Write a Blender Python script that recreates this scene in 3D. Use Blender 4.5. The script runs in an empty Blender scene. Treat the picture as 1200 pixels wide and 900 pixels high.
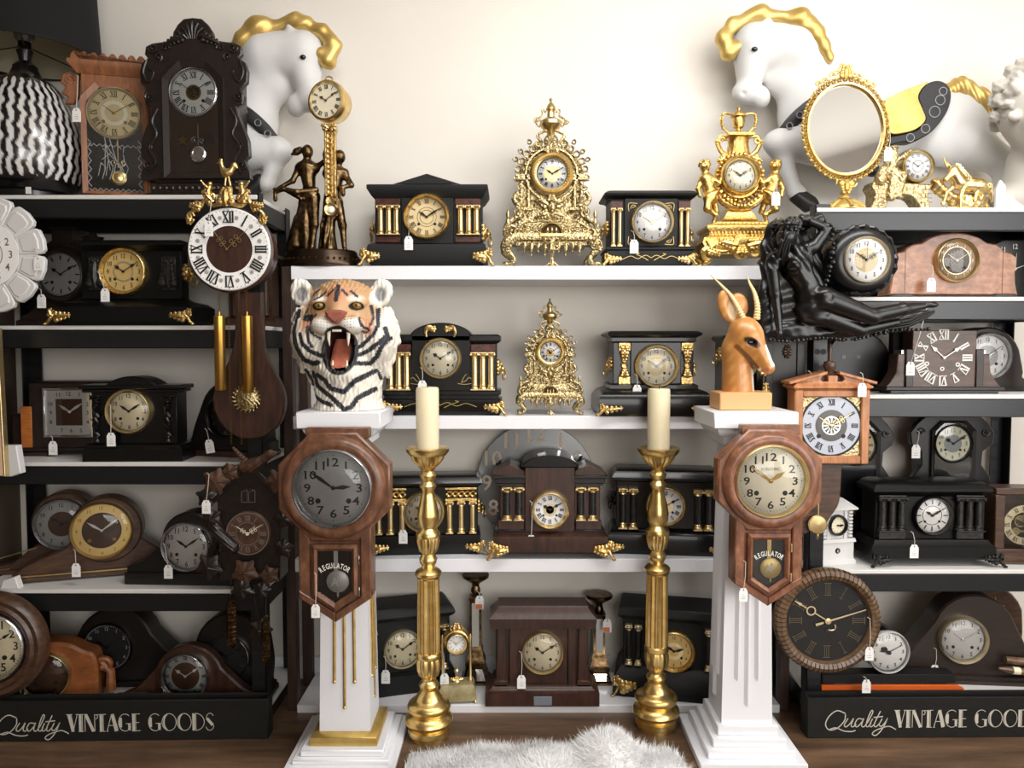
import bpy, bmesh, math, random
import numpy as np
from mathutils import Vector, Matrix
random.seed(11)
scene = bpy.context.scene
COL = scene.collection
F = 900.0                      # focal length in pixels of the 1200x900 frame
PITCH = math.radians(2.86)
CZ = 1.27                      # eye height
CP, SP = math.cos(PITCH), math.sin(PITCH)
PI = math.pi

def P(px, py, Y):
    """photo pixel -> world point on the upright plane at depth Y; also used to read lengths off the photo"""
    a, b = (px - 600) / F, (450 - py) / F
    t = Y / (CP + b * SP)
    return Vector((a * t, Y, CZ + (-SP + b * CP) * t))

def unit(py, Y):
    return Y / (CP + (450 - py) / F * SP) / F

# ------------------------------------------------------------------ materials
def lin(c):
    return tuple((x / 255 / 12.92) if x / 255 <= 0.04045 else ((x / 255 + 0.055) / 1.055) ** 2.4 for x in c) + (1.0,)

MATS = {}
def _new(name):
    m = bpy.data.materials.new(name); m.use_nodes = True
    nt = m.node_tree
    b = nt.nodes['Principled BSDF']
    MATS[name] = m
    return m, nt, b

def _coord(nt, scale=(1, 1, 1)):
    tc = nt.nodes.new('ShaderNodeTexCoord'); mp = nt.nodes.new('ShaderNodeMapping')
    mp.inputs['Scale'].default_value = scale
    nt.links.new(tc.outputs['Object'], mp.inputs['Vector'])
    return mp.outputs['Vector']

def _noise(nt, vec, scale, detail=4, rough=0.55):
    n = nt.nodes.new('ShaderNodeTexNoise')
    n.inputs['Scale'].default_value = scale; n.inputs['Detail'].default_value = detail
    n.inputs['Roughness'].default_value = rough
    nt.links.new(vec, n.inputs['Vector'])
    return n.outputs['Fac']

def _ramp(nt, fac, stops):
    r = nt.nodes.new('ShaderNodeValToRGB')
    el = r.color_ramp.elements
    while len(el) < len(stops): el.new(0.5)
    for e, (p, c) in zip(el, stops):
        e.position = p; e.color = c
    nt.links.new(fac, r.inputs['Fac'])
    return r.outputs['Color']

def _bump(nt, b, height, strength, dist=0.002):
    bp = nt.nodes.new('ShaderNodeBump')
    bp.inputs['Strength'].default_value = strength; bp.inputs['Distance'].default_value = dist
    nt.links.new(height, bp.inputs['Height']); nt.links.new(bp.outputs['Normal'], b.inputs['Normal'])

def paint(name, col, rough=0.5, metal=0.0, var=0.0, vscale=12, bump=0.0, bscale=60, bdist=0.002, coat=0.0, col2=None, spec=0.5):
    m, nt, b = _new(name)
    b.inputs['Roughness'].default_value = rough; b.inputs['Metallic'].default_value = metal
    b.inputs['Coat Weight'].default_value = coat; b.inputs['Specular IOR Level'].default_value = spec
    c = lin(col)
    if var or col2:
        d = lin(col2) if col2 else tuple(max(0, x * (1 - var)) for x in c[:3]) + (1,)
        f = _noise(nt, _coord(nt), vscale, 5, 0.6)
        nt.links.new(_ramp(nt, f, [(0.35, d), (0.65, c)]), b.inputs['Base Color'])
    else:
        b.inputs['Base Color'].default_value = c
    if bump:
        _bump(nt, b, _noise(nt, _coord(nt), bscale, 4), bump, bdist)
    return m

def wood(name, c1, c2, rough=0.4, grain=(4, 30, 60), scale=2.0, coat=0.0, c3=None):
    m, nt, b = _new(name)
    b.inputs['Roughness'].default_value = rough; b.inputs['Coat Weight'].default_value = coat
    b.inputs['Coat Roughness'].default_value = 0.2
    v = _coord(nt, grain)
    f = _noise(nt, v, scale, 6, 0.65)
    stops = [(0.32, lin(c1)), (0.68, lin(c2))]
    if c3: stops.insert(1, (0.5, lin(c3)))
    nt.links.new(_ramp(nt, f, stops), b.inputs['Base Color'])
    _bump(nt, b, f, 0.12, 0.001)
    return m

def relief(name, col, rough=0.3, metal=1.0, scale=160, strength=0.9, dist=0.004, col2=None):
    """cast and chased metal: voronoi + noise bump"""
    m, nt, b = _new(name)
    b.inputs['Roughness'].default_value = rough; b.inputs['Metallic'].default_value = metal
    v = _coord(nt)
    vo = nt.nodes.new('ShaderNodeTexVoronoi'); vo.feature = 'SMOOTH_F1'; vo.inputs['Scale'].default_value = scale
    nt.links.new(v, vo.inputs['Vector'])
    n = _noise(nt, v, scale * 0.7, 3)
    mx = nt.nodes.new('ShaderNodeMath'); mx.operation = 'ADD'
    nt.links.new(vo.outputs['Distance'], mx.inputs[0]); nt.links.new(n, mx.inputs[1])
    c = lin(col); d = lin(col2) if col2 else c
    if col2:
        nt.links.new(_ramp(nt, n, [(0.38, d), (0.62, c)]), b.inputs['Base Color'])
    else:
        b.inputs['Base Color'].default_value = c
    _bump(nt, b, mx.outputs[0], strength, dist)
    return m

def vcol(name, rough=0.5, bump=0.0, bscale=80, coat=0.0, bdist=0.002):
    m, nt, b = _new(name)
    a = nt.nodes.new('ShaderNodeAttribute'); a.attribute_name = 'pattern'
    nt.links.new(a.outputs['Color'], b.inputs['Base Color'])
    b.inputs['Roughness'].default_value = rough; b.inputs['Coat Weight'].default_value = coat
    if bump: _bump(nt, b, _noise(nt, _coord(nt), bscale, 4), bump, bdist)
    return m

def glassmat(name, tint=(1, 1, 1, 1), rough=0.02, refl=0.06):
    m, nt, b = _new(name)
    nt.nodes.remove(b)
    out = nt.nodes['Material Output']
    tr = nt.nodes.new('ShaderNodeBsdfTransparent'); tr.inputs['Color'].default_value = tint
    gl = nt.nodes.new('ShaderNodeBsdfGlossy'); gl.inputs['Roughness'].default_value = rough
    lw = nt.nodes.new('ShaderNodeFresnel'); lw.inputs['IOR'].default_value = 1.45
    ad = nt.nodes.new('ShaderNodeMath'); ad.operation = 'ADD'; ad.inputs[1].default_value = refl - 0.04
    nt.links.new(lw.outputs[0], ad.inputs[0])
    mx = nt.nodes.new('ShaderNodeMixShader')
    nt.links.new(ad.outputs[0], mx.inputs[0]); nt.links.new(tr.outputs[0], mx.inputs[1]); nt.links.new(gl.outputs[0], mx.inputs[2])
    nt.links.new(mx.outputs[0], out.inputs['Surface'])
    return m

# ------------------------------------------------------------------ mesh builder
# local coordinates are (x, d, y): x to the right, d away from the viewer, y DOWN, all in photo pixels at the
# depth of the thing; obj() turns them into metres around the thing's base.
def chull_inset(pts, c):
    n = len(pts); out = []
    area = sum(pts[i][0] * pts[(i + 1) % n][1] - pts[(i + 1) % n][0] * pts[i][1] for i in range(n))
    sg = 1 if area > 0 else -1
    for i in range(n):
        p0, p1, p2 = pts[i - 1], pts[i], pts[(i + 1) % n]
        e1 = (p1[0] - p0[0], p1[1] - p0[1]); e2 = (p2[0] - p1[0], p2[1] - p1[1])
        l1 = math.hypot(*e1) or 1; l2 = math.hypot(*e2) or 1
        n1 = (-e1[1] / l1 * sg, e1[0] / l1 * sg); n2 = (-e2[1] / l2 * sg, e2[0] / l2 * sg)
        bx, by = n1[0] + n2[0], n1[1] + n2[1]
        k = bx * bx + by * by
        if k < 0.3: k = 0.3
        out.append((p1[0] + 2 * bx / k * c, p1[1] + 2 * by / k * c))
    return out

class MB:
    def __init__(self, T=None):
        self.T = T; self.v = []; self.f = []; self.M = None
    def raw(self, vs, fs):
        b = len(self.v)
        if self.M is not None:
            vs = [self.M @ Vector(p) for p in vs]
        self.v.extend(tuple(p) for p in vs)
        self.f.extend(tuple(b + i for i in f) for f in fs)
        return self
    def spin(self, ang, cx=0, cy=0, cd=0):
        """turn what follows in the picture plane by ang (clockwise as seen) about (cx, cy)"""
        c, s = math.cos(ang), math.sin(ang)
        R = Matrix(((c, 0, -s), (0, 1, 0), (s, 0, c))).to_4x4()
        self.M = Matrix.Translation((cx, cd, cy)) @ R @ Matrix.Translation((-cx, -cd, -cy))
        return self
    def yaw(self, ang, cx=0, cd=0):
        c, s = math.cos(ang), math.sin(ang)
        R = Matrix(((c, -s, 0), (s, c, 0), (0, 0, 1))).to_4x4()
        self.M = Matrix.Translation((cx, cd, 0)) @ R @ Matrix.Translation((-cx, -cd, 0))
        return self
    def still(self):
        self.M = None; return self
    def box(self, x0, x1, d0, d1, y0, y1, c=0.0):
        if x0 > x1: x0, x1 = x1, x0
        if d0 > d1: d0, d1 = d1, d0
        if y0 > y1: y0, y1 = y1, y0
        c = min(c, (x1 - x0) * .49, (d1 - d0) * .49, (y1 - y0) * .49)
        X, D, Y = (x0, x1), (d0, d1), (y0, y1)
        if c <= 0:
            vs = [(X[i], D[j], Y[k]) for i in (0, 1) for j in (0, 1) for k in (0, 1)]
            return self.raw(vs, [(0, 1, 3, 2), (4, 6, 7, 5), (0, 4, 5, 1), (2, 3, 7, 6), (0, 2, 6, 4), (1, 5, 7, 3)])
        vs = []; ix = {}
        for i in (0, 1):
            for j in (0, 1):
                for k in (0, 1):
                    a = (X[i], D[j], Y[k]); ci, cj, ck = c * (1 - 2 * i), c * (1 - 2 * j), c * (1 - 2 * k)
                    ix[i, j, k, 0] = len(vs); vs.append((a[0], a[1] + cj, a[2] + ck))
                    ix[i, j, k, 1] = len(vs); vs.append((a[0] + ci, a[1], a[2] + ck))
                    ix[i, j, k, 2] = len(vs); vs.append((a[0] + ci, a[1] + cj, a[2]))
        fs = []
        for i in (0, 1):
            fs.append([ix[i, j, k, 0] for j, k in ((0, 0), (1, 0), (1, 1), (0, 1))])
            fs.append([ix[j, i, k, 1] for j, k in ((0, 0), (1, 0), (1, 1), (0, 1))])
            fs.append([ix[j, k, i, 2] for j, k in ((0, 0), (1, 0), (1, 1), (0, 1))])
            for j in (0, 1):
                fs.append([ix[i, j, 0, 0], ix[i, j, 1, 0], ix[i, j, 1, 1], ix[i, j, 0, 1]])
                fs.append([ix[i, 0, j, 0], ix[i, 1, j, 0], ix[i, 1, j, 2], ix[i, 0, j, 2]])
                fs.append([ix[0, i, j, 1], ix[1, i, j, 1], ix[1, i, j, 2], ix[0, i, j, 2]])
                for k in (0, 1):
                    fs.append([ix[i, j, k, 0], ix[i, j, k, 1], ix[i, j, k, 2]])
        return self.raw(vs, fs)
    def prism(self, pts, d0, d1, c=0.0):
        n = len(pts)
        rings = []
        if c > 0:
            rings.append([(p[0], d0, p[1]) for p in chull_inset(pts, c)])
            rings.append([(p[0], d0 + c, p[1]) for p in pts])
        else:
            rings.append([(p[0], d0, p[1]) for p in pts])
        rings.append([(p[0], d1, p[1]) for p in pts])
        vs = [p for r in rings for p in r]
        fs = [list(range(n))] + [list(range(n * (len(rings) - 1), n * len(rings)))]
        for k in range(len(rings) - 1):
            for i in range(n):
                j = (i + 1) % n
                fs.append((k * n + i, k * n + j, (k + 1) * n + j, (k + 1) * n + i))
        return self.raw(vs, fs)
    def rings(self, rings, cap=True, closed=True):
        n = len(rings[0]); vs = [p for r in rings for p in r]; fs = []
        for k in range(len(rings) - 1):
            for i in range(n if closed else n - 1):
                j = (i + 1) % n
                fs.append((k * n + i, k * n + j, (k + 1) * n + j, (k + 1) * n + i))
        if cap:
            fs.append(list(range(n))); fs.append(list(range(n * (len(rings) - 1), n * len(rings))))
        return self.raw(vs, fs)
    def lathe(self, cx, cd, prof, n=24, sx=1.0, sd=1.0, flute=0, fdep=0.0):
        """turned about the upright axis; prof = [(r, y)]"""
        def rr(r, a):
            return r * (1 - fdep * (0.5 + 0.5 * math.cos(flute * a))) if flute else r
        return self.rings([[(cx + max(rr(r, 2 * PI * i / n), .01) * sx * math.sin(2 * PI * i / n), cd - max(rr(r, 2 * PI * i / n), .01) * sd * math.cos(2 * PI * i / n), y) for i in range(n)] for r, y in prof])
    def disc(self, cx, cy, prof, n=40, sx=1.0, sy=1.0, cap=True, ph=0.0):
        """turned about the axis that faces the viewer; prof = [(r, d)]"""
        return self.rings([[(cx + max(r, .01) * sx * math.sin(ph + 2 * PI * i / n), d, cy - max(r, .01) * sy * math.cos(ph + 2 * PI * i / n)) for i in range(n)] for r, d in prof], cap)
    def ring(self, cx, cy, prof, n=40, sx=1.0, sy=1.0, ph=0.0):
        """closed profile [(r, d)] turned about the viewing axis: bezels, frames"""
        rs = [[(cx + r * sx * math.sin(ph + 2 * PI * i / n), d, cy - r * sy * math.cos(ph + 2 * PI * i / n)) for i in range(n)] for r, d in prof]
        rs.append(rs[0])
        return self.rings(rs, cap=False)
    def loft(self, secs, c=0.0):
        """stack of rectangles [(x0, x1, d0, d1, y)] : mouldings, stepped bases"""
        return self.rings([[(x0, d0, y), (x1, d0, y), (x1, d1, y), (x0, d1, y)] for x0, x1, d0, d1, y in secs])
    def mould(self, x0, x1, d0, d1, prof):
        """rect (x0..x1, d0..d1) grown by o at each y: prof=[(o, y)]"""
        return self.loft([(x0 - o, x1 + o, d0 - o, d1 + o, y) for o, y in prof])
    def tube(self, pts, r, n=7, closed=False, sq=1.0):
        pts = [Vector(p) for p in pts]; m = len(pts)
        R = r if isinstance(r, (list, tuple)) else [r] * m
        tang = []
        for i in range(m):
            a = pts[i - 1] if (i > 0 or closed) else pts[i]
            b = pts[(i + 1) % m] if (i < m - 1 or closed) else pts[i]
            t = (b - a); tang.append(t.normalized() if t.length > 1e-9 else Vector((0, 0, 1)))
        u = tang[0].orthogonal().normalized()
        rings = []
        for i in range(m):
            u = (u - tang[i] * u.dot(tang[i]))
            u = u.normalized() if u.length > 1e-6 else tang[i].orthogonal().normalized()
            w = tang[i].cross(u)
            rings.append([pts[i] + (u * math.cos(2 * PI * k / n) + w * math.sin(2 * PI * k / n) * sq) * R[i] for k in range(n)])
        if closed:
            rings.append(rings[0])
        return self.rings(rings, cap=not closed)
    def ell(self, c, r, n=10, m=7):
        if not isinstance(r, (list, tuple)): r = (r, r, r)
        rg = []
        for k in range(m + 1):
            t = PI * k / m
            s = max(math.sin(t), 0.02)
            rg.append([(c[0] + r[0] * s * math.cos(2 * PI * i / n), c[1] + r[1] * s * math.sin(2 * PI * i / n), c[2] - r[2] * math.cos(t)) for i in range(n)])
        return self.rings(rg)
    def bar(self, x0, y0, x1, y1, w0, w1=None, d=0.0, th=0.5):
        """flat stroke in the picture plane"""
        w1 = w0 if w1 is None else w1
        l = math.hypot(x1 - x0, y1 - y0) or 1
        nx, ny = -(y1 - y0) / l, (x1 - x0) / l
        q = [(x0 + nx * w0 / 2, y0 + ny * w0 / 2), (x1 + nx * w1 / 2, y1 + ny * w1 / 2), (x1 - nx * w1 / 2, y1 - ny * w1 / 2), (x0 - nx * w0 / 2, y0 - ny * w0 / 2)]
        return self.prism(q, d - th, d)
    def spiral(self, cx, cy, r0, r1, a0, a1, tr, d=0.0, n=22, seg=6):
        pts = []; rad = []
        for i in range(n + 1):
            t = i / n; a = a0 + (a1 - a0) * t; r = r0 + (r1 - r0) * t
            pts.append((cx + r * math.cos(a), d, cy + r * math.sin(a))); rad.append(tr * (1 - .45 * t))
        self.tube(pts, rad, seg)
        return self.ell((pts[-1][0], d, pts[-1][2]), tr * 1.15, 8, 5)
    def obj(self, name, mat, parent=None, label=None, col=None, sharp=38, stuff=False):
        T = self.T
        me = bpy.data.meshes.new(name)
        if T is not None:
            s, ox, oy = T.s, T.ox, T.oy
            vs = [((x - ox) * s, d * s, (oy - y) * s) for x, d, y in self.v]
        else:
            vs = [(x, d, -y) for x, d, y in self.v]
        me.from_pydata(vs, [], self.f)
        bm = bmesh.new(); bm.from_mesh(me)
        bmesh.ops.recalc_face_normals(bm, faces=bm.faces)
        bm.to_mesh(me); bm.free()
        me.polygons.foreach_set('use_smooth', [True] * len(me.polygons))
        if sharp: me.set_sharp_from_angle(angle=math.radians(sharp))
        if col is not None:
            at = me.attributes.new('pattern', 'FLOAT_COLOR', 'POINT')
            flat = np.ones((len(self.v), 4), np.float32)
            flat[:, :3] = col(np.array(self.v, dtype=np.float32).reshape(-1, 3))
            at.data.foreach_set('color', flat.ravel())
        me.materials.append(MATS[mat] if isinstance(mat, str) else mat)
        o = bpy.data.objects.new(name, me); COL.objects.link(o)
        pr = T.root if (parent is None and T is not None) else parent
        if pr is not None: o.parent = pr
        if label: o['label'] = label
        if stuff: o['kind'] = 'stuff'
        return o

class Thing:
    def __init__(self, name, label, cat, ox, oy, Y, rz=0.0, z=None, group=None, tilt=0.0, roll=0.0):
        loc = P(ox, oy, Y)
        self.s = unit(oy, Y); self.ox = ox; self.oy = oy; self.Y = Y
        if z is not None: loc.z = z
        o = bpy.data.objects.new(name, None); COL.objects.link(o)
        o.empty_display_size = 0.05
        o.location = loc
        o.rotation_euler = (math.radians(tilt), math.radians(roll), math.radians(rz))
        o['label'] = label; o['category'] = cat
        if group: o['group'] = group
        self.root = o
    def mb(self):
        return MB(self)

def structure(name, mb, mat):
    o = mb.obj(name, mat); o['kind'] = 'structure'
    return o

# ------------------------------------------------------------------ sculpting: smooth blends of simple volumes, meshed by surface nets
def capsule(a, b, r0, r1=None, k=6.0): return ('c', a, b, r0, r0 if r1 is None else r1, k)
def egg(c, r, k=6.0, rot=0.0): return ('e', c, r, k, rot)
def slab(c, h, k=4.0, rnd=2.0): return ('b', c, h, k, rnd)
def cut(p): return ('-', p)
def chain(pts, rs, k=6.0):
    return [capsule(pts[i], pts[i + 1], rs[i], rs[i + 1], k) for i in range(len(pts) - 1)]

def _prim(p, X, D, Y):
    if p[0] == 'c':
        a, b = np.array(p[1], float), np.array(p[2], float)
        ba = b - a; L = max(ba.dot(ba), 1e-9)
        h = np.clip(((X - a[0]) * ba[0] + (D - a[1]) * ba[1] + (Y - a[2]) * ba[2]) / L, 0, 1)
        return np.sqrt((X - a[0] - h * ba[0]) ** 2 + (D - a[1] - h * ba[1]) ** 2 + (Y - a[2] - h * ba[2]) ** 2) - (p[3] + (p[4] - p[3]) * h)
    if p[0] == 'e':
        c, r = p[1], p[2]
        x, y = X - c[0], Y - c[2]
        if p[4]:
            cs, sn = math.cos(p[4]), math.sin(p[4])
            x, y = x * cs + y * sn, -x * sn + y * cs
        d = D - c[1]
        k0 = np.sqrt((x / r[0]) ** 2 + (d / r[1]) ** 2 + (y / r[2]) ** 2)
        k1 = np.sqrt((x / r[0] ** 2) ** 2 + (d / r[1] ** 2) ** 2 + (y / r[2] ** 2) ** 2)
        return k0 * (k0 - 1) / np.maximum(k1, 1e-6)
    if p[0] == 'b':
        c, h, rn = p[1], p[2], p[4]
        qx, qd, qy = np.abs(X - c[0]) - h[0] + rn, np.abs(D - c[1]) - h[1] + rn, np.abs(Y - c[2]) - h[2] + rn
        return np.sqrt(np.maximum(qx, 0) ** 2 + np.maximum(qd, 0) ** 2 + np.maximum(qy, 0) ** 2) + np.minimum(np.maximum(qx, np.maximum(qd, qy)), 0) - rn

def sculpt(mb, prims, step=1.5, extra=None, pad=4, floor=None):
    lo = np.array([1e9] * 3); hi = -lo
    for p in prims:
        if p[0] == '-': continue
        if p[0] == 'c':
            for q, r in ((p[1], p[3]), (p[2], p[4])):
                lo = np.minimum(lo, np.array(q) - r); hi = np.maximum(hi, np.array(q) + r)
        elif p[0] == 'e':
            r = np.array(p[2], float)
            if p[4]: r[0] = r[2] = max(r[0], r[2])
            lo = np.minimum(lo, np.array(p[1]) - r); hi = np.maximum(hi, np.array(p[1]) + r)
        else:
            lo = np.minimum(lo, np.array(p[1]) - np.array(p[2])); hi = np.maximum(hi, np.array(p[1]) + np.array(p[2]))
    lo -= pad + step; hi += pad + step
    ax = [np.arange(lo[i], hi[i] + step, step, dtype=np.float32) for i in range(3)]
    X, D, Y = np.meshgrid(*ax, indexing='ij')
    f = None
    for p in prims:
        if p[0] == '-':
            q = p[1]; g = -_prim(q, X, D, Y); k = 2.5
            h = np.clip(0.5 - 0.5 * (f - g) / k, 0, 1)
            f = f * (1 - h) + g * h + k * h * (1 - h)
        else:
            g = _prim(p, X, D, Y)
            if f is None: f = g; continue
            k = p[5] if p[0] == 'c' else p[3]
            h = np.clip(0.5 + 0.5 * (f - g) / k, 0, 1)
            f = g * h + f * (1 - h) - k * h * (1 - h)
    if extra is not None: f = f + extra(X, D, Y)
    if floor is not None: f = np.maximum(f, Y - floor)
    s = f < 0
    nx, ny, nz = f.shape
    def corner(a, i, j, k): return a[i:nx - 1 + i, j:ny - 1 + j, k:nz - 1 + k]
    cnt = np.zeros((nx - 1, ny - 1, nz - 1), np.float32); acc = np.zeros((3,) + cnt.shape, np.float32)
    for axis in range(3):
        for u in (0, 1):
            for w in (0, 1):
                o0 = [u, w]; o0.insert(axis, 0); o1 = list(o0); o1[axis] = 1
                f0, f1 = corner(f, *o0), corner(f, *o1)
                mk = (f0 < 0) != (f1 < 0)
                t = np.where(mk, f0 / np.where(mk, f0 - f1, 1), 0)
                cnt += mk
                for q in range(3):
                    acc[q] += np.where(mk, (t if q == axis else o0[q]), 0)
    act = cnt > 0
    idx = -np.ones(cnt.shape, np.int64); idx[act] = np.arange(act.sum())
    I = np.argwhere(act)
    pos = np.stack([acc[q][act] / cnt[act] for q in range(3)], 1) + I
    pos = pos * step + np.array([a[0] for a in ax])
    faces = []
    for axis in range(3):
        sl0 = [slice(1, -1)] * 3; sl0[axis] = slice(0, -1)
        sl1 = [slice(1, -1)] * 3; sl1[axis] = slice(1, None)
        mk = s[tuple(sl0)] != s[tuple(sl1)]
        E = np.argwhere(mk)
        if not len(E): continue
        b = [i for i in range(3) if i != axis]
        off = np.ones(3, int); off[axis] = 0
        E = E + off
        def cell(du, dw):
            c = E.copy(); c[:, b[0]] -= du; c[:, b[1]] -= dw
            return idx[c[:, 0], c[:, 1], c[:, 2]]
        faces.append(np.stack([cell(1, 1), cell(0, 1), cell(0, 0), cell(1, 0)], 1))
    fs = np.concatenate(faces)
    fs = fs[(fs >= 0).all(1)]
    return mb.raw([tuple(p) for p in pos], [tuple(int(i) for i in q) for q in fs])

# ------------------------------------------------------------------ lettering
_GL = {}
def glyph(s):
    """mesh of a short string in Blender's built-in font: centred, height 1, y down"""
    if s not in _GL:
        cu = bpy.data.curves.new('lettering', 'FONT'); cu.body = s; cu.size = 1; cu.resolution_u = 2; cu.offset = .014
        ob = bpy.data.objects.new('lettering', cu); COL.objects.link(ob)
        dg = bpy.context.evaluated_depsgraph_get()
        me = bpy.data.meshes.new_from_object(ob.evaluated_get(dg))
        v = np.array([(q.co.x, q.co.y) for q in me.vertices]); f = [tuple(p.vertices) for p in me.polygons]
        bpy.data.objects.remove(ob); bpy.data.meshes.remove(me); bpy.data.curves.remove(cu)
        lo, hi = v.min(0), v.max(0)
        h = hi[1] - lo[1] if s[0] not in '.,-' else 0.7
        v = (v - (lo + hi) / 2) / h
        _GL[s] = ([(a, -b) for a, b in v], f)
    return _GL[s]

def put_text(m, s, cx, cy, h, d, sx=1.0, ang=0.0, th=0.0):
    v, f = glyph(s)
    c, sn = math.cos(ang), math.sin(ang)
    m.raw([(cx + (x * sx * c - y * sn) * h, d, cy + (x * sx * sn + y * c) * h) for x, y in v], f)

ROM = ['XII', 'I', 'II', 'III', 'IIII', 'V', 'VI', 'VII', 'VIII', 'IX', 'X', 'XI']
def put_roman(m, s, cx, cy, h, d, ang, bw=0.13, sx=1.0):
    wd = {'I': .26, 'V': .62, 'X': .62}
    tot = sum(wd[c] for c in s) * sx
    c_, s_ = math.cos(ang), math.sin(ang)
    def pt(x, y): return (cx + (x * c_ - y * s_) * h, cy + (x * s_ + y * c_) * h)
    def ln(x0, y0, x1, y1, w):
        a, b = pt(x0, y0), pt(x1, y1)
        m.bar(a[0], a[1], b[0], b[1], w * h, None, d, 0.25)
    x = -tot / 2
    for ch in s:
        w = wd[ch] * sx
        if ch == 'I': ln(x + w / 2, -.5, x + w / 2, .5, bw)
        elif ch == 'V': ln(x + .1 * w, -.5, x + .5 * w, .5, bw); ln(x + .9 * w, -.5, x + .5 * w, .5, bw * .5)
        else: ln(x + .1 * w, -.5, x + .9 * w, .5, bw); ln(x + .9 * w, -.5, x + .1 * w, .5, bw * .5)
        x += w
    ln(-tot / 2 + .02, -.5, tot / 2 - .02, -.5, bw * .45); ln(-tot / 2 + .02, .5, tot / 2 - .02, .5, bw * .45)

def hand(m, cx, cy, ang, L, style, d, w=1.0):
    s, c = math.sin(ang), -math.cos(ang)
    def at(t, q=0.0): return (cx + s * t - c * q, cy + c * t + s * q)
    def seg(t0, t1, w0, w1=None):
        a, b = at(t0), at(t1); m.bar(a[0], a[1], b[0], b[1], w0 * w, None if w1 is None else w1 * w, d, 0.5)
    m.disc(cx, cy, [(0, d - .9), (1.5 * w, d - .7), (1.6 * w, d)], 12)
    if style == 'thin':
        seg(-.12 * L, L, 1.0, .45)
    elif style == 'spade':
        seg(0, L, 1.1, .7)
        p = at(L * .68); m.disc(p[0], p[1], [(0, d - .6), (2.1 * w, d - .55), (2.1 * w, d)], 10)
        q = [at(L * .7, 1.9 * w), at(L * .95), at(L * .7, -1.9 * w)]
        m.prism(q, d - .55, d)
    elif style == 'leaf':
        q = [at(0, .5 * w), at(L * .55, 1.6 * w), at(L), at(L * .55, -1.6 * w), at(0, -.5 * w)]
        m.prism(q, d - .5, d)
    elif style == 'ring':
        seg(0, L * .38, 1.1)
        p = at(L * .5); m.ring(p[0], p[1], [(L * .09, d - .5), (L * .125, d - .5), (L * .125, d), (L * .09, d)], 14)
        seg(L * .62, L * .8, 1.1); seg(L * .8, L, 2.8, .3)
    elif style == 'ornate':
        seg(0, L, 1.0, .5)
        for t in (.3, .52):
            for q in (-.085, .085):
                p = at(L * t, L * q); m.ring(p[0], p[1], [(L * .05, d - .5), (L * .075, d - .5), (L * .075, d), (L * .05, d)], 10)
    return m

def flat_ring(m, cx, cy, r0, r1, d, n=40):
    m.ring(cx, cy, [(r0, d - .2), (r1, d - .2), (r1, d), (r0, d)], n)

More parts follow.
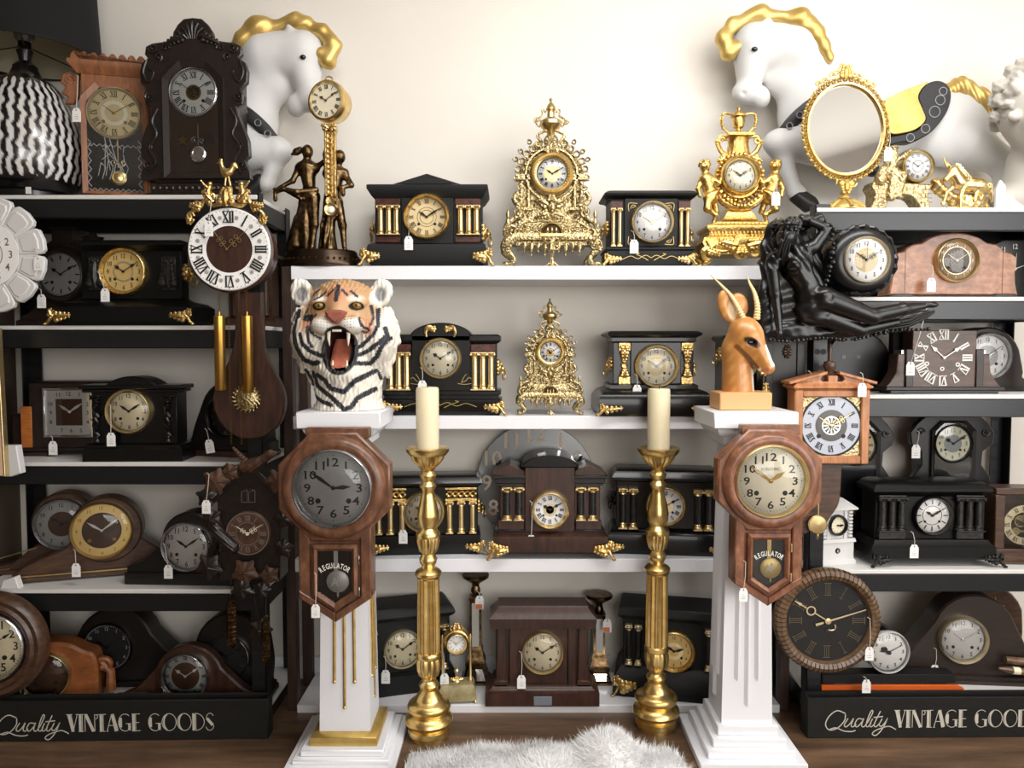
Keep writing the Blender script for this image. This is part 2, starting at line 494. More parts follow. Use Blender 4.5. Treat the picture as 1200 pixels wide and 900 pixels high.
def dial(T, cx, cy, r, face='dial_cream', d=-1.0, nums='arabic', nmat='ink', nr=.79, nh=.23, hands='spade', hmat='ink',
         t=(10, 9), bez='gold', bw=4.0, bd=5.0, inner=(), holes='ink', glass=None, track=True, hw=1.0, nsx=.85, second=None,
         parent=None, bw_rom=.15, hl=(.52, .76), face_label=None, only=None, cut_r=None):
    """dial plate > numerals, rings, arbors; bezel; hands; glass - all children of the clock"""
    par = parent
    o = T.mb().disc(cx, cy, [(0, d), (r, d), (r, d + 1.2)], 44).obj('dial', face, par, label=face_label)
    m = T.mb(); dd = d - .25
    if nums:
        for k in range(12):
            if only and k not in only: continue
            a = k * PI / 6
            x, y = cx + math.sin(a) * r * nr, cy - math.cos(a) * r * nr
            if nums == 'arabic': put_text(m, str(k or 12), x, y, r * nh, dd, nsx)
            elif nums == 'radial': put_text(m, str(k or 12), x, y, r * nh, dd, nsx, a)
            elif nums == 'roman': put_roman(m, ROM[k], x, y, r * nh, dd, a, bw_rom)
            elif nums == 'bars':
                x0, y0 = cx + math.sin(a) * r * (nr - nh / 2), cy - math.cos(a) * r * (nr - nh / 2)
                x1, y1 = cx + math.sin(a) * r * (nr + nh / 2), cy - math.cos(a) * r * (nr + nh / 2)
                m.bar(x0, y0, x1, y1, r * .06, None, dd, .25)
    if track:
        for k in range(60):
            a = k * PI / 30
            l = .035 if k % 5 else .06
            m.bar(cx + math.sin(a) * r * .955, cy - math.cos(a) * r * .955, cx + math.sin(a) * r * (.955 - l), cy - math.cos(a) * r * (.955 - l), r * .012, None, dd, .2)
        flat_ring(m, cx, cy, r * .955, r * .967, dd)
    if m.v: m.obj('numerals', nmat, o)
    for ir, im in inner:
        if isinstance(ir, tuple):
            mm = T.mb(); flat_ring(mm, cx, cy, ir[0] * r, ir[1] * r, d - .15); mm.obj('dial_ring', im, o)
        else:
            T.mb().disc(cx, cy, [(0, d - .3), (ir * r, d - .3), (ir * r, d)], 36).obj('dial_centre', im, o)
    if holes:
        for q in (-.42, .42):
            T.mb().disc(cx + q * r, cy + .36 * r, [(0, d - .6), (r * .07, d - .6), (r * .075, d)], 12).obj('winding_hole', holes, o)
    if hands:
        hs, ms = hands if isinstance(hands, tuple) else (hands, hands)
        h, mn = t
        am = mn * PI / 30; ah = (h % 12 + mn / 60) * PI / 6
        hand(T.mb(), cx, cy, ah, r * hl[0], hs, d - .7, hw).obj('hour_hand', hmat, par)
        hand(T.mb(), cx, cy, am, r * hl[1], ms, d - 1.5, hw * .85).obj('minute_hand', hmat, par)
        if second is not None:
            hand(T.mb(), cx, cy, second, r * .8, 'thin', d - 2.2, .5).obj('second_hand', hmat, par)
    if bez:
        T.mb().ring(cx, cy, [(r - .4, d - .5), (r + bw * .15, d - bd * .7), (r + bw * .45, d - bd), (r + bw * .8, d - bd * .8), (r + bw, d - bd * .3), (r + bw, 1.0), (r - .4, 1.0)], 48).obj('bezel', bez, par)
    if glass:
        T.mb().disc(cx, cy, [(r * 1.0, d - bd * .6), (r * .85, d - bd * .6 - r * .08), (r * .6, d - bd * .6 - r * .15), (r * .3, d - bd * .6 - r * .185), (0.02, d - bd * .6 - r * .195)], 40, cap=False).obj('glass', glass, par)
    return o

# ------------------------------------------------------------------ fittings shared by the clocks
def column(T, x, y0, y1, r, shaft='gold', cap=None, d=-3.0, parent=None, flute=0, name='column', twist=False):
    """one column from capital (y0) to base (y1)"""
    h = y1 - y0; c = min(h * .16, r * 2.6)
    capm = T.mb()
    capm.box(x - r * 1.5, x + r * 1.5, d - r * 1.5, d + r * 1.5, y0, y0 + c * .25, .3)
    capm.lathe(x, d, [(r * 1.1, y0 + c * .25), (r * 1.5, y0 + c * .4), (r * 1.15, y0 + c * .8), (r * 1.3, y0 + c * .9), (r * 1.0, y0 + c)], 14)
    for q in (-1, 1): capm.ell((x + q * r * 1.25, d - r, y0 + c * .42), r * .5, 7, 5)
    basm = T.mb() if cap else capm
    basm.lathe(x, d, [(r * 1.0, y1 - c), (r * 1.3, y1 - c * .8), (r * 1.1, y1 - c * .6), (r * 1.45, y1 - c * .4), (r * 1.45, y1 - c * .25)], 14)
    basm.box(x - r * 1.5, x + r * 1.5, d - r * 1.5, d + r * 1.5, y1 - c * .25, y1, .3)
    sm = T.mb() if cap else capm
    if twist:
        n = 26; sm.tube([(x + .35 * r * math.cos(i * 1.25), d + .35 * r * math.sin(i * 1.25), y0 + c + (h - 2 * c) * i / n) for i in range(n + 1)], [r * (1 + .28 * math.sin(i * 2.1)) for i in range(n + 1)], 10)
    else:
        sm.lathe(x, d, [(r, y0 + c * .9), (r * 1.02, y0 + h * .5), (r * 1.06, y1 - c * .9)], 20 if not flute else 40, flute=flute, fdep=.12)
    if cap:
        o = sm.obj(name, shaft, parent)
        capm.obj('capital', cap, o); basm.obj('column_base', cap, o)
    else:
        o = sm.obj(name, shaft, parent)
    return o

def leafy(m, x, y, dx, dy, L, w, d=-1.0, n=4):
    """acanthus sprig growing from (x, y) along (dx, dy)"""
    l = math.hypot(dx, dy); dx, dy = dx / l, dy / l
    m.tube([(x + dx * L * t, d - w * .5 * math.sin(PI * t), y + dy * L * t) for t in (0, .35, .7, 1)], [w * .5, w * .55, w * .42, w * .15], 6)
    for i in range(n):
        t = (i + .4) / n; ww = w * (1 - .6 * t)
        for q in (-1, 1):
            px, py = x + dx * L * t - dy * q * ww * .8, y + dy * L * t + dx * q * ww * .8
            m.ell((px + dx * ww * .3, d - ww * .3, py + dy * ww * .3), (ww * .66, ww * .42, ww * .66), 8, 6)
    return m

def foot(T, x, y, sg, w=16, h=13, mat='gold_relief', d=0.0, label=None, parent=None):
    """cast corner foot: claw at (x, y) on the shelf, leafy wings spreading up over the corner; sg = -1 at the left end"""
    m = T.mb()
    m.tube([(x + sg * w * .1, d - 4, y - 2.2), (x, d - 4.5, y - h * .22), (x - sg * w * .12, d - 3.5, y - h * .5), (x - sg * w * .3, d - 3, y - h * .75), (x - sg * w * .25, d - 3, y - h)], [1.8, 1.6, 2.2, 2.4, 1.2], 8)
    m.ell((x + sg * w * .12, d - 5, y - 1.5), (2.6, 2.4, 1.4), 8, 5)
    leafy(m, x - sg * w * .2, y - h * .55, -sg, -.12, w * .85, h * .3, d - 2.2, 4)
    leafy(m, x - sg * w * .15, y - h * .6, sg * .25, -1, h * .55, h * .22, d - 2.6, 3)
    m.spiral(x - sg * w * .55, y - h * .62, h * .22, h * .06, 0, 5.2 * sg, 1.0, d - 3)
    return m.obj('foot', mat, parent, label)

def lion(T, x, y, sg, r=6, mat='gold_relief', d=22, ring=True, parent=None):
    """lion mask with drop ring on the end of the case"""
    m = T.mb()
    m.ell((x, d, y), (r * .75, r, r * 1.1), 12, 9)
    m.ell((x + sg * r * .65, d - r * .1, y + r * .25), (r * .5, r * .5, r * .42), 10, 7)
    for a in range(9):
        t = a * 2 * PI / 9
        m.ell((x - sg * r * .15, d + r * .95 * math.cos(t), y + r * 1.05 * math.sin(t)), (r * .45, r * .38, r * .4), 7, 5)
    for q in (-1, 1): m.ell((x + sg * r * .45, d + q * r * .4, y - r * .55), r * .22, 7, 5)
    if ring:
        cx, cy = x + sg * r * .9, y + r * 1.35
        m.tube([(cx + .25 * sg * r * math.sin(a), d + r * .6 * math.sin(a), cy - r * .75 * math.cos(a)) for a in [i * 2 * PI / 14 for i in range(14)]], r * .13, 6, closed=True)
    return m.obj('side_handle', mat, parent)

def arc(cx, cy, rx, ry, a0, a1, n):
    return [(cx + rx * math.cos(a0 + (a1 - a0) * i / n), cy + ry * math.sin(a0 + (a1 - a0) * i / n)) for i in range(n + 1)]

def scroll_line(m, pts, w, d):
    for a, b in zip(pts[:-1], pts[1:]): m.bar(a[0], a[1], b[0], b[1], w, None, d, .2)

def smooth_path(pts, n=8):
    """Catmull-Rom through 2-D or 3-D points"""
    P_ = [np.array(p, float) for p in pts]; P_ = [2 * P_[0] - P_[1]] + P_ + [2 * P_[-1] - P_[-2]]
    out = []
    for i in range(1, len(P_) - 2):
        a, b, c, e = P_[i - 1:i + 3]
        for k in range(n):
            t = k / n
            out.append(tuple(.5 * ((2 * b) + (c - a) * t + (2 * a - 5 * b + 4 * c - e) * t * t + (3 * b - a - 3 * c + e) * t ** 3)))
    out.append(tuple(P_[-2]))
    return out
# ------------------------------------------------------------------ materials
paint('wall_paint', (238, 232, 222), .75, var=.03, vscale=3, bump=.05, bscale=120)
paint('ceiling_paint', (235, 232, 226), .8)
wood('floor_wood', (72, 54, 40), (132, 102, 78), .42, (1.2, 9, 9), 1.6, c3=(102, 78, 58))
paint('white_gloss', (240, 240, 243), .35, bump=.02)
paint('rack_black', (20, 21, 22), .42, bump=.08, bscale=300)
paint('rack_black_lit', (26, 28, 32), .3)  # black rack steel with a slate window reflection put into its colour
paint('shelf_white', (226, 224, 220), .45)
wood('upright_wood', (38, 26, 20), (70, 48, 36), .5, (30, 30, 3), 2)
paint('black_lacquer', (9, 9, 9), .3, coat=.15, bump=.03, bscale=40, spec=.4)
paint('black_matt', (19, 20, 20), .55, bump=.06, bscale=200, spec=.35)
paint('black_worn', (9, 9, 8), .42, var=.4, vscale=40, bump=.12, bscale=150, spec=.3)
paint('black_resin', (12, 12, 13), .3, spec=.55)
paint('ink', (12, 11, 10), .6)
paint('hole_black', (5, 5, 5), .6)
paint('ink_brown', (70, 52, 38), .5)
paint('ink_grey', (120, 112, 104), .5)
paint('white_ink', (238, 236, 228), .5)
paint('gold_ink', (205, 175, 105), .35, metal=.6)
paint('dial_cream', (248, 238, 208), .5, var=.05, vscale=30)
paint('dial_white', (248, 246, 242), .45, var=.03, vscale=30)
paint('dial_ivory', (242, 228, 190), .5, var=.08, vscale=25)
paint('dial_buff', (228, 204, 152), .45, var=.08, vscale=30, metal=.1)
paint('dial_gold', (234, 202, 130), .42, metal=.5, bump=.15, bscale=350)
paint('dial_silver', (212, 210, 206), .42, metal=.35, var=.06, vscale=20)
paint('dial_grey', (160, 160, 158), .45, metal=.2, var=.1, vscale=18)
paint('dial_black', (14, 13, 13), .6)
paint('dial_brown', (70, 46, 32), .4, var=.2, vscale=20)
paint('gold', (244, 220, 160), .28, metal=1, bump=.1, bscale=140, col2=(222, 188, 120), vscale=40)
paint('gold_satin', (238, 216, 168), .36, metal=1, col2=(222, 194, 136), vscale=18)
paint('gold_pale', (240, 224, 184), .32, metal=.9, bump=.08, bscale=150)
paint('gold_leaf', (242, 214, 146), .3, metal=1, bump=.2, bscale=80, bdist=.003, col2=(222, 184, 108), vscale=26)
paint('gold_paint', (222, 192, 118), .42, metal=.7, bump=.12, bscale=60, col2=(200, 166, 92), vscale=14)
relief('gold_relief', (230, 206, 150), .33, 1, 170, .5, .002, (206, 166, 92))
relief('brass_relief', (214, 198, 154), .36, 1, 170, .85, .003, (160, 138, 96))
relief('putti_gold', (232, 202, 128), .34, 1, 150, .35, .002, (196, 154, 80))
paint('brass', (216, 198, 150), .3, metal=1, col2=(200, 172, 114), vscale=30)
paint('brass_dull', (150, 122, 66), .36, metal=1)
paint('brass_weight', (214, 172, 92), .32, metal=1, col2=(196, 150, 72), vscale=8)
paint('chrome', (216, 216, 218), .16, metal=1)
paint('steel_dark', (84, 82, 80), .3, metal=1)
relief('bronze', (118, 96, 66), .3, 1, 90, .15, .002, (70, 54, 38))
paint('bronze_dark', (58, 46, 36), .28, metal=.9)
relief('iron_relief', (58, 56, 54), .38, .8, 160, .8, .003, (30, 29, 28))
relief('black_marble', (42, 40, 38), .4, 0, 120, .3, .002, (16, 15, 15))
paint('red_marble', (96, 48, 36), .3, col2=(48, 26, 22), vscale=60, coat=.3)
wood('mahogany', (40, 24, 18), (74, 46, 35), .38, (30, 20, 5), 2, coat=.15)
wood('walnut', (50, 34, 25), (92, 63, 45), .38, (5, 30, 30), 2.5, coat=.15)
wood('walnut_dark', (26, 18, 14), (48, 33, 24), .42, (5, 30, 30), 2.5, coat=.1)
wood('ebony_brown', (13, 11, 10), (25, 19, 16), .42, (5, 30, 30), 2.5, coat=.1)
wood('burl_walnut', (116, 78, 56), (178, 130, 98), .34, (9, 9, 14), 3, coat=.3, c3=(150, 102, 74))
wood('oak_orange', (110, 68, 42), (160, 104, 68), .4, (40, 20, 5), 2, coat=.1)
wood('oak_regulator', (80, 52, 37), (134, 92, 66), .36, (16, 16, 8), 2.5, coat=.2, c3=(106, 70, 50))
wood('oak_regulator_red', (96, 58, 40), (160, 108, 78), .36, (16, 16, 8), 2.5, coat=.2, c3=(128, 82, 58))
wood('pine_honey', (150, 92, 54), (196, 136, 88), .4, (30, 20, 5), 2, coat=.1)
wood('carved_brown', (52, 35, 26), (98, 66, 46), .5, (14, 14, 14), 3)
wood('carved_dark', (20, 15, 12), (38, 28, 22), .36, (14, 14, 14), 3, coat=.2)
wood('brown_copper', (108, 60, 30), (150, 88, 46), .4, (6, 20, 20), 2)
wood('rim_wood', (70, 50, 34), (128, 98, 68), .36, (20, 20, 20), 2, coat=.2)
wood('inlay_wood', (170, 92, 40), (206, 128, 62), .4, (10, 10, 90), 2)
paint('plaster_white', (218, 217, 215), .5, bump=.04, bscale=40)
paint('plaster_bust', (204, 199, 190), .6, bump=.06, bscale=60)
paint('hoof_black', (26, 25, 26), .4)
paint('harness_black', (30, 31, 33), .5)
paint('candle_wax', (240, 226, 190), .5)
MATS['candle_wax'].node_tree.nodes['Principled BSDF'].inputs['Subsurface Weight'].default_value = .25
MATS['candle_wax'].node_tree.nodes['Principled BSDF'].inputs['Subsurface Radius'].default_value = (.02, .012, .006)
paint('tag_card', (244, 243, 240), .6)
paint('string', (205, 200, 190), .7)
paint('orange_board', (206, 92, 26), .45)
paint('sticker_orange', (222, 120, 78), .6)
paint('tape_grey', (120, 124, 132), .6)
paint('sign_black', (27, 26, 24), .65, var=.25, vscale=30, bump=.08, bscale=90, spec=.3)
paint('sign_letter', (206, 200, 186), .6, var=.12, vscale=60)
paint('shade_black', (7, 7, 7), .9, bump=.15, bscale=500)
paint('shade_lining', (176, 170, 146), .7)
paint('silver_ink', (150, 150, 150), .4)
paint('tongue_pink', (186, 108, 84), .35, var=.2, vscale=60)
paint('tooth_ivory', (236, 228, 204), .3)
paint('mouth_dark', (28, 16, 14), .4)
paint('eye_amber', (140, 108, 34), .12, coat=.6)
paint('eye_black', (10, 8, 8), .1, coat=.6)
paint('horn_cream', (222, 200, 146), .4)
paint('leaf_green_grey', (60, 60, 60), .5)
paint('fur_white', (240, 239, 238), .8)
paint('mirror_silver', (228, 226, 222), .03, metal=1)
paint('pale_panel', (222, 190, 150), .5)
paint('onyx', (176, 162, 118), .3, col2=(126, 112, 72), vscale=22, coat=.3)
paint('glass_frost', (128, 130, 130), .22, metal=.25, spec=.7)
vcol('tiger_paint', .55, .25, 90)
vcol('gazelle_paint', .35, .05, 60, .25)
vcol('zebra_glaze', .2, .02, 60, .5)
glassmat('clock_glass', (.98, .98, .98, 1), .07, .045)
paint('dial_bluegrey', (176, 180, 190), .42, metal=.2)
paint('tan_block', (216, 164, 110), .5)
glassmat('door_glass', (.93, .94, .94, 1), .03, .06)
paint('mirror_painted_reflection', (226, 226, 224), .32, metal=.35)  # mirror strips painted pale: bright window reflection put into the colour
paint('dim_brass', (120, 104, 78), .45, metal=.4)
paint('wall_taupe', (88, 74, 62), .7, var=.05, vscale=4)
paint('nose_brown', (158, 92, 74), .4, var=.2, vscale=60)
paint('dial_bronze', (140, 108, 66), .4, metal=.3)
paint('dial_taupe', (104, 92, 78), .5)
# ------------------------------------------------------------------ the room
YW = 2.88
structure('floor', MB().box(-1.86, 2.9, -3.4, YW + .1, 0.0, 0.1), 'floor_wood')
structure('wall_back', MB().box(-1.96, 2.9, YW, YW + .1, -2.9, 0), 'wall_paint')
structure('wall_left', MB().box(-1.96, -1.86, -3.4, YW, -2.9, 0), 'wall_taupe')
structure('wall_front', MB().box(-1.96, 3.0, -3.5, -3.4, -2.9, 0), 'wall_paint')
mw = MB().box(2.9, 3.0, -3.4, -1.1, -2.9, 0).box(2.9, 3.0, 1.8, YW + .1, -2.9, 0).box(2.9, 3.0, -1.1, 1.8, -.5, 0).box(2.9, 3.0, -1.1, 1.8, -2.9, -2.6)
structure('wall_right', mw, 'wall_paint')
wf = MB()
for a in (-1.1, -.15, .8, 1.75): wf.box(2.92, 2.98, a, a + .05, -2.6, -.5)
for b in (-2.6, -1.5, -.55): wf.box(2.92, 2.98, -1.1, 1.8, b, b + .05)
structure('window_1', wf, 'white_gloss')
structure('window_2', MB().box(2.945, 2.951, -1.1, 1.8, -2.6, -.5), 'door_glass')
structure('ceiling', MB().box(-1.96, 3.0, -3.5, YW + .1, -3.0, -2.9), 'ceiling_paint')
structure('baseboard_back', MB().box(-1.86, 2.9, YW - .015, YW, -.09, 0, .004), 'white_gloss')

def metric(name, label, cat, x, Y, z=0.0, rz=0, group=None):
    T = Thing(name, label, cat, 600, 450, Y, rz, z, group)
    T.s = 1; T.ox = 0; T.oy = 0; T.root.location = (x, Y, z)
    return T

# white shelving between two stained uprights
YC = 2.60
XL, XR = -.745, .928
ZC = [P(600, y, YC).z for y in (311.5, 487.5, 655, 826)]
T = metric('shelving_unit', 'white shelving bay of four thick boards between dark stained uprights', 'shelf', 0, YC)
TH = [.047, .046, .047, .036]
for z, th in zip(ZC, TH):
    T.mb().box(XL, XR, 0, YW - YC - .006, -z, -z + th, .0025).obj('shelf_board', 'white_gloss', label='white board')
for x in (XL - .036, XR + .002):
    for d in (.015, .21):
        T.mb().box(x, x + .034, d, d + .04, -ZC[0] - .0 if d < .1 else -ZC[0], 0, .002).obj('upright', 'upright_wood', label='dark brown wooden upright')

# black steel racks
def rack(label, x0, x1, yf, zs, mat):
    T = metric('storage_rack', label, 'shelf', (x0 + x1) / 2, yf)
    o = (x0 + x1) / 2; a, b = x0 - o, x1 - o; D = YW - yf - .03; w = .048; t = .004
    for x, sx in ((a, 1), (b, -1)):
        for d, sd in ((0, 1), (D, -1)):
            m = T.mb()
            m.box(x, x + sx * w, d, d + sd * t, -zs[0] - .012, 0, .001); m.box(x, x + sx * t, d, d + sd * w, -zs[0] - .012, 0, .001)
            p = T.mb()
            pm = m.obj('post', mat)
            for k in range(int(zs[0] / .05)):
                z = .05 + k * .05
                p.disc(x + sx * w * .32, -z, [(0, d - .0006 if sd > 0 else d - t - .0006), (.0045, d - .0006 if sd > 0 else d - t - .0006), (.0045, d)], 8)
                p.disc(x + sx * w * .72, -z, [(0, d - .0006 if sd > 0 else d - t - .0006), (.0045, d - .0006 if sd > 0 else d - t - .0006), (.0045, d)], 8)
            p.obj('slot_pattern', 'hole_black', pm)
    for z in zs:
        T.mb().box(a + .004, b - .004, -.003, D + .003, -z, -z + .014, .002).obj('shelf_board', 'shelf_white', label='white board')
        for d in (-.002, D - .022):
            T.mb().box(a + .004, b - .004, d, d + .024, -z + .014, -z + .074, .003).obj('beam', mat)
        for x in (a + .004, b - .028):
            T.mb().box(x, x + .024, .024, D - .024, -z + .0145, -z + .074, .003).obj('side_beam', mat)
    return T
YR = 2.50
ZL = [P(600, y, YR).z for y in (228.5, 381.5, 541.5, 690.5, 834)]
ZR = [P(600, y, YR).z for y in (243.5, 348, 462.5, 667.5, 811)]
rack('black steel rack with white boards on the left, behind the rooster clock', -1.79, -.816, YR, ZL, 'rack_black')
rack('dark steel rack with white boards on the right, behind the orange board', .978, 1.83, YR, ZR, 'rack_black_lit')

# ------------------------------------------------------------------ pedestals
def pedestal(label, x, gold):
    T = metric('pedestal', label, 'pedestal', x, 2.26)
    zt = P(395, 483, 2.26).z; cd = .125
    def sq(m, h0, z0, h1, z1, c=.002):
        return m.loft([(-h0, h0, cd - h0, cd + h0, -z0), (-h1, h1, cd - h1, cd + h1, -z1)])
    T.mb().box(-.125, .125, 0, .25, -zt, -zt + .05, .003).obj('top_slab', 'white_gloss')
    m = T.mb(); m.loft([(-h, h, cd - h, cd + h, -z) for h, z in ((.11, zt - .05), (.108, zt - .06), (.098, zt - .075), (.085, zt - .08), (.085, zt - .1), (.07, zt - .11))])
    m.obj('cornice', 'white_gloss')
    zb = .085 if gold else .11
    hb, ht = .078, .064
    sq(T.mb(), ht, zt - .108, hb, zb).obj('shaft', 'white_gloss')
    for i, (q, zl) in enumerate(((-.032, .24), (0, .16), (.032, .24))):
        for face in (0, 1):
            f = T.mb()
            z1 = zt - .14
            def pt(q, z):
                h = hb + (ht - hb) * (z - zb) / (zt - .108 - zb)
                return (q * h / hb, cd - h) if face == 0 else ((h if x < 0 else -h), cd + q * h / hb)
            if gold:
                A, B = pt(q, z1), pt(q, zl)
                f.tube([(A[0], A[1], -z1), (B[0], B[1], -zl)], .005, 8); f.ell((B[0], B[1], -zl), .0065, 8, 6)
                f.obj('gilt_rod', 'gold_leaf', label='gilt rod')
            else:
                A, B, C_ = pt(q, z1), pt(q, zl + .012), pt(q, zl)
                w = .010
                if face == 0:
                    f.rings([[(p[0] - w, p[1], -z), (p[0], p[1] - .009, -z), (p[0] + w, p[1], -z), (p[0], p[1] + .004, -z)] for p, z in ((A, z1), (B, zl + .012))] + [[(C_[0], C_[1], -zl)] * 4])
                else:
                    sg = 1 if x < 0 else -1
                    f.rings([[(p[0], p[1] - w, -z), (p[0] + sg * .009, p[1], -z), (p[0], p[1] + w, -z), (p[0] - sg * .004, p[1], -z)] for p, z in ((A, z1), (B, zl + .012))] + [[(C_[0], C_[1], -zl)] * 4])
                f.obj('flute', 'white_gloss')
    if gold:
        T.mb().loft([(-h, h, cd - h, cd + h, -z) for h, z in ((.08, .0855), (.1, .077), (.102, .074), (.102, .05))]).obj('gilt_band', 'gold_paint', label='gilt band')
        for k, (h, z0, z1) in enumerate(((.126, .03, .05), (.146, .016, .03), (.166, 0, .016))):
            T.mb().box(-h, h, cd - h, min(cd + h, .325), -z1, -z0, .003).obj('step', 'white_gloss')
    else:
        for k, (h, z0, z1) in enumerate(((.093, .078, .11), (.112, .052, .078), (.132, .026, .052), (.16, 0, .026))):
            T.mb().box(-h, h, cd - h, min(cd + h, .325), -z1, -z0, .003).obj('step', 'white_gloss')
    return T
pedestal('white square pedestal with gilt rods, under the tiger head', -.514, True)
pedestal('white fluted pedestal with stepped base, under the antelope head', .722, False)

# ------------------------------------------------------------------ tall gilt candlesticks with candles
def candlestick(label, clabel, px, pytop, Y):
    X = (px - 600) / F * Y * 1.03
    T = metric('floor_candlestick', label, 'candlestick', X, Y, group='tall gilt floor candlesticks')
    zt = P(px, pytop, Y).z
    k = zt / 805.0; r = .00122
    def pr(l): return [(q * r, -(zt - (y - 55) * k)) for y, q in l]
    T.mb().lathe(0, 0, pr([(62, 30), (55, 52), (57, 57), (66, 56), (76, 48)]), 40).obj('drip_pan', 'gold_leaf')
    T.mb().lathe(0, 0, pr([(76, 46), (88, 42), (100, 33), (108, 24)]), 80, flute=20, fdep=.1).obj('gadroon_bowl', 'gold_leaf')
    T.mb().lathe(0, 0, pr([(108, 24), (112, 20), (120, 16), (126, 20), (131, 23), (138, 21), (148, 14), (154, 18), (160, 22), (166, 20), (174, 16), (186, 18), (200, 21), (222, 26), (240, 28.5), (246, 29), (250, 28), (262, 28), (276, 21), (284, 26), (288, 30), (294, 32), (302, 31)]), 40).obj('baluster', 'gold_leaf')
    T.mb().lathe(0, 0, pr([(302, 30), (312, 31), (326, 28), (340, 24), (348, 17)]), 70, flute=14, fdep=.1).obj('leaf_cup', 'gold_leaf')
    T.mb().lathe(0, 0, pr([(348, 17), (354, 20), (362, 24), (370, 23), (378, 18), (386, 19), (392, 30), (398, 35), (406, 35), (413, 29), (416, 29)]), 40).obj('knop', 'gold_leaf')
    T.mb().lathe(0, 0, pr([(416, 29), (520, 30.5), (622, 31)]), 112, flute=14, fdep=.13).obj('fluted_shaft', 'gold_leaf')
    T.mb().lathe(0, 0, pr([(620, 30), (624, 33), (634, 33), (638, 30)]), 40).obj('collar', 'gold_leaf')
    T.mb().lathe(0, 0, pr([(638, 31), (650, 34), (668, 33), (684, 28), (692, 20)]), 70, flute=8, fdep=.12).obj('leaf_cup', 'gold_leaf')
    T.mb().lathe(0, 0, pr([(692, 20), (700, 18), (706, 24), (713, 27), (720, 24), (726, 22), (733, 26), (742, 33), (750, 35), (754, 38), (757, 47), (764, 55), (772, 58), (780, 56), (786, 50), (790, 47), (795, 55), (803, 62), (811, 64), (818, 61), (824, 52), (828, 49), (832, 55), (846, 56), (850, 51), (860, 51)]), 48).obj('base', 'gold_leaf')
    C = metric('pillar_candle', clabel, 'candle', X, Y, zt - 7 * k + .0005, group='cream pillar candles')
    h = zt - 7 * k
    m = C.mb(); R = .0365; hh = .2
    m.lathe(0, 0, [(R, 0), (R, -.1), (R, -hh + .008), (R * .93, -hh + .001), (R * .75, -hh), (.01, -hh + .004)], 36).obj('wax_body', 'candle_wax')
    C.mb().tube([(0, 0, -hh + .003), (.001, 0, -hh - .006), (.003, 0, -hh - .012)], .0012, 6).obj('wick', 'ink')
candlestick('tall gilt turned candlestick beside the gilt-rod pedestal', 'cream pillar candle on the candlestick beside the gilt-rod pedestal', 503.5, 524, 2.44)
candlestick('tall gilt turned candlestick behind the white sheepskin, nearer the fluted white pedestal', 'cream pillar candle on the candlestick nearer the fluted pedestal', 767.5, 524, 2.5)

# ------------------------------------------------------------------ sign boxes
def letter_strokes(ch):
    """art-deco capitals: heavy stem, hairlines; (x0, y0, x1, y1, w) in a box of height 1"""
    def arcs(cx, cy, rx, ry, a0, a1, w, n=14):
        p = arc(cx, cy, rx, ry, a0, a1, n)
        return [(a[0], a[1], b[0], b[1], w) for a, b in zip(p[:-1], p[1:])]
    h = .035
    if ch == 'V': return .66, [(.14, 0, .37, 1, .17), (.27, 0, .42, .85, h), (.62, 0, .37, 1, h), (.0, 0, .34, 0, h), (.54, 0, .7, 0, h)]
    if ch == 'I': return .3, [(.1, 0, .1, 1, .15), (.22, 0, .22, 1, h), (0, 0, .28, 0, h), (0, 1, .28, 1, h)]
    if ch == 'N': return .66, [(.05, 0, .05, 1, h), (.1, 0, .52, 1, .17), (.6, 0, .6, 1, h), (0, 0, .16, 0, h)]
    if ch == 'T': return .56, [(-.05, .03, .55, 0, h), (.28, 0, .28, 1, .15), (.4, 0, .4, 1, h), (.18, 1, .5, 1, h)] + arcs(.0, .14, .09, .12, -1.6, 1.9, h)
    if ch == 'A': return .66, [(.3, 0, .03, 1, h), (.34, 0, .55, 1, .17), (.12, .66, .5, .66, h), (.42, 0, .66, .95, h), (0, 1, .1, 1, h)]
    if ch == 'G': return .74, arcs(.38, .5, .37, .5, -.9, -2 * PI + .5, h, 24) + [(.12, .22, .12, .78, .16), (.42, .56, .72, .56, h), (.62, .56, .62, .95, .14)]
    if ch == 'E': return .5, [(.1, 0, .1, 1, .15), (.22, 0, .22, 1, h), (0, 0, .46, 0, h), (.1, .5, .42, .5, h), (0, 1, .48, .98, h)]
    if ch == 'O': return .84, arcs(.42, .5, .4, .5, 0, 2 * PI, h, 28) + arcs(.42, .5, .3, .5, PI * .62, PI * 1.38, .09, 10)
    if ch == 'D': return .74, [(.1, 0, .1, 1, .15), (.22, 0, .22, 1, h)] + arcs(.2, .5, .5, .5, -PI / 2, PI / 2, h, 16)
    if ch == 'S': return .5, arcs(.27, .25, .2, .25, -.4, -PI * 1.1, h, 12) + [(.1, .3, .42, .7, .16)] + arcs(.25, .75, .22, .25, -.2, PI * .95, h, 12)
    return .3, []
QUAL = [[(412, 668), (376, 655), (342, 678), (325, 715), (342, 741), (378, 733), (408, 700), (412, 672)], [(345, 738), (372, 732), (405, 746), (440, 749), (458, 744)],
        [(424, 690), (408, 718), (416, 728), (434, 712), (448, 690), (438, 720), (446, 728), (460, 716)],
        [(490, 694), (468, 692), (454, 716), (464, 728), (484, 708), (493, 690), (484, 720), (494, 728), (512, 706)],
        [(512, 706), (532, 664), (527, 655), (515, 680), (504, 718), (512, 728), (526, 712)], [(532, 692), (520, 720), (528, 728), (544, 712)],
        [(566, 658), (540, 716), (548, 728), (564, 712)], [(536, 686), (578, 682)],
        [(574, 692), (562, 718), (572, 726), (588, 708), (598, 690)], [(598, 690), (578, 735), (550, 766), (532, 760), (548, 744), (592, 728), (612, 728), (636, 741)]]
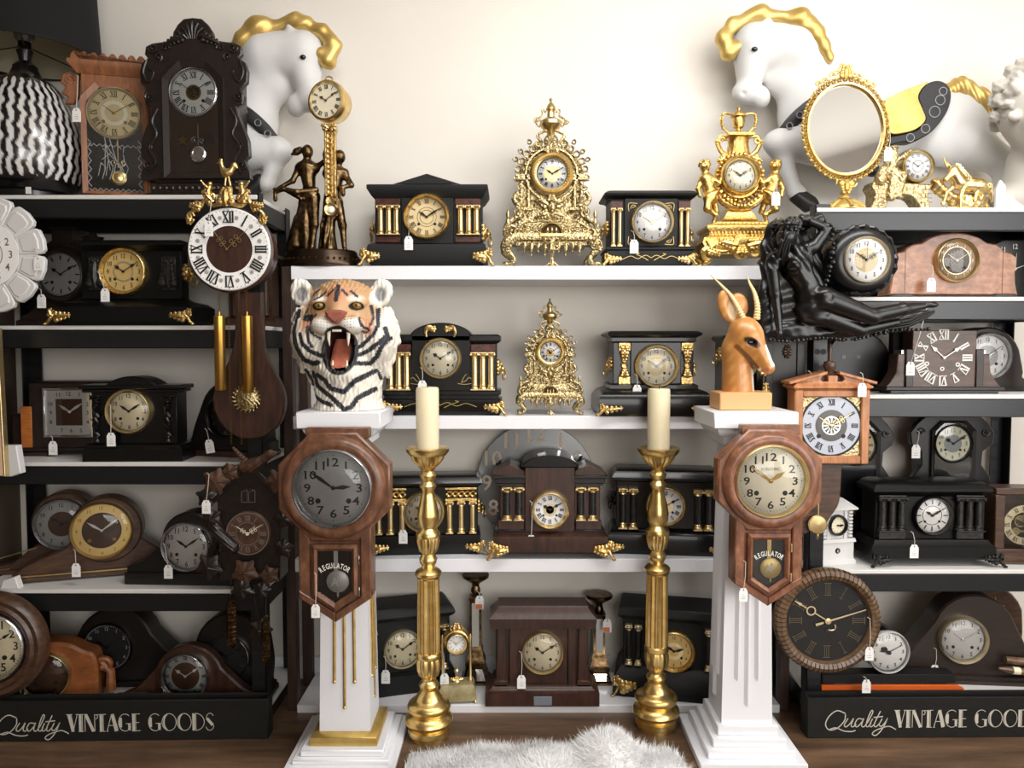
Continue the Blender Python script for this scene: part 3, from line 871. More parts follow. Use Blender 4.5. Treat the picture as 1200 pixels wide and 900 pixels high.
def sign_box(label, px0, px1, ytop, ybot, pyl, Y, rz, tx, k):
    """wooden crate front with painted lettering; tx = photo x at which the script starts, k = letter size in px"""
    T = Thing('sign_box', label, 'sign', px0, ybot, Y, rz, z=0.001)
    m = T.mb(); w = px1 - px0
    m.box(px0, px1, 0, 3.2, ytop, ybot, .6).box(px0, px0 + 3, 3.2, 20, ytop, ybot, .5).box(px1 - 3, px1, 3.2, 20, ytop, ybot, .5).box(px0 + 3, px1 - 3, 17, 20, ytop, ybot, .5).box(px0 + 3, px1 - 3, 3.2, 17, ybot - 3, ybot, .3)
    b = m.obj('box', 'sign_black')
    q = T.mb()
    for st in QUAL:
        pts = smooth_path([(tx + (x - 325) / 3.75 * k, pyl + (y - 655) / 3.75 * k) for x, y in st], 6)
        for a, c in zip(pts[:-1], pts[1:]): q.bar(a[0], a[1], c[0], c[1], 1.15 * k, None, -.15, .2)
    q.obj('script_lettering', 'sign_letter', b); q = T.mb()
    x = tx + (627 - 325) / 3.75 * k; hgt = 20.5 * k; y0 = pyl
    for ch in 'VINTAGE GOODS':
        wd, ss = letter_strokes(ch)
        for a in ss: q.bar(x + a[0] * hgt, y0 + a[1] * hgt, x + a[2] * hgt, y0 + a[3] * hgt, a[4] * hgt * 1.0, None, -.15, .2)
        x += (wd + (.02 if ch != ' ' else .12)) * hgt
    q.obj('capital_lettering', 'sign_letter', b)
    return T
sign_box('black wooden sign box lettered Quality Vintage Goods, under the rooster clock side', -40, 312, 832, 880, 848, 2.40, 1.2, -3, 1.0)
sign_box('black wooden sign box lettered Quality Vintage Goods, below the orange board', 946, 1290, 820, 868, 835, 2.425, .6, 967, 1.0)

# ------------------------------------------------------------------ white sheepskin
T = metric('sheepskin_rug', 'fluffy white sheepskin heaped on the floor between the candlesticks', 'rug', .08, 2.12)
rng = np.random.default_rng(5)
lumps = [(-.37, -.02, .045, .16, .2), (-.17, .0, .075, .2, .22), (.02, .02, .088, .17, .2), (.2, .06, .13, .135, .18), (.34, -.02, .075, .14, .2), (.0, -.22, .06, .4, .2)]
def hgt(x, y):
    h = 0
    for cx, cy, a, sx, sy in lumps:
        h = np.maximum(h, 0) + 0
        g = a * np.exp(-(((x - cx) / sx) ** 2 + ((y - cy) / sy) ** 2) * 1.3)
        h = np.maximum(h, g) + .25 * np.minimum(h, g)
    return h
nx, ny = 70, 40
vs = []; fs = []
for i in range(nx):
    for j in range(ny):
        x = -.40 + .84 * i / (nx - 1); y = -.45 + .66 * j / (ny - 1)
        vs.append((x, y, -float(hgt(x, y)) - .004 if 0 < i < nx - 1 and 0 < j < ny - 1 else -.002))
for i in range(nx - 1):
    for j in range(ny - 1):
        a = i * ny + j; fs.append((a, a + 1, a + ny + 1, a + ny))
T.mb().raw(vs, fs).obj('hide', 'fur_white', sharp=0)
vs = []; fs = []
N = 42000
xs = rng.uniform(-.39, .43, N); ys = rng.uniform(-.44, .2, N); hs = hgt(xs, ys)
e = .01
gx = (hgt(xs + e, ys) - hs) / e; gy = (hgt(xs, ys + e) - hs) / e
for i in range(N):
    if hs[i] < .012: continue
    L = rng.uniform(.014, .026); n = np.array([-gx[i], -gy[i], 1.0]); n /= np.linalg.norm(n)
    sw = np.array([math.sin(xs[i] * 31 + ys[i] * 17), math.cos(ys[i] * 27 - xs[i] * 13), -.2]) * .5 + rng.normal(0, .35, 3)
    t1 = n * .7 + sw * .3; t2 = n * .75 + sw
    p0 = np.array([xs[i], ys[i], hs[i]]); p1 = p0 + t1 * L * .55; p2 = p0 + t2 * L
    w = np.cross(n, sw + 1e-3); w = w / (np.linalg.norm(w) + 1e-9) * .0009
    b = len(vs)
    for p, q in ((p0, 1), (p0, -1), (p1, .75), (p1, -.75), (p2, 0)):
        z = p + w * q; vs.append((z[0], z[1], -z[2]))
    fs.append((b, b + 1, b + 3, b + 2)); fs.append((b + 2, b + 3, b + 4))
o = T.mb().raw(vs, fs).obj('fleece', 'fur_white', sharp=0, stuff=True)
# ------------------------------------------------------------------ tiger head on the gilt-rod pedestal
def seg_dist(x, y, pts):
    best = np.full(x.shape, 1e9, np.float32)
    for (ax, ay), (bx, by) in zip(pts[:-1], pts[1:]):
        dx, dy = bx - ax, by - ay; L = dx * dx + dy * dy + 1e-9
        h = np.clip(((x - ax) * dx + (y - ay) * dy) / L, 0, 1)
        best = np.minimum(best, np.hypot(x - ax - h * dx, y - ay - h * dy))
    return best
def mixc(base, col, m):
    return base * (1 - m[:, None]) + np.array(lin(col)[:3], np.float32) * m[:, None]
TS = [([(118, 250), (103, 330), (110, 400), (130, 470), (160, 530), (210, 550), (250, 545)], 12), ([(150, 385), (165, 440), (205, 480), (268, 505)], 10),
      ([(163, 300), (172, 255), (190, 215)], 5), ([(245, 275), (225, 325), (196, 352), (228, 388), (262, 408)], 6), ([(180, 292), (212, 290)], 15),
      ([(370, 118), (368, 190)], 11), ([(345, 135), (315, 168)], 5), ([(397, 135), (425, 165)], 5), ([(300, 145), (262, 178), (230, 190)], 5), ([(440, 140), (478, 172)], 5), ([(250, 130), (205, 165)], 5),
      ([(580, 240), (590, 330), (570, 380), (530, 420), (488, 455)], 9), ([(628, 350), (640, 390), (600, 430), (530, 480), (488, 500)], 10),
      ([(652, 405), (612, 450), (580, 510), (540, 550), (470, 548)], 10), ([(497, 295), (515, 340), (540, 362)], 5), ([(545, 220), (560, 290), (548, 330)], 5), ([(512, 372), (530, 372)], 5),
      ([(206, 605), (238, 680), (330, 742), (400, 808), (440, 795), (470, 748), (555, 700)], 11), ([(238, 615), (290, 640), (322, 690), (400, 710), (460, 650), (560, 594)], 11),
      ([(152, 590), (190, 650), (196, 705)], 9), ([(200, 738), (270, 768), (325, 785)], 10), ([(575, 600), (585, 640)], 7), ([(100, 260), (80, 300)], 4), ([(190, 340), (200, 420), (215, 455)], 7)]
TS = [([(330 + x / 5, 320 + y / 5) for x, y in p], w / 5 * 1.3) for p, w in TS]
def tiger_col(v):
    x, d, y = v[:, 0], v[:, 1], v[:, 2]
    n = np.sin(x * 1.7 + y * .9) * np.sin(y * 1.3 - x * .7) * 1.1
    c = np.tile(np.array(lin((228, 222, 208))[:3], np.float32), (len(x), 1))
    tan = np.clip((394 + 8 * np.sin(x * .35) - y) / 14, 0, 1) * np.clip((50 - np.abs(x - 402)) / 10, 0, 1)
    c = mixc(c, (190, 148, 104), tan * .95)
    org = np.clip(1 - np.hypot((x - 402) / 20, (y - 352) / 16), 0, 1) + np.clip(1 - np.hypot((x - 370) / 10, (y - 385) / 16), 0, 1) + np.clip(1 - np.hypot((x - 438) / 9, (y - 390) / 16), 0, 1)
    c = mixc(c, (196, 120, 80), np.clip(org * 1.1, 0, .8))
    for q in (383, 424):
        c = mixc(c, (236, 230, 216), np.clip(1.5 - 1.5 * np.hypot((x - q) / 11, (y - 357) / 6), 0, 1) * np.clip((362 - y) / 3, 0, 1))
    for q in (388, 420):
        c = mixc(c, (238, 234, 224), np.clip(2 - 2 * np.hypot((x - q) / 18, (y - 387) / 10), 0, 1) * (d < -14))
    back = d > 22
    for p, w in TS:
        c = mixc(c, (38, 40, 48), np.clip((w + n * .6 - seg_dist(x, y, p)) / .7 + .5, 0, 1) * ~back)
    for q in (383, 425):
        c = mixc(c, (24, 20, 18), np.clip((8.6 - np.hypot((x - q), (y - 365.5) * 1.7)) / .8, 0, 1))
    # whisker rows on the muzzle
    wh = (np.sin((x - 404) * 1.9) > .55) & (np.sin((y - 375) * 2.0 + np.abs(x - 404) * .25) > .6) & (y > 376) & (y < 391) & (np.abs(x - 404) > 8) & (np.abs(x - 404) < 23) & (d < -14)
    c = mixc(c, (60, 58, 58), wh.astype(np.float32) * .8)
    # lips
    mo = np.hypot((x - 405.5) / 19.5, (y - 415) / 26)
    c = mixc(c, (26, 24, 26), np.clip((1.1 - mo) / .06, 0, 1) * (d < 24))
    c = mixc(c, (54, 18, 14), np.clip((.92 - mo) / .06, 0, 1) * (d > -20))
    for q in (355, 447):
        c = mixc(c, (236, 232, 222), np.clip((1 - np.hypot((x - q) / 15, (y - 347) / 19)) * 4, 0, 1) * (np.abs(x - 401) > 36))
        c = mixc(c, (74, 76, 88), np.clip((1 - np.hypot((x - q) / 8, (y - 350) / 10)) * 3, 0, 1) * (.35 + .6 * np.abs(np.sin(x * 1.3 + y * .8))))
    return c
T = Thing('tiger_head', 'painted roaring tiger head on the gilt-rod pedestal', 'sculpture', 404, 484, 2.36, z=P(395, 483, 2.26).z + .0005)
pr = [egg((404, 2, 372), (42, 38, 36)), egg((404, 4, 355), (34, 30, 22), 8), egg((366, 2, 402), (23, 30, 32), 8), egg((443, 2, 402), (23, 30, 32), 8),
      egg((389, -30, 386), (16, 16, 11), 5), egg((420, -30, 386), (16, 16, 11), 5), capsule((404, -20, 352), (405, -36, 374), 11, 9, 8),
      egg((383, -22, 361), (11, 10, 6), 4, -.15), egg((425, -22, 361), (11, 10, 6), 4, .15),
      egg((405, -18, 441), (20, 19, 9), 6), capsule((392, -10, 415), (394, -12, 440), 10, 8, 6), capsule((419, -10, 415), (417, -12, 440), 10, 8, 6),
      capsule((405, 6, 425), (408, 8, 478), 40, 38, 12), egg((408, 8, 482), (42, 38, 8), 6)]
for k, (x, y, a) in enumerate([(349, 378, 2.6), (347, 400, 2.4), (350, 418, 2.2), (356, 434, 2.0), (366, 446, 1.8), (459, 378, .5), (463, 402, .75), (458, 422, .9), (453, 440, 1.1), (441, 450, 1.3), (352, 390, 2.7), (461, 390, .4)]):
    pr.append(capsule((x - 6 * math.cos(a), 4, y - 6 * math.sin(a)), (x + 4 * math.cos(a), 3, y + 5 * math.sin(a)), 11, 4, 5))
for x, sg in ((355, -1), (447, 1)):
    pr += [egg((x, 4, 348), (13, 6, 17), 1.2, .3 * sg), cut(egg((x, -4, 349), (9, 6, 12.5), 3, .3 * sg))]
pr += [cut(egg((405.5, -32, 414), (16.5, 40, 24))), cut(egg((383, -34, 364.5), (7, 6, 4.2))), cut(egg((425, -34, 364.5), (7, 6, 4.2)))]
def fur(X, D, Y):
    a = np.clip((np.hypot((X - 404) / 30, (Y - 378) / 26) - .8) * 2, 0, 1)
    return a * (.75 * np.sin(X * .62 + 1.1 * np.sin(Y * .21 + X * .05) + D * .3) * np.sin(Y * .17 + X * .23 + D * .2) + .45 * np.sin(X * 1.35 + Y * .3 + 1.4 * np.sin(Y * .4)))
sculpt(T.mb(), pr, .95, fur, floor=484).obj('head', 'tiger_paint', col=tiger_col, sharp=0)
T.mb().prism([(393.5, 372), (399, 370), (411, 370), (416.5, 372), (415, 378.5), (409, 384), (405, 386), (401, 384), (395, 378.5)], -50, -36, 3).obj('nose', 'nose_brown')
for x, e in ((383, 'eye_amber'), (425, 'eye_amber')):
    o = T.mb().ell((x, -29, 364.8), (5.4, 4, 3.8), 16, 11).obj('eye', e)
    T.mb().ell((x + .4, -31.6, 364.6), (2, 1.7, 2.2), 10, 7).obj('pupil', 'eye_black', o)
T.mb().ell((405, 2, 420), (19, 12, 26), 14, 9).obj('throat', 'mouth_dark')
m = T.mb(); m.rings([[(404.5 + w * math.cos(a), d + 3 * math.sin(a) + (1.8 if abs(math.cos(a)) < .35 and math.sin(a) < 0 else 0), y) for a in [i * PI / 8 for i in range(16)]] for w, d, y in ((8, -8, 402), (10.5, -12, 412), (10.5, -22, 424), (10, -30, 431), (7, -34, 434), (2, -35, 435))])
m.obj('tongue', 'tongue_pink')
for x, y0, y1, r in ((395, 393, 410, 2.3), (417, 393, 410, 2.3)):
    T.mb().tube([(x, -36, y0), (x, -37, (y0 + y1) / 2), (x + (.6 if x < 405 else -.6), -35, y1)], [r, r * .8, .4], 9).obj('fang', 'tooth_ivory')
for x, y0, y1, r in ((398, 436, 426, 2.0), (414, 436, 426, 2.0)):
    T.mb().tube([(x, -31, y0), (x, -32, (y0 + y1) / 2), (x, -31, y1)], [r, r * .75, .4], 9).obj('fang', 'tooth_ivory')
for i in range(6):
    x = 401 + i * 1.75
    T.mb().ell((x, -42, 393), (.9, .9, 1.6), 7, 5).obj('tooth', 'tooth_ivory')

# ------------------------------------------------------------------ antelope head on the fluted pedestal
T = Thing('antelope_head', 'carved tan antelope head with ringed horns on the fluted white pedestal', 'sculpture', 868, 481, 2.37, z=P(395, 483, 2.26).z + .0005)
pr = [capsule((866, 6, 462), (864, 4, 412), 18.5, 17, 8), capsule((864, 4, 412), (868, 0, 392), 16, 16, 8),
      egg((872, -4, 393), (18, 16, 20), 6, -.4), capsule((876, -10, 398), (893, -20, 430), 13, 6.2, 8), egg((893, -21, 433), (6.4, 6, 6.5), 4), capsule((868, -6, 404), (886, -16, 432), 10, 4.5, 6),
      egg((852, 4, 361), (11, 5, 20), 4, -.28), egg((866, 8, 360), (11, 5, 15), 4, -.2), cut(egg((856, -3, 363), (6, 4.5, 15), 3, -.28)),
      cut(egg((873, -21, 403), (5.5, 4, 3.6), 2, .45))]
def gz(v):
    x, d, y = v[:, 0], v[:, 1], v[:, 2]
    c = np.tile(np.array(lin((205, 146, 78))[:3], np.float32), (len(x), 1))
    c = mixc(c, (168, 104, 52), np.clip(.5 + .6 * np.sin(x * .5 + y * .2) * np.sin(y * .25), 0, .5))
    c = mixc(c, (226, 178, 146), np.clip((6 - seg_dist(x, y, [(884, 380), (892, 398)])) / 3, 0, 1) * (.5 + .5 * np.sign(np.sin(x * 2.1) * np.sin(y * 1.8))))
    c = mixc(c, (240, 230, 214), np.clip((3.6 - seg_dist(x, y, [(891, 408), (896, 428)])) / 1.5, 0, 1))
    c = mixc(c, (238, 230, 216), np.clip((4.5 - seg_dist(x, y, [(880, 430), (884, 462)])) / 1.5, 0, 1) * (y > 432))
    c = mixc(c, (120, 78, 44), np.clip((3.2 - seg_dist(x, y, [(858, 408), (870, 420), (880, 432)])) / 1.2, 0, 1))
    c = mixc(c, (60, 36, 24), np.clip((1.25 - np.hypot((x - 873.5) / 8, (y - 403 - (x - 873) * .4) / 4.6)) * 4, 0, 1))
    c = mixc(c, (222, 192, 150), np.clip((1 - np.hypot((x - 857) / 6.5, (y - 365) / 14)) * 4, 0, 1))
    c = mixc(c, (190, 104, 92), np.clip((1 - np.hypot((x - 890) / 2.4, (y - 434) / 3)) * 3, 0, 1))
    return c
sculpt(T.mb(), pr, .95).obj('head', 'gazelle_paint', col=gz, sharp=0)
T.mb().ell((873, -16.5, 403), (5, 2.6, 3.2), 12, 8).obj('eye', 'eye_black')
for pts in ([(869, -6, 379), (863, -5, 366), (855, -1, 350), (844, 5, 336), (833, 10, 324)], [(883, -6, 377), (884, -5, 362), (882, 0, 346), (878, 6, 334), (876, 9, 325)]):
    p = smooth_path(pts, 9); n = len(p)
    T.mb().tube(p, [(3.9 - 3.4 * (i / (n - 1)) ** 1.1) * (1 + (.16 if i % 2 else -.1) * (i < n * .8)) for i in range(n)], 10).obj('horn', 'horn_cream')
T.mb().box(838, 898, -20, 26, 460.5, 481, 1.2).obj('base_block', 'tan_block', label='pale wooden base block')

# ------------------------------------------------------------------ carousel horses on the wall
def horse(label, mirror, dy, Y):
    mx = (lambda x: 1238 - x) if mirror else (lambda x: x); lf = 24 if mirror else 0
    T = Thing('carousel_horse', label, 'sculpture', mx(1000), 250 + dy, Y)
    def mm(ps):
        out = []
        for p in ps:
            if p[0] == '-': out.append(('-', mm([p[1]])[0]))
            elif p[0] == 'c': out.append(('c', (mx(p[1][0]), p[1][1], p[1][2] + dy), (mx(p[2][0]), p[2][1], p[2][2] + dy)) + p[3:])
            else: out.append(('e', (mx(p[1][0]), p[1][1], p[1][2] + dy), p[2], p[3], -p[4] if mirror else p[4]))
        return out
    body = [egg((1010, 10, 150), (66, 24, 42), 10), egg((1115, 10, 150), (52, 25, 44), 12), egg((955, 8, 127), (42, 24, 50), 12, .35), egg((930, 6, 76), (42, 19, 44), 12, .5), capsule((925, 4, 60), (880, 2, 55), 28, 24, 10),
            capsule((880, 0, 62), (874, -2, 108), 24, 12, 8), egg((872, -3, 112), (17, 13, 14), 5), egg((888, -3, 118), (11, 11, 13), 4),
            egg((893, -6, 62), (20, 14, 22), 6), capsule((893, -10, 28), (890, -8, 46), 4, 9, 4),
            capsule((960, 0, 170), (912, -4, 170), 26, 17, 9), egg((906, -6, 170), (15, 13, 13), 5), capsule((912, -4, 176), (928, -4, 226), 11, 9, 6), egg((934, -4, 228), (9, 9, 10), 4),
            capsule((985, 14, 165), (1000, 16, 190), 22, 14, 8),
            capsule((1135, 4, 170), (1172, 0, 190), 26, 16, 10), capsule((1172, 0, 190), (1180, 0, 235), 14, 9, 8),
            cut(egg((874.5, -27, 70), (4, 4, 3.2))), cut(egg((865, -15, 116), (2.4, 4, 2.4))), cut(capsule((864, -13, 125), (884, -14, 124), 1.2))]
    if mirror:
        body = [p for k, p in enumerate(body) if k not in (1, 15, 16)]
        body[11] = capsule((912, -4, 176), (922, -4, 206), 11, 9, 6); body[12] = egg((925, -4, 208), (9, 9, 9), 4)
    m = T.mb(); sculpt(m, mm(body), 2.0); m.obj('body', 'plaster_white', sharp=0)
    def X(l): return [(mx(x), d, y + dy) for x, d, y in l]
    T.mb().ell((mx(874.5), -22.5, 70 + dy), (3.6, 2.6, 2.8), 10, 7).obj('eye', 'eye_black')
    mane = [capsule((850, -6, 68), (843, -6, 50), 10, 8), capsule((843, -6, 50), (855, -5, 36), 8, 8), capsule((855, -5, 36), (885, -5, 24), 8, 9), capsule((885, -5, 24), (906, -6, 29), 9, 5), capsule((904, -8, 29), (928, -10, 31), 6, 11), capsule((928, -10, 31), (946, -10, 46), 11, 10), capsule((946, -10, 46), (964, -9, 72), 10, 4), egg((858, -9, 62), (9, 7, 7)), egg((885, -6, 26), (18, 10, 9)), egg((930, -9, 34), (16, 10, 12)), capsule((956, -9, 58), (966, -8, 78), 7, 3)]
    m = T.mb(); sculpt(m, mm(mane), 1.4, lambda X_, D, Y_: .6 * np.sin(X_ * .25 + Y_ * .3 + D * .2)); m.obj('mane', 'gold_paint', sharp=0)
    if not mirror:
     m = T.mb(); sculpt(m, mm([capsule((1095, 8, 116), (1125, 8, 104), 8, 12), capsule((1125, 8, 104), (1146, 6, 120), 12, 14), capsule((1146, 6, 120), (1154, 2, 160), 14, 5)]), 1.6, lambda X_, D, Y_: 1.1 * np.sin(X_ * .7 - Y_ * .25)); m.obj('tail', 'gold_paint', sharp=0)
    # breast strap following the chest
    def plate(pts, d0, d1, w, name, mat):
        m = T.mb(); p = smooth_path(pts, 6); L = []; R = []
        for i, q in enumerate(p):
            a = p[max(i - 1, 0)]; b = p[min(i + 1, len(p) - 1)]
            tx, ty = b[0] - a[0], b[2] - a[2]; l = math.hypot(tx, ty) or 1
            L.append((q[0] - ty / l * w, q[1], q[2] + tx / l * w)); R.append((q[0] + ty / l * w, q[1], q[2] - tx / l * w))
        m.rings([[ (mx(a[0]), a[1], a[2] + dy), (mx((a[0] + b[0]) / 2), a[1] - 2.5, (a[2] + b[2]) / 2 + dy), (mx(b[0]), b[1], b[2] + dy), (mx((a[0] + b[0]) / 2), a[1] + 7, (a[2] + b[2]) / 2 + dy)] for a, b in zip(L, R)])
        return m.obj(name, mat)
    st = plate([(913, -10, 160), (924, -14, 146), (940, -17, 132), (958, -16, 122), (980, -12, 112)], 0, 0, 7.5, 'breast_strap', 'harness_black')
    m = T.mb()
    for x, y in ((917, 154), (928, 142), (943, 130)):
        m.ring(mx(x), y + dy, [(3.2, -19.5), (3.8, -19.5), (3.8, -17), (3.2, -17)], 14)
    m.obj('strap_ring', 'silver_ink', st)
    # saddle cloth and saddle
    if not mirror:
        cl = smooth_path([(1062, 122), (1066, 113), (1075, 106), (1086, 104), (1096, 109), (1100, 120), (1096, 138), (1081, 159), (1062, 171), (1045, 173), (1030, 176), (1028, 168), (1045, 164), (1062, 159), (1071, 149), (1067, 136)], 5)
        sd = T.mb().prism([(x, y + dy) for x, y in cl], -20, -4, 1.2).obj('saddle_cloth', 'harness_black')
        m = T.mb()
        for x, y, r in ((1090, 116, 4.5), (1087, 126, 5.5), (1081, 139, 6.2), (1071, 158, 5), (1054, 168, 4.6)):
            m.ring(mx(x), y + dy, [(r - .5, -20.8), (r + .3, -20.8), (r + .3, -19.6), (r - .5, -19.6)], 16)
        m.obj('ring_ornament', 'silver_ink', sd)
        T.mb().prism([(x, y + dy) for x, y in smooth_path([(1024, 126), (1042, 117), (1060, 110), (1072, 106), (1064, 115), (1061, 124), (1066, 136), (1070, 148), (1061, 158), (1046, 163), (1030, 163), (1020, 146)], 5)], -22.5, -6, .5).obj('saddle', 'gold_paint')
    m = T.mb(); sculpt(m, mm([capsule((932, -4, 230 - lf), (946, -4, 240 - lf), 9.5, 10.5, 6), egg((951, -4, 243 - lf), (6, 9, 6), 4)]), 1.3); m.obj('hoof', 'hoof_black', sharp=0)
    m = T.mb(); sculpt(m, mm([capsule((1012, 14, 192), (1028, 14, 197), 9, 8, 6)]), 1.5); m.obj('hoof', 'hoof_black', sharp=0)
    return T
horse('white plaster horse with gilt mane on the wall, behind the oval gilt mirror', False, 0, 2.755)
horse('white plaster horse with gilt mane on the wall, behind the dark carved shelf clock', True, 9, 2.755)

# ------------------------------------------------------------------ classical plaster bust at the edge
T = Thing('plaster_bust', 'off-white plaster bust of a curly-haired young man, cut by the edge', 'sculpture', 1215, 243, 2.57, z=ZR[0] + .0005)
pr = [egg((1216, -8, 122), (52, 42, 56), 10), egg((1222, -18, 150), (42, 36, 46), 12), capsule((1218, 10, 185), (1218, 14, 215), 30, 34, 10), egg((1202, 18, 226), (38, 24, 14), 10),
      egg((1190, -42, 127), (15, 9, 5), 4, .2), egg((1226, -58, 148), (8, 12, 16), 5), capsule((1186, -36, 150), (1196, -34, 166), 10, 12, 8), egg((1222, -48, 176), (14, 8, 6), 4), egg((1222, -40, 190), (18, 14, 12), 6),
      cut(egg((1188, -50, 136), (11, 9, 4.4)))]
rg = random.Random(3)
cr = []
for i in range(120):
    a = rg.uniform(-PI, PI); u = rg.uniform(-.95, .35)
    x = 1216 + 54 * math.cos(a) * math.sqrt(1 - u * u * .9); d = -8 + 44 * math.sin(a) * math.sqrt(1 - u * u * .9); y = 122 + 58 * u
    if d < -18 and y > 108 and abs(x - 1216) < 46: continue
    cr.append(egg((x, d, y), (rg.uniform(5, 9), rg.uniform(5, 9), rg.uniform(4, 8)), 2.2))
m = T.mb(); sculpt(m, pr + cr + [egg((1188, -42, 136.5), (7.5, 4.5, 3.4), 1)], 1.6, lambda X_, D, Y_: np.where(Y_ < 140, 1.1 * np.sin(X_ * .55 + 1.3 * np.sin(Y_ * .4)) * np.sin(Y_ * .6 + D * .45) * ((D > -24) | (Y_ < 108)), 0), floor=242.5); m.obj('bust', 'plaster_bust', sharp=0)
m = T.mb(); m.box(1168, 1222, -4, 40, 222, 243, 2)
m.obj('plinth', 'plaster_bust')
# ------------------------------------------------------------------ left rack, top board
def mirror_outline(pts, cx):
    """right-hand half given top to bottom; returns the closed outline"""
    return pts + [(2 * cx - x, y) for x, y in reversed(pts) if abs(x - cx) > .01]
def crop(pts, x0, y0, k): return [(x0 + a / k, y0 + b / k) for a, b in pts]

T = Thing('table_lamp', 'zebra-striped black ceramic table lamp with a black drum shade', 'lamp', 34, 222, 2.635, z=ZL[0] + .0005)
def zeb(v):
    x, d, y = v[:, 0], v[:, 1], v[:, 2]
    a = np.arctan2(x - 34, -d)
    w = np.sin(34 * a + .85 * np.sin(y * .3 + 4 * a) + .4 * np.sin(y * .62 - 7 * a + 1) + 2.2 * np.sin(y * .028 + 2 * a))
    lim = (y > 89 + 3 * np.sin(a * 23)) & (y < 199 + 3 * np.sin(a * 31))
    m = np.clip((w - .05) * 3 + .5, 0, 1) * lim
    c = np.tile(np.array(lin((16, 15, 16))[:3], np.float32), (len(x), 1))
    return mixc(c, (214, 212, 208), m)
prof = smooth_path([(13, 66), (14, 70), (19, 79), (30, 86), (44, 103), (56, 130), (61.5, 158), (61, 182), (55, 202), (47, 211), (44, 214)], 12)
T.mb().lathe(34, 0, prof, 260).obj('ceramic_body', 'zebra_glaze', col=zeb, sharp=0)
T.mb().lathe(34, 0, [(44, 213.5), (47, 215), (48, 220), (46, 222)], 48).obj('foot_ring', 'black_lacquer')
T.mb().lathe(34, 0, [(7, 38), (7, 46), (9, 48), (7, 54), (6, 60), (10, 63), (13, 66.5)], 24).obj('neck', 'black_lacquer')
m = T.mb()
sh = [(80, 54), (78, 16), (74, -60), (73, -60), (77, 16), (79, 54)]
m.rings([[(34 + r * math.sin(2 * PI * i / 64), -r * math.cos(2 * PI * i / 64), y) for i in range(64)] for r, y in sh[:3]], cap=False)
so = m.obj('lamp_shade', 'shade_black')
T.mb().rings([[(34 + r * math.sin(2 * PI * i / 64), -r * math.cos(2 * PI * i / 64), y) for i in range(64)] for r, y in sh[3:]], cap=False).obj('shade_lining', 'shade_lining', so)
m = T.mb(); m.tube([(34 + 79.5 * math.sin(2 * PI * i / 48), -79.5 * math.cos(2 * PI * i / 48), 54) for i in range(48)], .9, 6, True)
m.obj('shade_rim', 'black_matt', so)
m = T.mb()
for a in (0.5, 2.6, 4.7): m.tube([(34, 0, 42), (34 + 79 * math.sin(a), -79 * math.cos(a), 53)], .8, 6)
m.obj('shade_carrier', 'steel_dark')
T.mb().ell((34, 0, 28), (11, 11, 13), 14, 10).obj('bulb', 'glass_frost')
T.mb().box(60, 65, -48, -46, 213.5, 221).obj('switch_plate', 'shelf_white', label='small white sticker on the foot')

# orange oak shelf clock
T = Thing('shelf_clock', 'orange oak shelf clock with scalloped cornice and etched glass door', 'clock', 132, 228, 2.6, rz=14, z=ZL[0] + .0005)
m = T.mb()
m.prism([(101, 78), (172, 78), (174, 222), (102, 222)], 0, 30, 1)
m.mould(102, 174, 2, 30, [(0, 221), (4, 223), (5, 228)])
m.obj('case', 'oak_orange')
c = T.mb(); c.loft([(90, 178, -8, 32, 70), (89, 181, -8, 32, 73), (92, 179, -6, 32, 77), (98, 174, -1, 30, 84)])
n = 9; pts = [(92, 70)]
for i in range(n):
    x0 = 92 + i * 10; pts += [(x0 + 1, 64), (x0 + 3.5, 61), (x0 + 6.5, 61), (x0 + 9, 64), (x0 + 10, 68)]
pts += [(180, 70)]
c.prism(pts, -6, -2, .6); c.obj('cornice', 'oak_orange')
for sg in (-1, 1):
    e = T.mb(); bx = 98 if sg < 0 else 174
    e.prism([(bx, 84), (bx + sg * 8, 80), (bx + sg * 17, 84), (bx + sg * 20, 94), (bx + sg * 14, 98), (bx + sg * 19, 106), (bx + sg * 12, 110), (bx + sg * 16, 118), (bx + sg * 6, 117), (bx, 108)], 6, 11, 1)
    e.spiral(bx + sg * 10, 91, 6, 1.5, 0, 8 * sg, 1.4, 6); e.obj('carved_ear', 'oak_orange')
dr = T.mb()
inner = [(107, 115), (121, 99), (151, 99), (166, 114), (166, 217), (107, 217)]; outer = [(101, 111), (117, 93), (155, 93), (171, 110), (171, 221), (101, 221)]
for i in range(6):
    a, b, c2, d2 = outer[i], outer[(i + 1) % 6], inner[(i + 1) % 6], inner[i]
    dr.rings([[(a[0], 0, a[1]), (b[0], 0, b[1]), (b[0], -3, b[1]), (a[0], -3, a[1])], [(d2[0], 0, d2[1]), (c2[0], 0, c2[1]), (c2[0], -1.5, c2[1]), (d2[0], -1.5, d2[1])]])
dro = dr.obj('door', 'oak_orange')
T.mb().prism(inner, -.3, 0).obj('back_panel', 'black_worn')
dial(T, 136, 127, 28, 'dial_buff', -.5, 'roman', 'ink_brown', .78, .24, 'thin', 'brass_dull', (10, 9.5), 'gold_pale', 2.2, 3, inner=(((.36, .52), 'dial_cream'),), holes='brass_dull', hl=(.5, .85))
m = T.mb()
for y in (165, 216):
    scroll_line(m, [(108 + i * 3, y + (1.5 if i % 2 else -1.5)) for i in range(20)], .7, -2)
for x in (109, 163):
    scroll_line(m, [(x + (2 if i % 2 else -2), 158 + i * 5) for i in range(12)], .8, -2)
for i in range(11):
    a = i * .57; m.bar(120 + 30 * math.sin(a) * .4 + 14, 180 + 15 * math.cos(a * 1.7), 130 + 22 * math.sin(a * 1.3) * .5 + 6, 176 + 22 * math.cos(a), .7, None, -2)
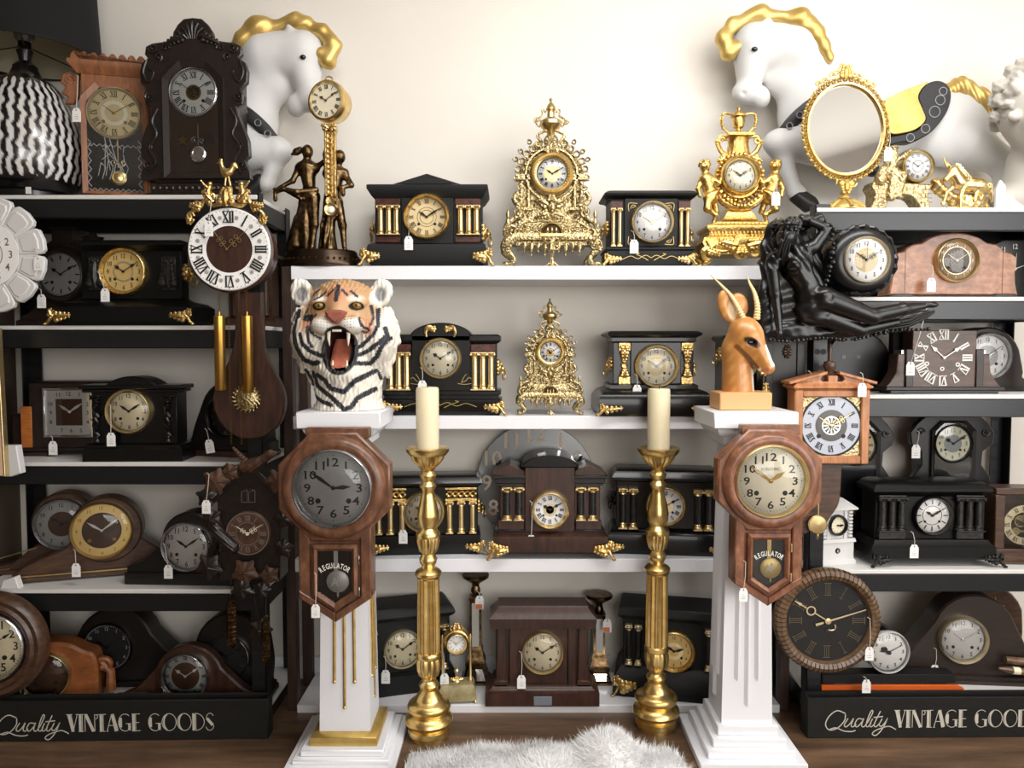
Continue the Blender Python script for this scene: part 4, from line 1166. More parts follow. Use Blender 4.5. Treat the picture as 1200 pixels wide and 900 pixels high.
for i in range(4): scroll_line(m, [(118 + i * 8, 200), (121 + i * 8, 185 - 4 * i % 7), (126 + i * 8, 190), (122 + i * 8, 204)], .7, -2)
gl = T.mb().prism([(x, y) for x, y in inner], -2, -1.6).obj('glass', 'door_glass', dro)
m.obj('etched_pattern', 'silver_ink', dro)
p = T.mb(); p.bar(139, 155, 139, 190, 1.2, None, -.8); p.disc(139, 201, [(0, -3.5), (5, -3), (9, -1), (9, -.4)], 28); p.ring(139, 201, [(5.5, -3.2), (6.5, -3.2), (6.5, -2), (5.5, -2)], 20)
p.spiral(134, 184, 4, 1, 0, 7, .9, -1.2); p.spiral(144, 184, 4, 1, PI, PI - 7, .9, -1.2)
p.obj('pendulum', 'brass')

# dark carved shelf clock with octagon-topped door
T = Thing('shelf_clock', 'dark brown carved shelf clock with crested top and white dial', 'clock', 229, 228, 2.55, rz=-1, z=ZL[0] + .0005)
R_ = crop([(918, 85), (960, 90), (988, 115), (1010, 150), (1015, 188), (1060, 194), (1110, 200), (1140, 215), (1146, 250), (1130, 270), (1160, 290), (1172, 330), (1168, 380), (1138, 410), (1154, 440), (1145, 482), (1118, 492), (1124, 530), (1150, 590), (1172, 650), (1176, 720), (1152, 740), (1176, 790), (1180, 826)], 0, 0, 4)
m = T.mb(); m.prism(mirror_outline(R_, 229.5), 0, 7, 1.2); m.box(183, 276, 6, 44, 70, 207, 1); m.obj('carved_front', 'carved_dark')
b = T.mb(); b.mould(180, 279, 0, 46, [(-4, 206), (-4, 209), (2, 212), (2, 222), (7, 224), (7, 228)])
for i in range(14): b.ell((180 + i * 7.6, -2.4, 217), (2.6, 1.4, 3), 8, 5)
b.obj('base', 'carved_dark')
m = T.mb()
for sg in (-1, 1):
    X = lambda x: 229.5 + sg * (x - 229.5)
    for (x, y, r, a0, a1) in ((276, 56, 6, 0, 7), (281, 112, 6, -1, 6.5), (270, 66, 5, 2, 8), (284, 190, 6, 0, 7), (284, 168, 5, 1, 8), (262, 56, 5, 3, 9)):
        m.spiral(X(x), y, r, r * .25, a0 if sg > 0 else PI - a0, a1 if sg > 0 else PI - a1, 1.4, -1)
    m.tube([(X(x), -1, y) for x, y in smooth_path([(272, 125), (279, 140), (274, 155), (283, 170), (276, 186), (284, 200)], 5)], 1.6, 6)
    m.tube([(X(x), -1, y) for x, y in smooth_path([(284, 70), (288, 84), (282, 95), (276, 84), (282, 78)], 5)], 1.5, 6)
    leafy(m, X(240), 42, sg, .45, 26, 5, 0, 5)
for k in range(-3, 4):
    a = k * .42
    m.tube([(229.5 + 2 * k, -.6, 46), (229.5 + 10 * math.sin(a), -2, 46 - 12 * math.cos(a)), (229.5 + 17 * math.sin(a), -1, 46 - 19 * math.cos(a))], [1, 1.8, 1.6], 7)
m.obj('carving', 'carved_dark')
dr = T.mb(); inner = [(201, 95), (217, 79), (242, 79), (258, 95), (258, 199), (201, 199)]; outer = [(194, 91), (214, 71), (245, 71), (265, 91), (265, 206), (194, 206)]
for i in range(6):
    a, b, c2, d2 = outer[i], outer[(i + 1) % 6], inner[(i + 1) % 6], inner[i]
    dr.rings([[(a[0], 0, a[1]), (b[0], 0, b[1]), (b[0], -4, b[1]), (a[0], -4, a[1])], [(d2[0], 0, d2[1]), (c2[0], 0, c2[1]), (c2[0], -2, c2[1]), (d2[0], -2, d2[1])]])
dro = dr.obj('door', 'carved_dark')
T.mb().prism(inner, -.4, 0).obj('back_panel', 'dial_brown')
dial(T, 229.5, 107, 26.5, 'dial_white', -.9, 'roman', 'ink', .76, .26, 'thin', 'ink', (10, 9.5), 'chrome', 2, 3, inner=((.34, 'brass_dull'), (.26, 'ink'), (.16, 'brass'), ), hl=(.62, .8))
T.mb().prism(inner, -2.6, -2.2).obj('glass', 'door_glass', dro)
p = T.mb(); p.bar(234, 143, 234, 168, 1.2, None, -.9); p.disc(234, 178, [(0, -4), (5, -3.4), (8, -3.6), (11, -1.2), (11, -.5)], 30); p.ring(234, 178, [(6, -4.2), (7.2, -4.2), (7.2, -3), (6, -3)], 24)
for q in (-1, 1): p.spiral(234 + q * 5, 162, 4, 1, 0, 7 * q, 1, -1.4)
p.obj('pendulum', 'chrome')
st = []
for i in range(10):
    a = i * PI / 5; r = 7.5 if i % 2 == 0 else 3.4; st.append((216 + r * math.sin(a), 162 - r * math.cos(a)))
T.mb().prism(st, -2, -.6, .5).obj('star_decal', 'brass_dull'); T.mb().disc(248, 160, [(0, -2), (6, -1.6), (6, -.6)], 20).obj('gong', 'steel_dark')

# ------------------------------------------------------------------ left rack, second board
def mantel_feet(T, xl, xr, y, mat='gold_relief', w=17, h=14, d=0.0):
    foot(T, xl, y, -1, w, h, mat, d); foot(T, xr, y, 1, w, h, mat, d)

T = Thing('mantel_clock', 'brown drop-shaped mantel clock with round grey dial behind the white flower clock', 'clock', 72, 381, 2.695, z=ZL[1] + .0005)
m = T.mb(); m.mould(60, 84, 6, 40, [(2, 264), (3, 266), (0, 268), (0, 292)])
m.prism([(60, 278), (40, 292), (40, 300), (104, 300), (104, 292), (84, 278)], 8, 40, .8)
m.box(46, 98, 6, 28, 292, 348, 1); m.obj('case', 'walnut_dark')
m = T.mb(); m.ring(73, 320, [(25, -4), (27, -6), (31, -4), (33, 0), (33, 8), (25, 8)], 48); m.obj('bezel_ring', 'walnut_dark')
dial(T, 73, 320, 25, 'dial_grey', 0, 'bars', 'ink', .78, .2, 'spade', 'ink', (10, 9.5), None)
m = T.mb(); m.loft([(48, 96, 2, 28, 346), (42, 102, 0, 29, 358), (34, 110, -2, 30, 366), (28, 116, -3, 31, 368), (28, 116, -3, 31, 372), (22, 122, -5, 32, 374), (22, 122, -5, 32, 381)]); m.obj('base', 'walnut_dark')

def arabic_mantel(): pass
T = Thing('mantel_clock', 'black mantel clock with gold dial, star finial and gilt leaf feet', 'clock', 153, 381, 2.545, z=ZL[1] + .0005)
m = T.mb(); m.box(97, 214, 0, 20, 292, 352, .8); m.obj('body', 'black_worn')
m = T.mb(); m.mould(97, 214, 0, 20, [(1, 294), (4, 291), (8, 288), (8, 285), (2, 282), (-2, 281)]); m.obj('cornice', 'black_worn')
m = T.mb(); m.mould(97, 214, 0, 20, [(0, 349), (4, 352), (16, 355), (22, 360), (22, 377), (18, 381)]); m.obj('base', 'black_worn')
for x in (106, 191):
    T.mb().box(x, x + 17, -2, 1, 300, 340, .8).obj('side_panel', 'black_marble'); m = T.mb()
    leafy(m, x + 8.5, 336, 0, -1, 32, 8, -2, 6); m.obj('applied_relief', 'black_marble')
st = mirror_outline([(107, 271), (110, 273), (111, 276), (119, 277), (117, 280), (113, 282)], 107)
T.mb().prism(st, 4, 12, 1).obj('finial', 'black_worn')
dial(T, 147, 318, 24, 'dial_gold', -1.2, 'arabic', 'ink', .76, .22, 'spade', 'ink', (10, 9.5), 'gold_relief', 4.5, 6, inner=(((.42, .5), 'gold_pale'),))
mantel_feet(T, 72, 234, 381, d=-22, w=24, h=17)
lion(T, 217, 318, 1, 8, d=10)

T = Thing('wooden_clock_case', 'plain brown wooden clock case with cornice behind the rooster clock', 'clock', 300, 381, 2.69, z=ZL[1] + .0005)
m = T.mb(); m.box(268, 319, 0, 28, 305, 372, .8); m.mould(268, 319, 0, 28, [(0, 306), (3, 304), (7, 301), (7, 297), (5, 296)]); m.obj('case', 'walnut')
m = T.mb(); m.mould(268, 319, 0, 28, [(0, 368), (3, 371), (5, 374), (5, 381)]); m.obj('base', 'walnut')
for x in (276, 313): T.mb().lathe(x, -3, [(4, 308), (3, 312), (3.4, 340), (3, 362), (4, 368)], 16).obj('column', 'walnut')
dial(T, 297, 332, 15, 'dial_cream', -.6, 'arabic', 'ink', bez='brass_dull', bw=3)

# ------------------------------------------------------------------ left rack, third board
T = Thing('mantel_clock', 'brown square-dial wooden mantel clock with orange inlay strip', 'clock', 85, 540, 2.66, rz=2, z=ZL[2] + .0005)
m = T.mb(); m.box(36, 148, 0, 44, 454, 534, 2); m.box(14, 36, 4, 44, 492, 532, 1.5); m.obj('case', 'walnut_dark')
T.mb().box(27.5, 40, -1.2, 6, 483, 531, .4).obj('inlay_strip', 'inlay_wood', label='orange inlaid strip')
m = T.mb(); m.box(12, 158, -3, 46, 531, 536, .8); m.box(17, 60, -8, 10, 536, 540, .6).box(110, 152, -8, 10, 536, 540, .6); m.obj('base', 'walnut_dark')
m = T.mb(); m.box(57, 110, -2.4, 0, 463, 517, .4); fo = m.obj('square_dial', 'dial_silver')
T.mb().box(69, 99, -2.8, -2.3, 474, 505).obj('dial_centre', 'dial_brown', fo)
m = T.mb()
for s, x, y in (('11', 72, 469), ('12', 84, 468), ('1', 96, 469), ('10', 63, 480), ('9', 63, 490), ('8', 63, 501), ('7', 75, 511), ('6', 86, 511), ('5', 97, 511), ('2', 105, 480), ('3', 105, 490), ('4', 105, 501)): put_text(m, s, x, y, 4.6, -2.6)
m.obj('numerals', 'ink', fo)
hand(T.mb(), 85, 489, -.99, 15, 'leaf', -3, 1).obj('hour_hand', 'dial_silver'); hand(T.mb(), 85, 489, .98, 19, 'leaf', -3.6, 1).obj('minute_hand', 'dial_silver')
m = T.mb()
for a in ((55, 112, 461, 464), (55, 112, 516, 519)): m.box(a[0], a[1], -5, 0, a[2], a[3], .5)
for a in (55, 109.5): m.box(a, a + 2.5, -5, 0, 463, 517, .5)
m.obj('bezel', 'chrome'); T.mb().box(57, 110, -4.2, -3.9, 463, 517).obj('glass', 'clock_glass')

T = Thing('mantel_clock', 'black arched-top mantel clock with twisted columns and cream dial', 'clock', 161, 540, 2.53, rz=2, z=ZL[2] + .0005)
top = [(101, 452)] + arc(157, 478, 46, 38, -PI + .72, -.72, 16) + [(218, 451)]
m = T.mb(); m.box(110, 208, 0, 30, 456, 524, .8); m.obj('body', 'black_lacquer')
m = T.mb(); m.prism([(121, 457)] + arc(157, 478, 42, 37, -PI + .62, -.62, 18) + [(193, 457)], -3, 30, 1.2); m.box(98, 216, -6, 33, 451, 456, 1).box(101, 213, -4, 32, 456, 460, .8); m.obj('arched_top', 'black_lacquer')
m = T.mb(); m.mould(108, 210, -2, 30, [(0, 519), (4, 521), (4, 524), (6, 526), (6, 540)]); m.obj('base', 'black_lacquer')
for x in (116, 198): column(T, x, 463, 519, 3.4, 'black_lacquer', d=-2, twist=True)
dial(T, 153.5, 482, 23.5, 'dial_ivory', -1.5, 'arabic', 'ink', .77, .21, 'leaf', 'ink', (10, 9.5), 'gold_satin', 3.2, 6, glass='clock_glass', hl=(.56, .72))

def tambour(T, xl, xr, ytop, ybase, cx, R, d1=38, mat='walnut_dark', c=2, edge=14):
    """hump-backed case: dome of radius R about cx, sweeping down to low shoulders"""
    cy = ytop + R
    h = ybase
    def side(xe):
        sg = 1 if xe > cx else -1
        w = abs(xe - cx)
        return [(cx + sg * R * math.sin(a), cy - R * math.cos(a)) for a in (.25, .5, .75, 1.0, 1.2)] + smooth_path([(cx + sg * R * math.sin(1.25), cy - R * math.cos(1.25)), (cx + sg * (R * .5 + w * .5), cy + (h - cy) * .35), (xe - sg * w * .08, h - edge), (xe, h - edge * .75)], 5) + [(xe, h)]
    pts = [(cx, ytop)] + side(xr) + list(reversed(side(xl)))
    return T.mb().prism(pts, 0, d1, c)

T = Thing('mantel_clock', 'dark hump-backed mantel clock with black dial behind the rooster clock weights', 'clock', 262, 540, 2.618, rz=-16, z=ZL[2] + .0005)
tambour(T, 212, 314, 452, 534, 268, 37, 34, 'ebony_brown').obj('case', 'ebony_brown')
T.mb().box(208, 316, -3, 36, 533, 540, 1).obj('base', 'mahogany')
dial(T, 266, 493, 22, 'dial_black', -1, 'arabic', 'ink_grey', .8, .17, 'spade', 'dial_silver', (10, 12), 'steel_dark', 4, 5, glass='clock_glass')

# ------------------------------------------------------------------ left rack, fourth board
T = Thing('mantel_clock', 'brown hump-backed mantel clock with grey dial, rear one of the two at the left', 'clock', 70, 672, 2.70, rz=14, z=ZL[3] + .0005)
m = T.mb(); m.disc(76, 614, [(0, 0), (33, 0), (35, 2), (35, 22)], 40); m.prism([(20, 660), (45, 640), (110, 640), (140, 660), (140, 672), (-10, 672), (-10, 664)], 4, 22, 1.5); m.obj('case', 'walnut')
m = T.mb(); m.box(-14, 142, -2, 23, 667, 672, .8); m.obj('base', 'walnut')
T.mb().bar(0, 655, 46, 643, 1.4, None, 2.5, 1.5).obj('gilt_line', 'brass'); T.mb().bar(0, 667, 18, 666, 1.4, None, 2.5, 1.5).obj('gilt_line', 'brass')
dial(T, 74, 616, 28, 'dial_grey', -1, 'arabic', 'ink', .8, .17, 'spade', 'ink', (10, 10), 'chrome', 2.6, 5, inner=((.52, 'dial_brown'),), holes=None, glass='clock_glass')

T = Thing('mantel_clock', 'brown hump-backed mantel clock with gilt dial ring and gilt base line', 'clock', 105, 690, 2.62, rz=18, z=ZL[3] + .0005)
m = T.mb(); m.disc(124, 634, [(0, -2), (37, -2), (39, 0), (39, 22)], 44)
m.prism([(26, 680), (44, 668), (78, 655), (92, 640), (152, 640), (166, 650), (186, 664), (204, 672), (204, 684), (26, 684)], 0, 22, 1.6); m.obj('case', 'walnut')
m = T.mb(); m.box(24, 206, -4, 24, 682, 688, 1); m.obj('base', 'walnut'); T.mb().box(24, 206, -5, -3, 680.5, 682).obj('gilt_line', 'brass', label='gilt line')
for x in (30, 196): T.mb().lathe(x, -2, [(2.4, 687), (3, 688.5), (2, 690)], 10).obj('foot', 'brass')
o = dial(T, 120, 634, 31, 'dial_gold', -3, 'arabic', 'brass_dull', .85, .13, 'leaf', 'dial_silver', (10, 9), 'gold_satin', 3, 6, inner=((.68, 'dial_brown'),), holes='brass_dull', glass='clock_glass', hl=(.6, .8), track=False)

T = Thing('mantel_clock', 'dark hump-backed mantel clock with silver dial next to the cuckoo clock', 'clock', 205, 688, 2.545, rz=-3, z=ZL[3] + .0005)
m = T.mb(); m.disc(224, 636, [(0, 0), (32, 0), (34, 2), (34, 28)], 40); m.prism([(146, 668), (165, 662), (185, 645), (262, 645), (280, 662), (296, 672), (296, 676), (146, 676)], 2, 28, 1.5); m.obj('case', 'ebony_brown')
T.mb().box(145, 292, -2, 30, 674, 688, 1).obj('base', 'ebony_brown')
dial(T, 220, 642, 27, 'dial_silver', -1, 'arabic', 'ink', .77, .23, 'leaf', 'ink', (10, 9.5), 'chrome', 2.6, 5, glass='clock_glass', hl=(.5, .74))

# ------------------------------------------------------------------ left rack, bottom board
T = Thing('mantel_clock', 'black hump-backed mantel clock in shadow under the lowest rack beam', 'clock', 150, 815, 2.69, rz=2, z=ZL[4] + .0005)
tambour(T, 60, 232, 722, 815, 136, 44, 28).obj('case', 'ebony_brown'); T.mb().box(56, 236, -3, 30, 808, 815, 1).obj('base', 'ebony_brown')
dial(T, 128, 768, 27, 'dial_black', -1, 'arabic', 'silver_ink', .82, .15, 'spade', 'steel_dark', (10, 9), 'steel_dark', 2, 4, holes=None)
T = Thing('mantel_clock', 'black hump-backed mantel clock behind the cuckoo clock weights', 'clock', 268, 815, 2.612, rz=0, z=ZL[4] + .0005)
tambour(T, 212, 318, 716, 815, 272, 42, 22).obj('case', 'ebony_brown'); T.mb().box(208, 320, -3, 24, 808, 815, 1).obj('base', 'ebony_brown')
dial(T, 268, 768, 24, 'dial_black', -1, 'bars', 'steel_dark', .82, .15, 'spade', 'steel_dark', (10, 9), 'chrome', 2, 4, holes=None)
T = Thing('mantel_clock', 'brown hump-backed mantel clock with small silver-ringed dial above the sign', 'clock', 222, 838, 2.542, rz=0, z=ZL[4] + .0005)
tambour(T, 140, 308, 766, 838, 222, 40, 13, c=2).obj('case', 'mahogany'); T.mb().box(138, 310, -3, 15, 831, 838, 1).obj('base', 'mahogany')
dial(T, 219, 802, 25.5, 'dial_grey', -1.5, 'roman', 'ink', .84, .17, 'spade', 'dial_silver', (10, 9.5), 'chrome', 3, 6, inner=((.64, 'dial_brown'),), holes=None, hl=(.55, .75), glass='clock_glass')
T = Thing('mantel_clock', 'copper-brown low mantel clock with brown dial at the lower left', 'clock', 75, 838, 2.56, rz=12, z=ZL[4] + .0005)
m = T.mb(); m.prism([(20, 838), (20, 790)] + smooth_path([(30, 774), (55, 766), (80, 768), (98, 778), (108, 783), (112, 800), (112, 838)], 5), 0, 26, 3); m.obj('case', 'brown_copper')
m = T.mb(); m.spiral(118, 800, 9, 3, -2.2, 2.6, 4, 8, 24, 8); m.tube([(112, 10, 792), (124, 9, 808), (124, 8, 830)], [4, 5, 6], 8); m.obj('scroll_end', 'brown_copper')
dial(T, 57, 803, 25, 'dial_brown', -1.5, 'bars', 'brass_dull', .8, .12, None, 'brass', (10, 9), 'brass', 3, 6, holes='hole_black', glass='clock_glass', track=False)
T = Thing('wooden_bracket', 'small brown wooden bracket stand on the bottom board', 'bracket', 152, 838, 2.498, rz=0, z=ZL[4] + .0005)
m = T.mb(); m.box(134, 170, 0, 10, 819, 824, .6); m.box(138, 143, 1, 9, 823, 838, .5).box(160, 165, 1, 9, 823, 838, .5); m.obj('stand', 'walnut'); T.mb().box(143, 160, 4, 8, 829, 833, .4).obj('stretcher', 'walnut')

T = Thing('wall_clock', 'big round brown wooden wall clock with chrome bezel at the left edge', 'clock', -8, 834, 2.44, rz=4, z=ZL[4] + .0115)
T.mb().box(-20, 16, 14, 22, 800, 836, 1).obj('rest', 'ebony_brown')
T.mb().ring(-8, 749, [(42, -3), (44, -8), (49, -10), (52, -7), (57, -8), (61, -4), (63, 2), (63, 8), (42, 8)], 72).obj('rim', 'walnut')
dial(T, -8, 749, 38, 'dial_ivory', -2, 'arabic', 'ink', .76, .26, 'spade', 'ink', (10, 9.5), 'chrome', 4.5, 8, glass='clock_glass', nsx=1, hl=(.5, .8))

# ------------------------------------------------------------------ hung in front of the left rack
# white flower-shaped clock
T = Thing('wall_clock', 'white flower-shaped plastic wall clock cut by the left edge', 'clock', -12, 366, 2.40, z=None)
m = T.mb()
for k in range(12):
    a = k * PI / 6 + PI / 12
    pts = [( -12 + r * math.sin(a + q), 299 - r * math.cos(a + q)) for r, q in ((38, -.26), (55, -.262), (64, -.235), (67.5, -.18), (68.5, 0), (67.5, .18), (64, .235), (55, .262), (38, .26))]
    m.prism(pts, -2, 4, 1.2)
    inn = [( -12 + r * math.sin(a + q), 299 - r * math.cos(a + q)) for r, q in ((42, -.19), (56, -.21), (62, -.16), (63, 0), (62, .16), (56, .21), (42, .19))]
    m.prism(inn, -3.2, -1, 1.4)
m.disc(-12, 299, [(0, 0), (44, 0), (44, 4)], 40)
m.obj('petal_body', 'plaster_white')
dial(T, -12, 299, 38.5, 'dial_white', -4, 'arabic', 'ink_grey', .76, .23, 'leaf', 'ink', (10, 9), None, inner=(((.5, .52), 'ink_grey'),), holes=None, track=False, hl=(.55, .62))
T.mb().box(-30, 6, 3, 30, 280, 320, 1).obj('movement_box', 'hole_black')

T = Thing('gilt_edged_panel', 'pale panel with gilt edge and white block at the left edge', 'picture', -12, 558, 2.38)  # gilt-edged panel standing in for an unidentified object; holds no picture
m = T.mb(); m.prism([(-30, 385), (0, 385), (4, 558), (-30, 558)], 0, 8, .8); m.obj('panel', 'pale_panel'); T.mb().prism([(0, 385), (2.6, 385), (6.2, 558), (4, 558)], -.5, 8, .4).obj('gilt_edge', 'gold_satin')
T.mb().prism([(-2, 523), (15, 523), (19, 556), (8, 560), (-2, 560)], 8, 18, 1).obj('corner_block', 'plaster_white', label='small white corner block')
T = Thing('foam_block', 'white tapered foam block at the left end of the fourth rack board', 'block', 12, 688, 2.503, z=ZL[3] + .0005)
T.mb().prism([(4, 678), (18, 674), (22, 688), (0, 688)], 0, 9, .8).obj('block', 'shelf_white')

# French wall clock with rooster crest
YF = 2.385
T = Thing('wall_clock', 'French wall clock with gilt rooster crest and two brass weights', 'clock', 287, 517, YF)
m = T.mb(); m.disc(273, 294, [(0, 1), (47.5, 1), (50, 3), (50, 8), (44, 26), (44, 40)], 56); m.obj('case', 'mahogany')
pl = smooth_path([(272, 342), (274, 380), (270, 410), (262, 430), (248, 456), (247, 478), (256, 498), (272, 512), (290, 516), (308, 512), (324, 498), (331, 478), (329, 456), (316, 430), (308, 410), (306, 380), (306, 342)], 6)
T.mb().prism(pl, 10, 20, 1.5).obj('back_board', 'mahogany')
o = T.mb().ring(273, 294, [(27, -1), (46.5, -2.2), (47.5, -1), (47.5, 2), (27, 2)], 64).obj('chapter_ring', 'dial_white')
m = T.mb()
for k in range(12):
    a = k * PI / 6; put_roman(m, ROM[k], 273 + 37 * math.sin(a), 294 - 37 * math.cos(a), 12.5, -2.2, a, .15, .95)
for k in range(60):
    a = k * PI / 30; m.disc(273 + 44.6 * math.sin(a), 294 - 44.6 * math.cos(a), [(0, -2.4), (.45 if k % 5 else .8, -2.4), (.45, -2)], 6)
m.obj('numerals', 'ink', o)
m = T.mb()
for k in range(12):
    a = (k + .5) * PI / 6; x, y = 273 + 37 * math.sin(a), 294 - 37 * math.cos(a)
    for q in range(5): b = a + q * 2 * PI / 5; m.ring(x + 1.5 * math.sin(b), y - 1.5 * math.cos(b), [(.7, -2.35), (1.05, -2.35), (1.05, -2.1), (.7, -2.1)], 8)
m.obj('flower_marks', 'ink_grey', o)
T.mb().disc(273, 294, [(0, 0), (27.5, 0), (27.5, 2)], 44).obj('dial_centre', 'mahogany')
hand(T.mb(), 271, 294, -.62, 27, 'ornate', -2.6, .9).obj('hour_hand', 'gold'); hand(T.mb(), 271, 294, .82, 34, 'ornate', -3.4, .8).obj('minute_hand', 'gold')
m = T.mb()
for sg in (-1, 1):
    X = lambda x: 271 + sg * (x - 271)
    m.tube([(X(x), -1, y) for x, y in smooth_path([(277, 242), (288, 244), (296, 238), (302, 246), (312, 252), (316, 262)], 5)], [2.6] * 16 + [2] * 10, 7)
    m.spiral(X(290), 234, 6, 1.5, 1, 1 + 7 * sg, 1.8, -2); m.spiral(X(304), 243, 5, 1.2, 2, 2 - 7 * sg, 1.6, -2); m.spiral(X(313), 256, 4.5, 1.2, 0, 6 * sg, 1.5, -2)
    leafy(m, X(286), 240, sg * .8, -.9, 18, 5, -2, 4); leafy(m, X(300), 246, sg, -.2, 14, 4.5, -2, 4); leafy(m, X(312), 258, sg * .3, .9, 8, 4, -2, 3)
    # putti-like sprays at either side of the bird
    m.tube([(X(289), -2, 236), (X(291), -3, 228), (X(289), -3, 222)], [2.4, 3, 2.2], 8); m.ell((X(289), -3, 219.5), 2.7, 9, 6); m.tube([(X(290), -3, 226), (X(296), -4, 220), (X(299), -4, 216)], [1.7, 1.4, 1], 6); m.tube([(X(290), -3, 226), (X(283), -4, 224)], [1.5, 1.1], 6)
m.box(264, 278, -3, 2, 222, 244, 2); leafy(m, 271, 244, 0, -1, 20, 8, -3, 5)
m.obj('crest', 'gold_relief')
m = T.mb(); sculpt(m, [egg((272, -2, 207), (6, 4, 5), 3, -.3), capsule((268, -2, 204), (266, -2, 197), 3.2, 2, 3), egg((265.5, -2, 195), (2.6, 2.2, 2.6), 1.5), capsule((263, -2, 195.6), (261, -2, 196), 1, .4, 1), capsule((277, -2, 205), (281, -2, 198), 3, 3, 3), capsule((281, -2, 198), (284, -2, 201), 2.6, 1.4, 2), capsule((271, -2, 211), (270, -2, 221), 1.2, 1.2, 1), capsule((274, -2, 211), (276, -2, 221), 1.2, 1.2, 1), egg((265.5, -2, 192), (2.2, .9, 1.6), 1)], .6)
m.obj('rooster', 'gold')
for x, y0, y1 in ((262, 371, 457), (294, 371, 460)):
    c = T.mb(); n = int((y0 - 342) / 2.6)
    for i in range(n): c.ring(x, 343 + i * 2.6, [(.9, -6.3 + .5 * (i % 2)), (1.35, -6.3 + .5 * (i % 2)), (1.35, -5.8 + .5 * (i % 2)), (.9, -5.8 + .5 * (i % 2))], 8)
    c.obj('chain', 'brass_dull')
    w = T.mb(); w.lathe(x, -6, [(1, y0 - 5), (1.4, y0 - 1), (5, y0 - .5), (6.2, y0), (6.2, y1 - 1), (5.5, y1), (.5, y1)], 28); w.obj('weight', 'brass_weight')
for x in (272, 284):
    c = T.mb()
    for i in range(int(180 / 3.2)): c.ring(x, 343 + i * 3.2, [(.8, -3.3 + .5 * (i % 2)), (1.2, -3.3 + .5 * (i % 2)), (1.2, -2.8 + .5 * (i % 2)), (.8, -2.8 + .5 * (i % 2))], 7)
    c.obj('chain', 'brass_dull')
m = T.mb(); m.bar(281, 342, 287, 462, 3.4, None, 4, 1); m.obj('pendulum_rod', 'mahogany')
m = T.mb(); m.disc(288, 467, [(0, 2), (9, 3), (14, 6), (14, 8)], 32)
for k in range(20): a = k * PI / 10; m.tube([(288 + 13 * math.sin(a), 5, 467 - 13 * math.cos(a)), (288 + 17 * math.sin(a + .12), 4, 467 - 17 * math.cos(a + .12))], [1.8, .7], 6)
m.obj('pendulum_bob', 'brass_relief')

# cuckoo clock
YK = 2.395
T = Thing('cuckoo_clock', 'dark carved cuckoo clock with leaves and a bird on top', 'clock', 293, 712, YK)
m = T.mb(); m.prism([(293, 542), (330, 585), (328, 680), (258, 680), (256, 585)], 2, 34, 1)
m.obj('house', 'carved_dark')
m = T.mb()
for sg in (-1, 1): m.prism([(293, 536), (293 + sg * 44, 584), (293 + sg * 40, 589), (293, 545)], -2, 34, .8)
m.obj('roof', 'carved_dark')
d_ = T.mb(); d_.prism([(285, 588), (285, 576), (288, 572.5), (292.6, 572), (292.6, 588)], 0, 2.5, .4).prism([(293.4, 588), (293.4, 572), (298, 572.5), (301.5, 576), (301.5, 588)], 0, 2.5, .4)
d_ = d_.obj('cuckoo_door', 'carved_dark'); m = T.mb()
for xs in ((285.4, 292.2), (293.8, 301)):
    scroll_line(m, [(xs[0], 587.5), (xs[0], 575.5), (xs[1], 572.8), (xs[1], 587.5), (xs[0], 587.5)], .5, -.1)
m.obj('door_line', 'ink_grey', d_)
T.mb().disc(292.5, 624, [(0, -2), (24, -2), (26, 0), (26, 4)], 44).obj('dial_plate', 'carved_brown')
dial(T, 292.5, 624, 25, 'carved_brown', -2.4, 'roman', 'ink_grey', .74, .24, 'ornate', 'tooth_ivory', (10, 9.5), None, inner=(((.96, 1.0), 'ink_grey'), ((.52, .55), 'ink_grey')), holes=None, track=False, hl=(.62, .82), hw=1.3)
def vine_leaf(m, x, y, R, ang, d=-3):
    pts = []; n = 40
    for i in range(n):
        a = 2 * PI * i / n; r = R * (.62 + .3 * abs(math.cos(a * 2.5)) ** 1.5 + .08 * math.cos(a * 10))
        pts.append((x + r * math.sin(a + ang), y - r * math.cos(a + ang)))
    b = len(m.v); m.raw([(x, d - R * .28, y)] + [(p[0], d + .8 * math.sin(i * .9), p[1]) for i, p in enumerate(pts)] + [(x, d + 3, y)] + [(p[0], d + 2 + .8 * math.sin(i * .9), p[1]) for i, p in enumerate(pts)],
          [(0, 1 + i, 1 + (i + 1) % n) for i in range(n)] + [(n + 1, n + 2 + i, n + 2 + (i + 1) % n) for i in range(n)] + [(1 + i, n + 2 + i, n + 2 + (i + 1) % n, 1 + (i + 1) % n) for i in range(n)])
    for k in range(5):
        a = ang + k * 2 * PI / 5; m.tube([(x, d - R * .28 - .3, y), (x + R * .75 * math.sin(a), d - .6, y - R * .75 * math.cos(a))], [.9, .4], 5)
for x, y, R, a, mt in ((258, 562, 17, .3, 'carved_brown'), (246, 580, 13, -1.2, 'carved_dark'), (328, 562, 15, -.4, 'carved_brown'), (252, 606, 14, .9, 'carved_dark'), (248, 662, 17, -.6, 'carved_dark'), (290, 668, 17, PI, 'carved_brown'), (318, 672, 13, 2.2, 'carved_brown'), (334, 640, 13, 1.4, 'carved_dark'), (335, 606, 13, 1.0, 'carved_dark'), (274, 552, 12, .9, 'carved_brown'), (286, 688, 14, PI, 'carved_dark'), (308, 690, 12, 2.7, 'carved_dark')):
    m = T.mb(); vine_leaf(m, x, y, R, a, -4 - (R % 3)); m.obj('carved_leaf', mt)
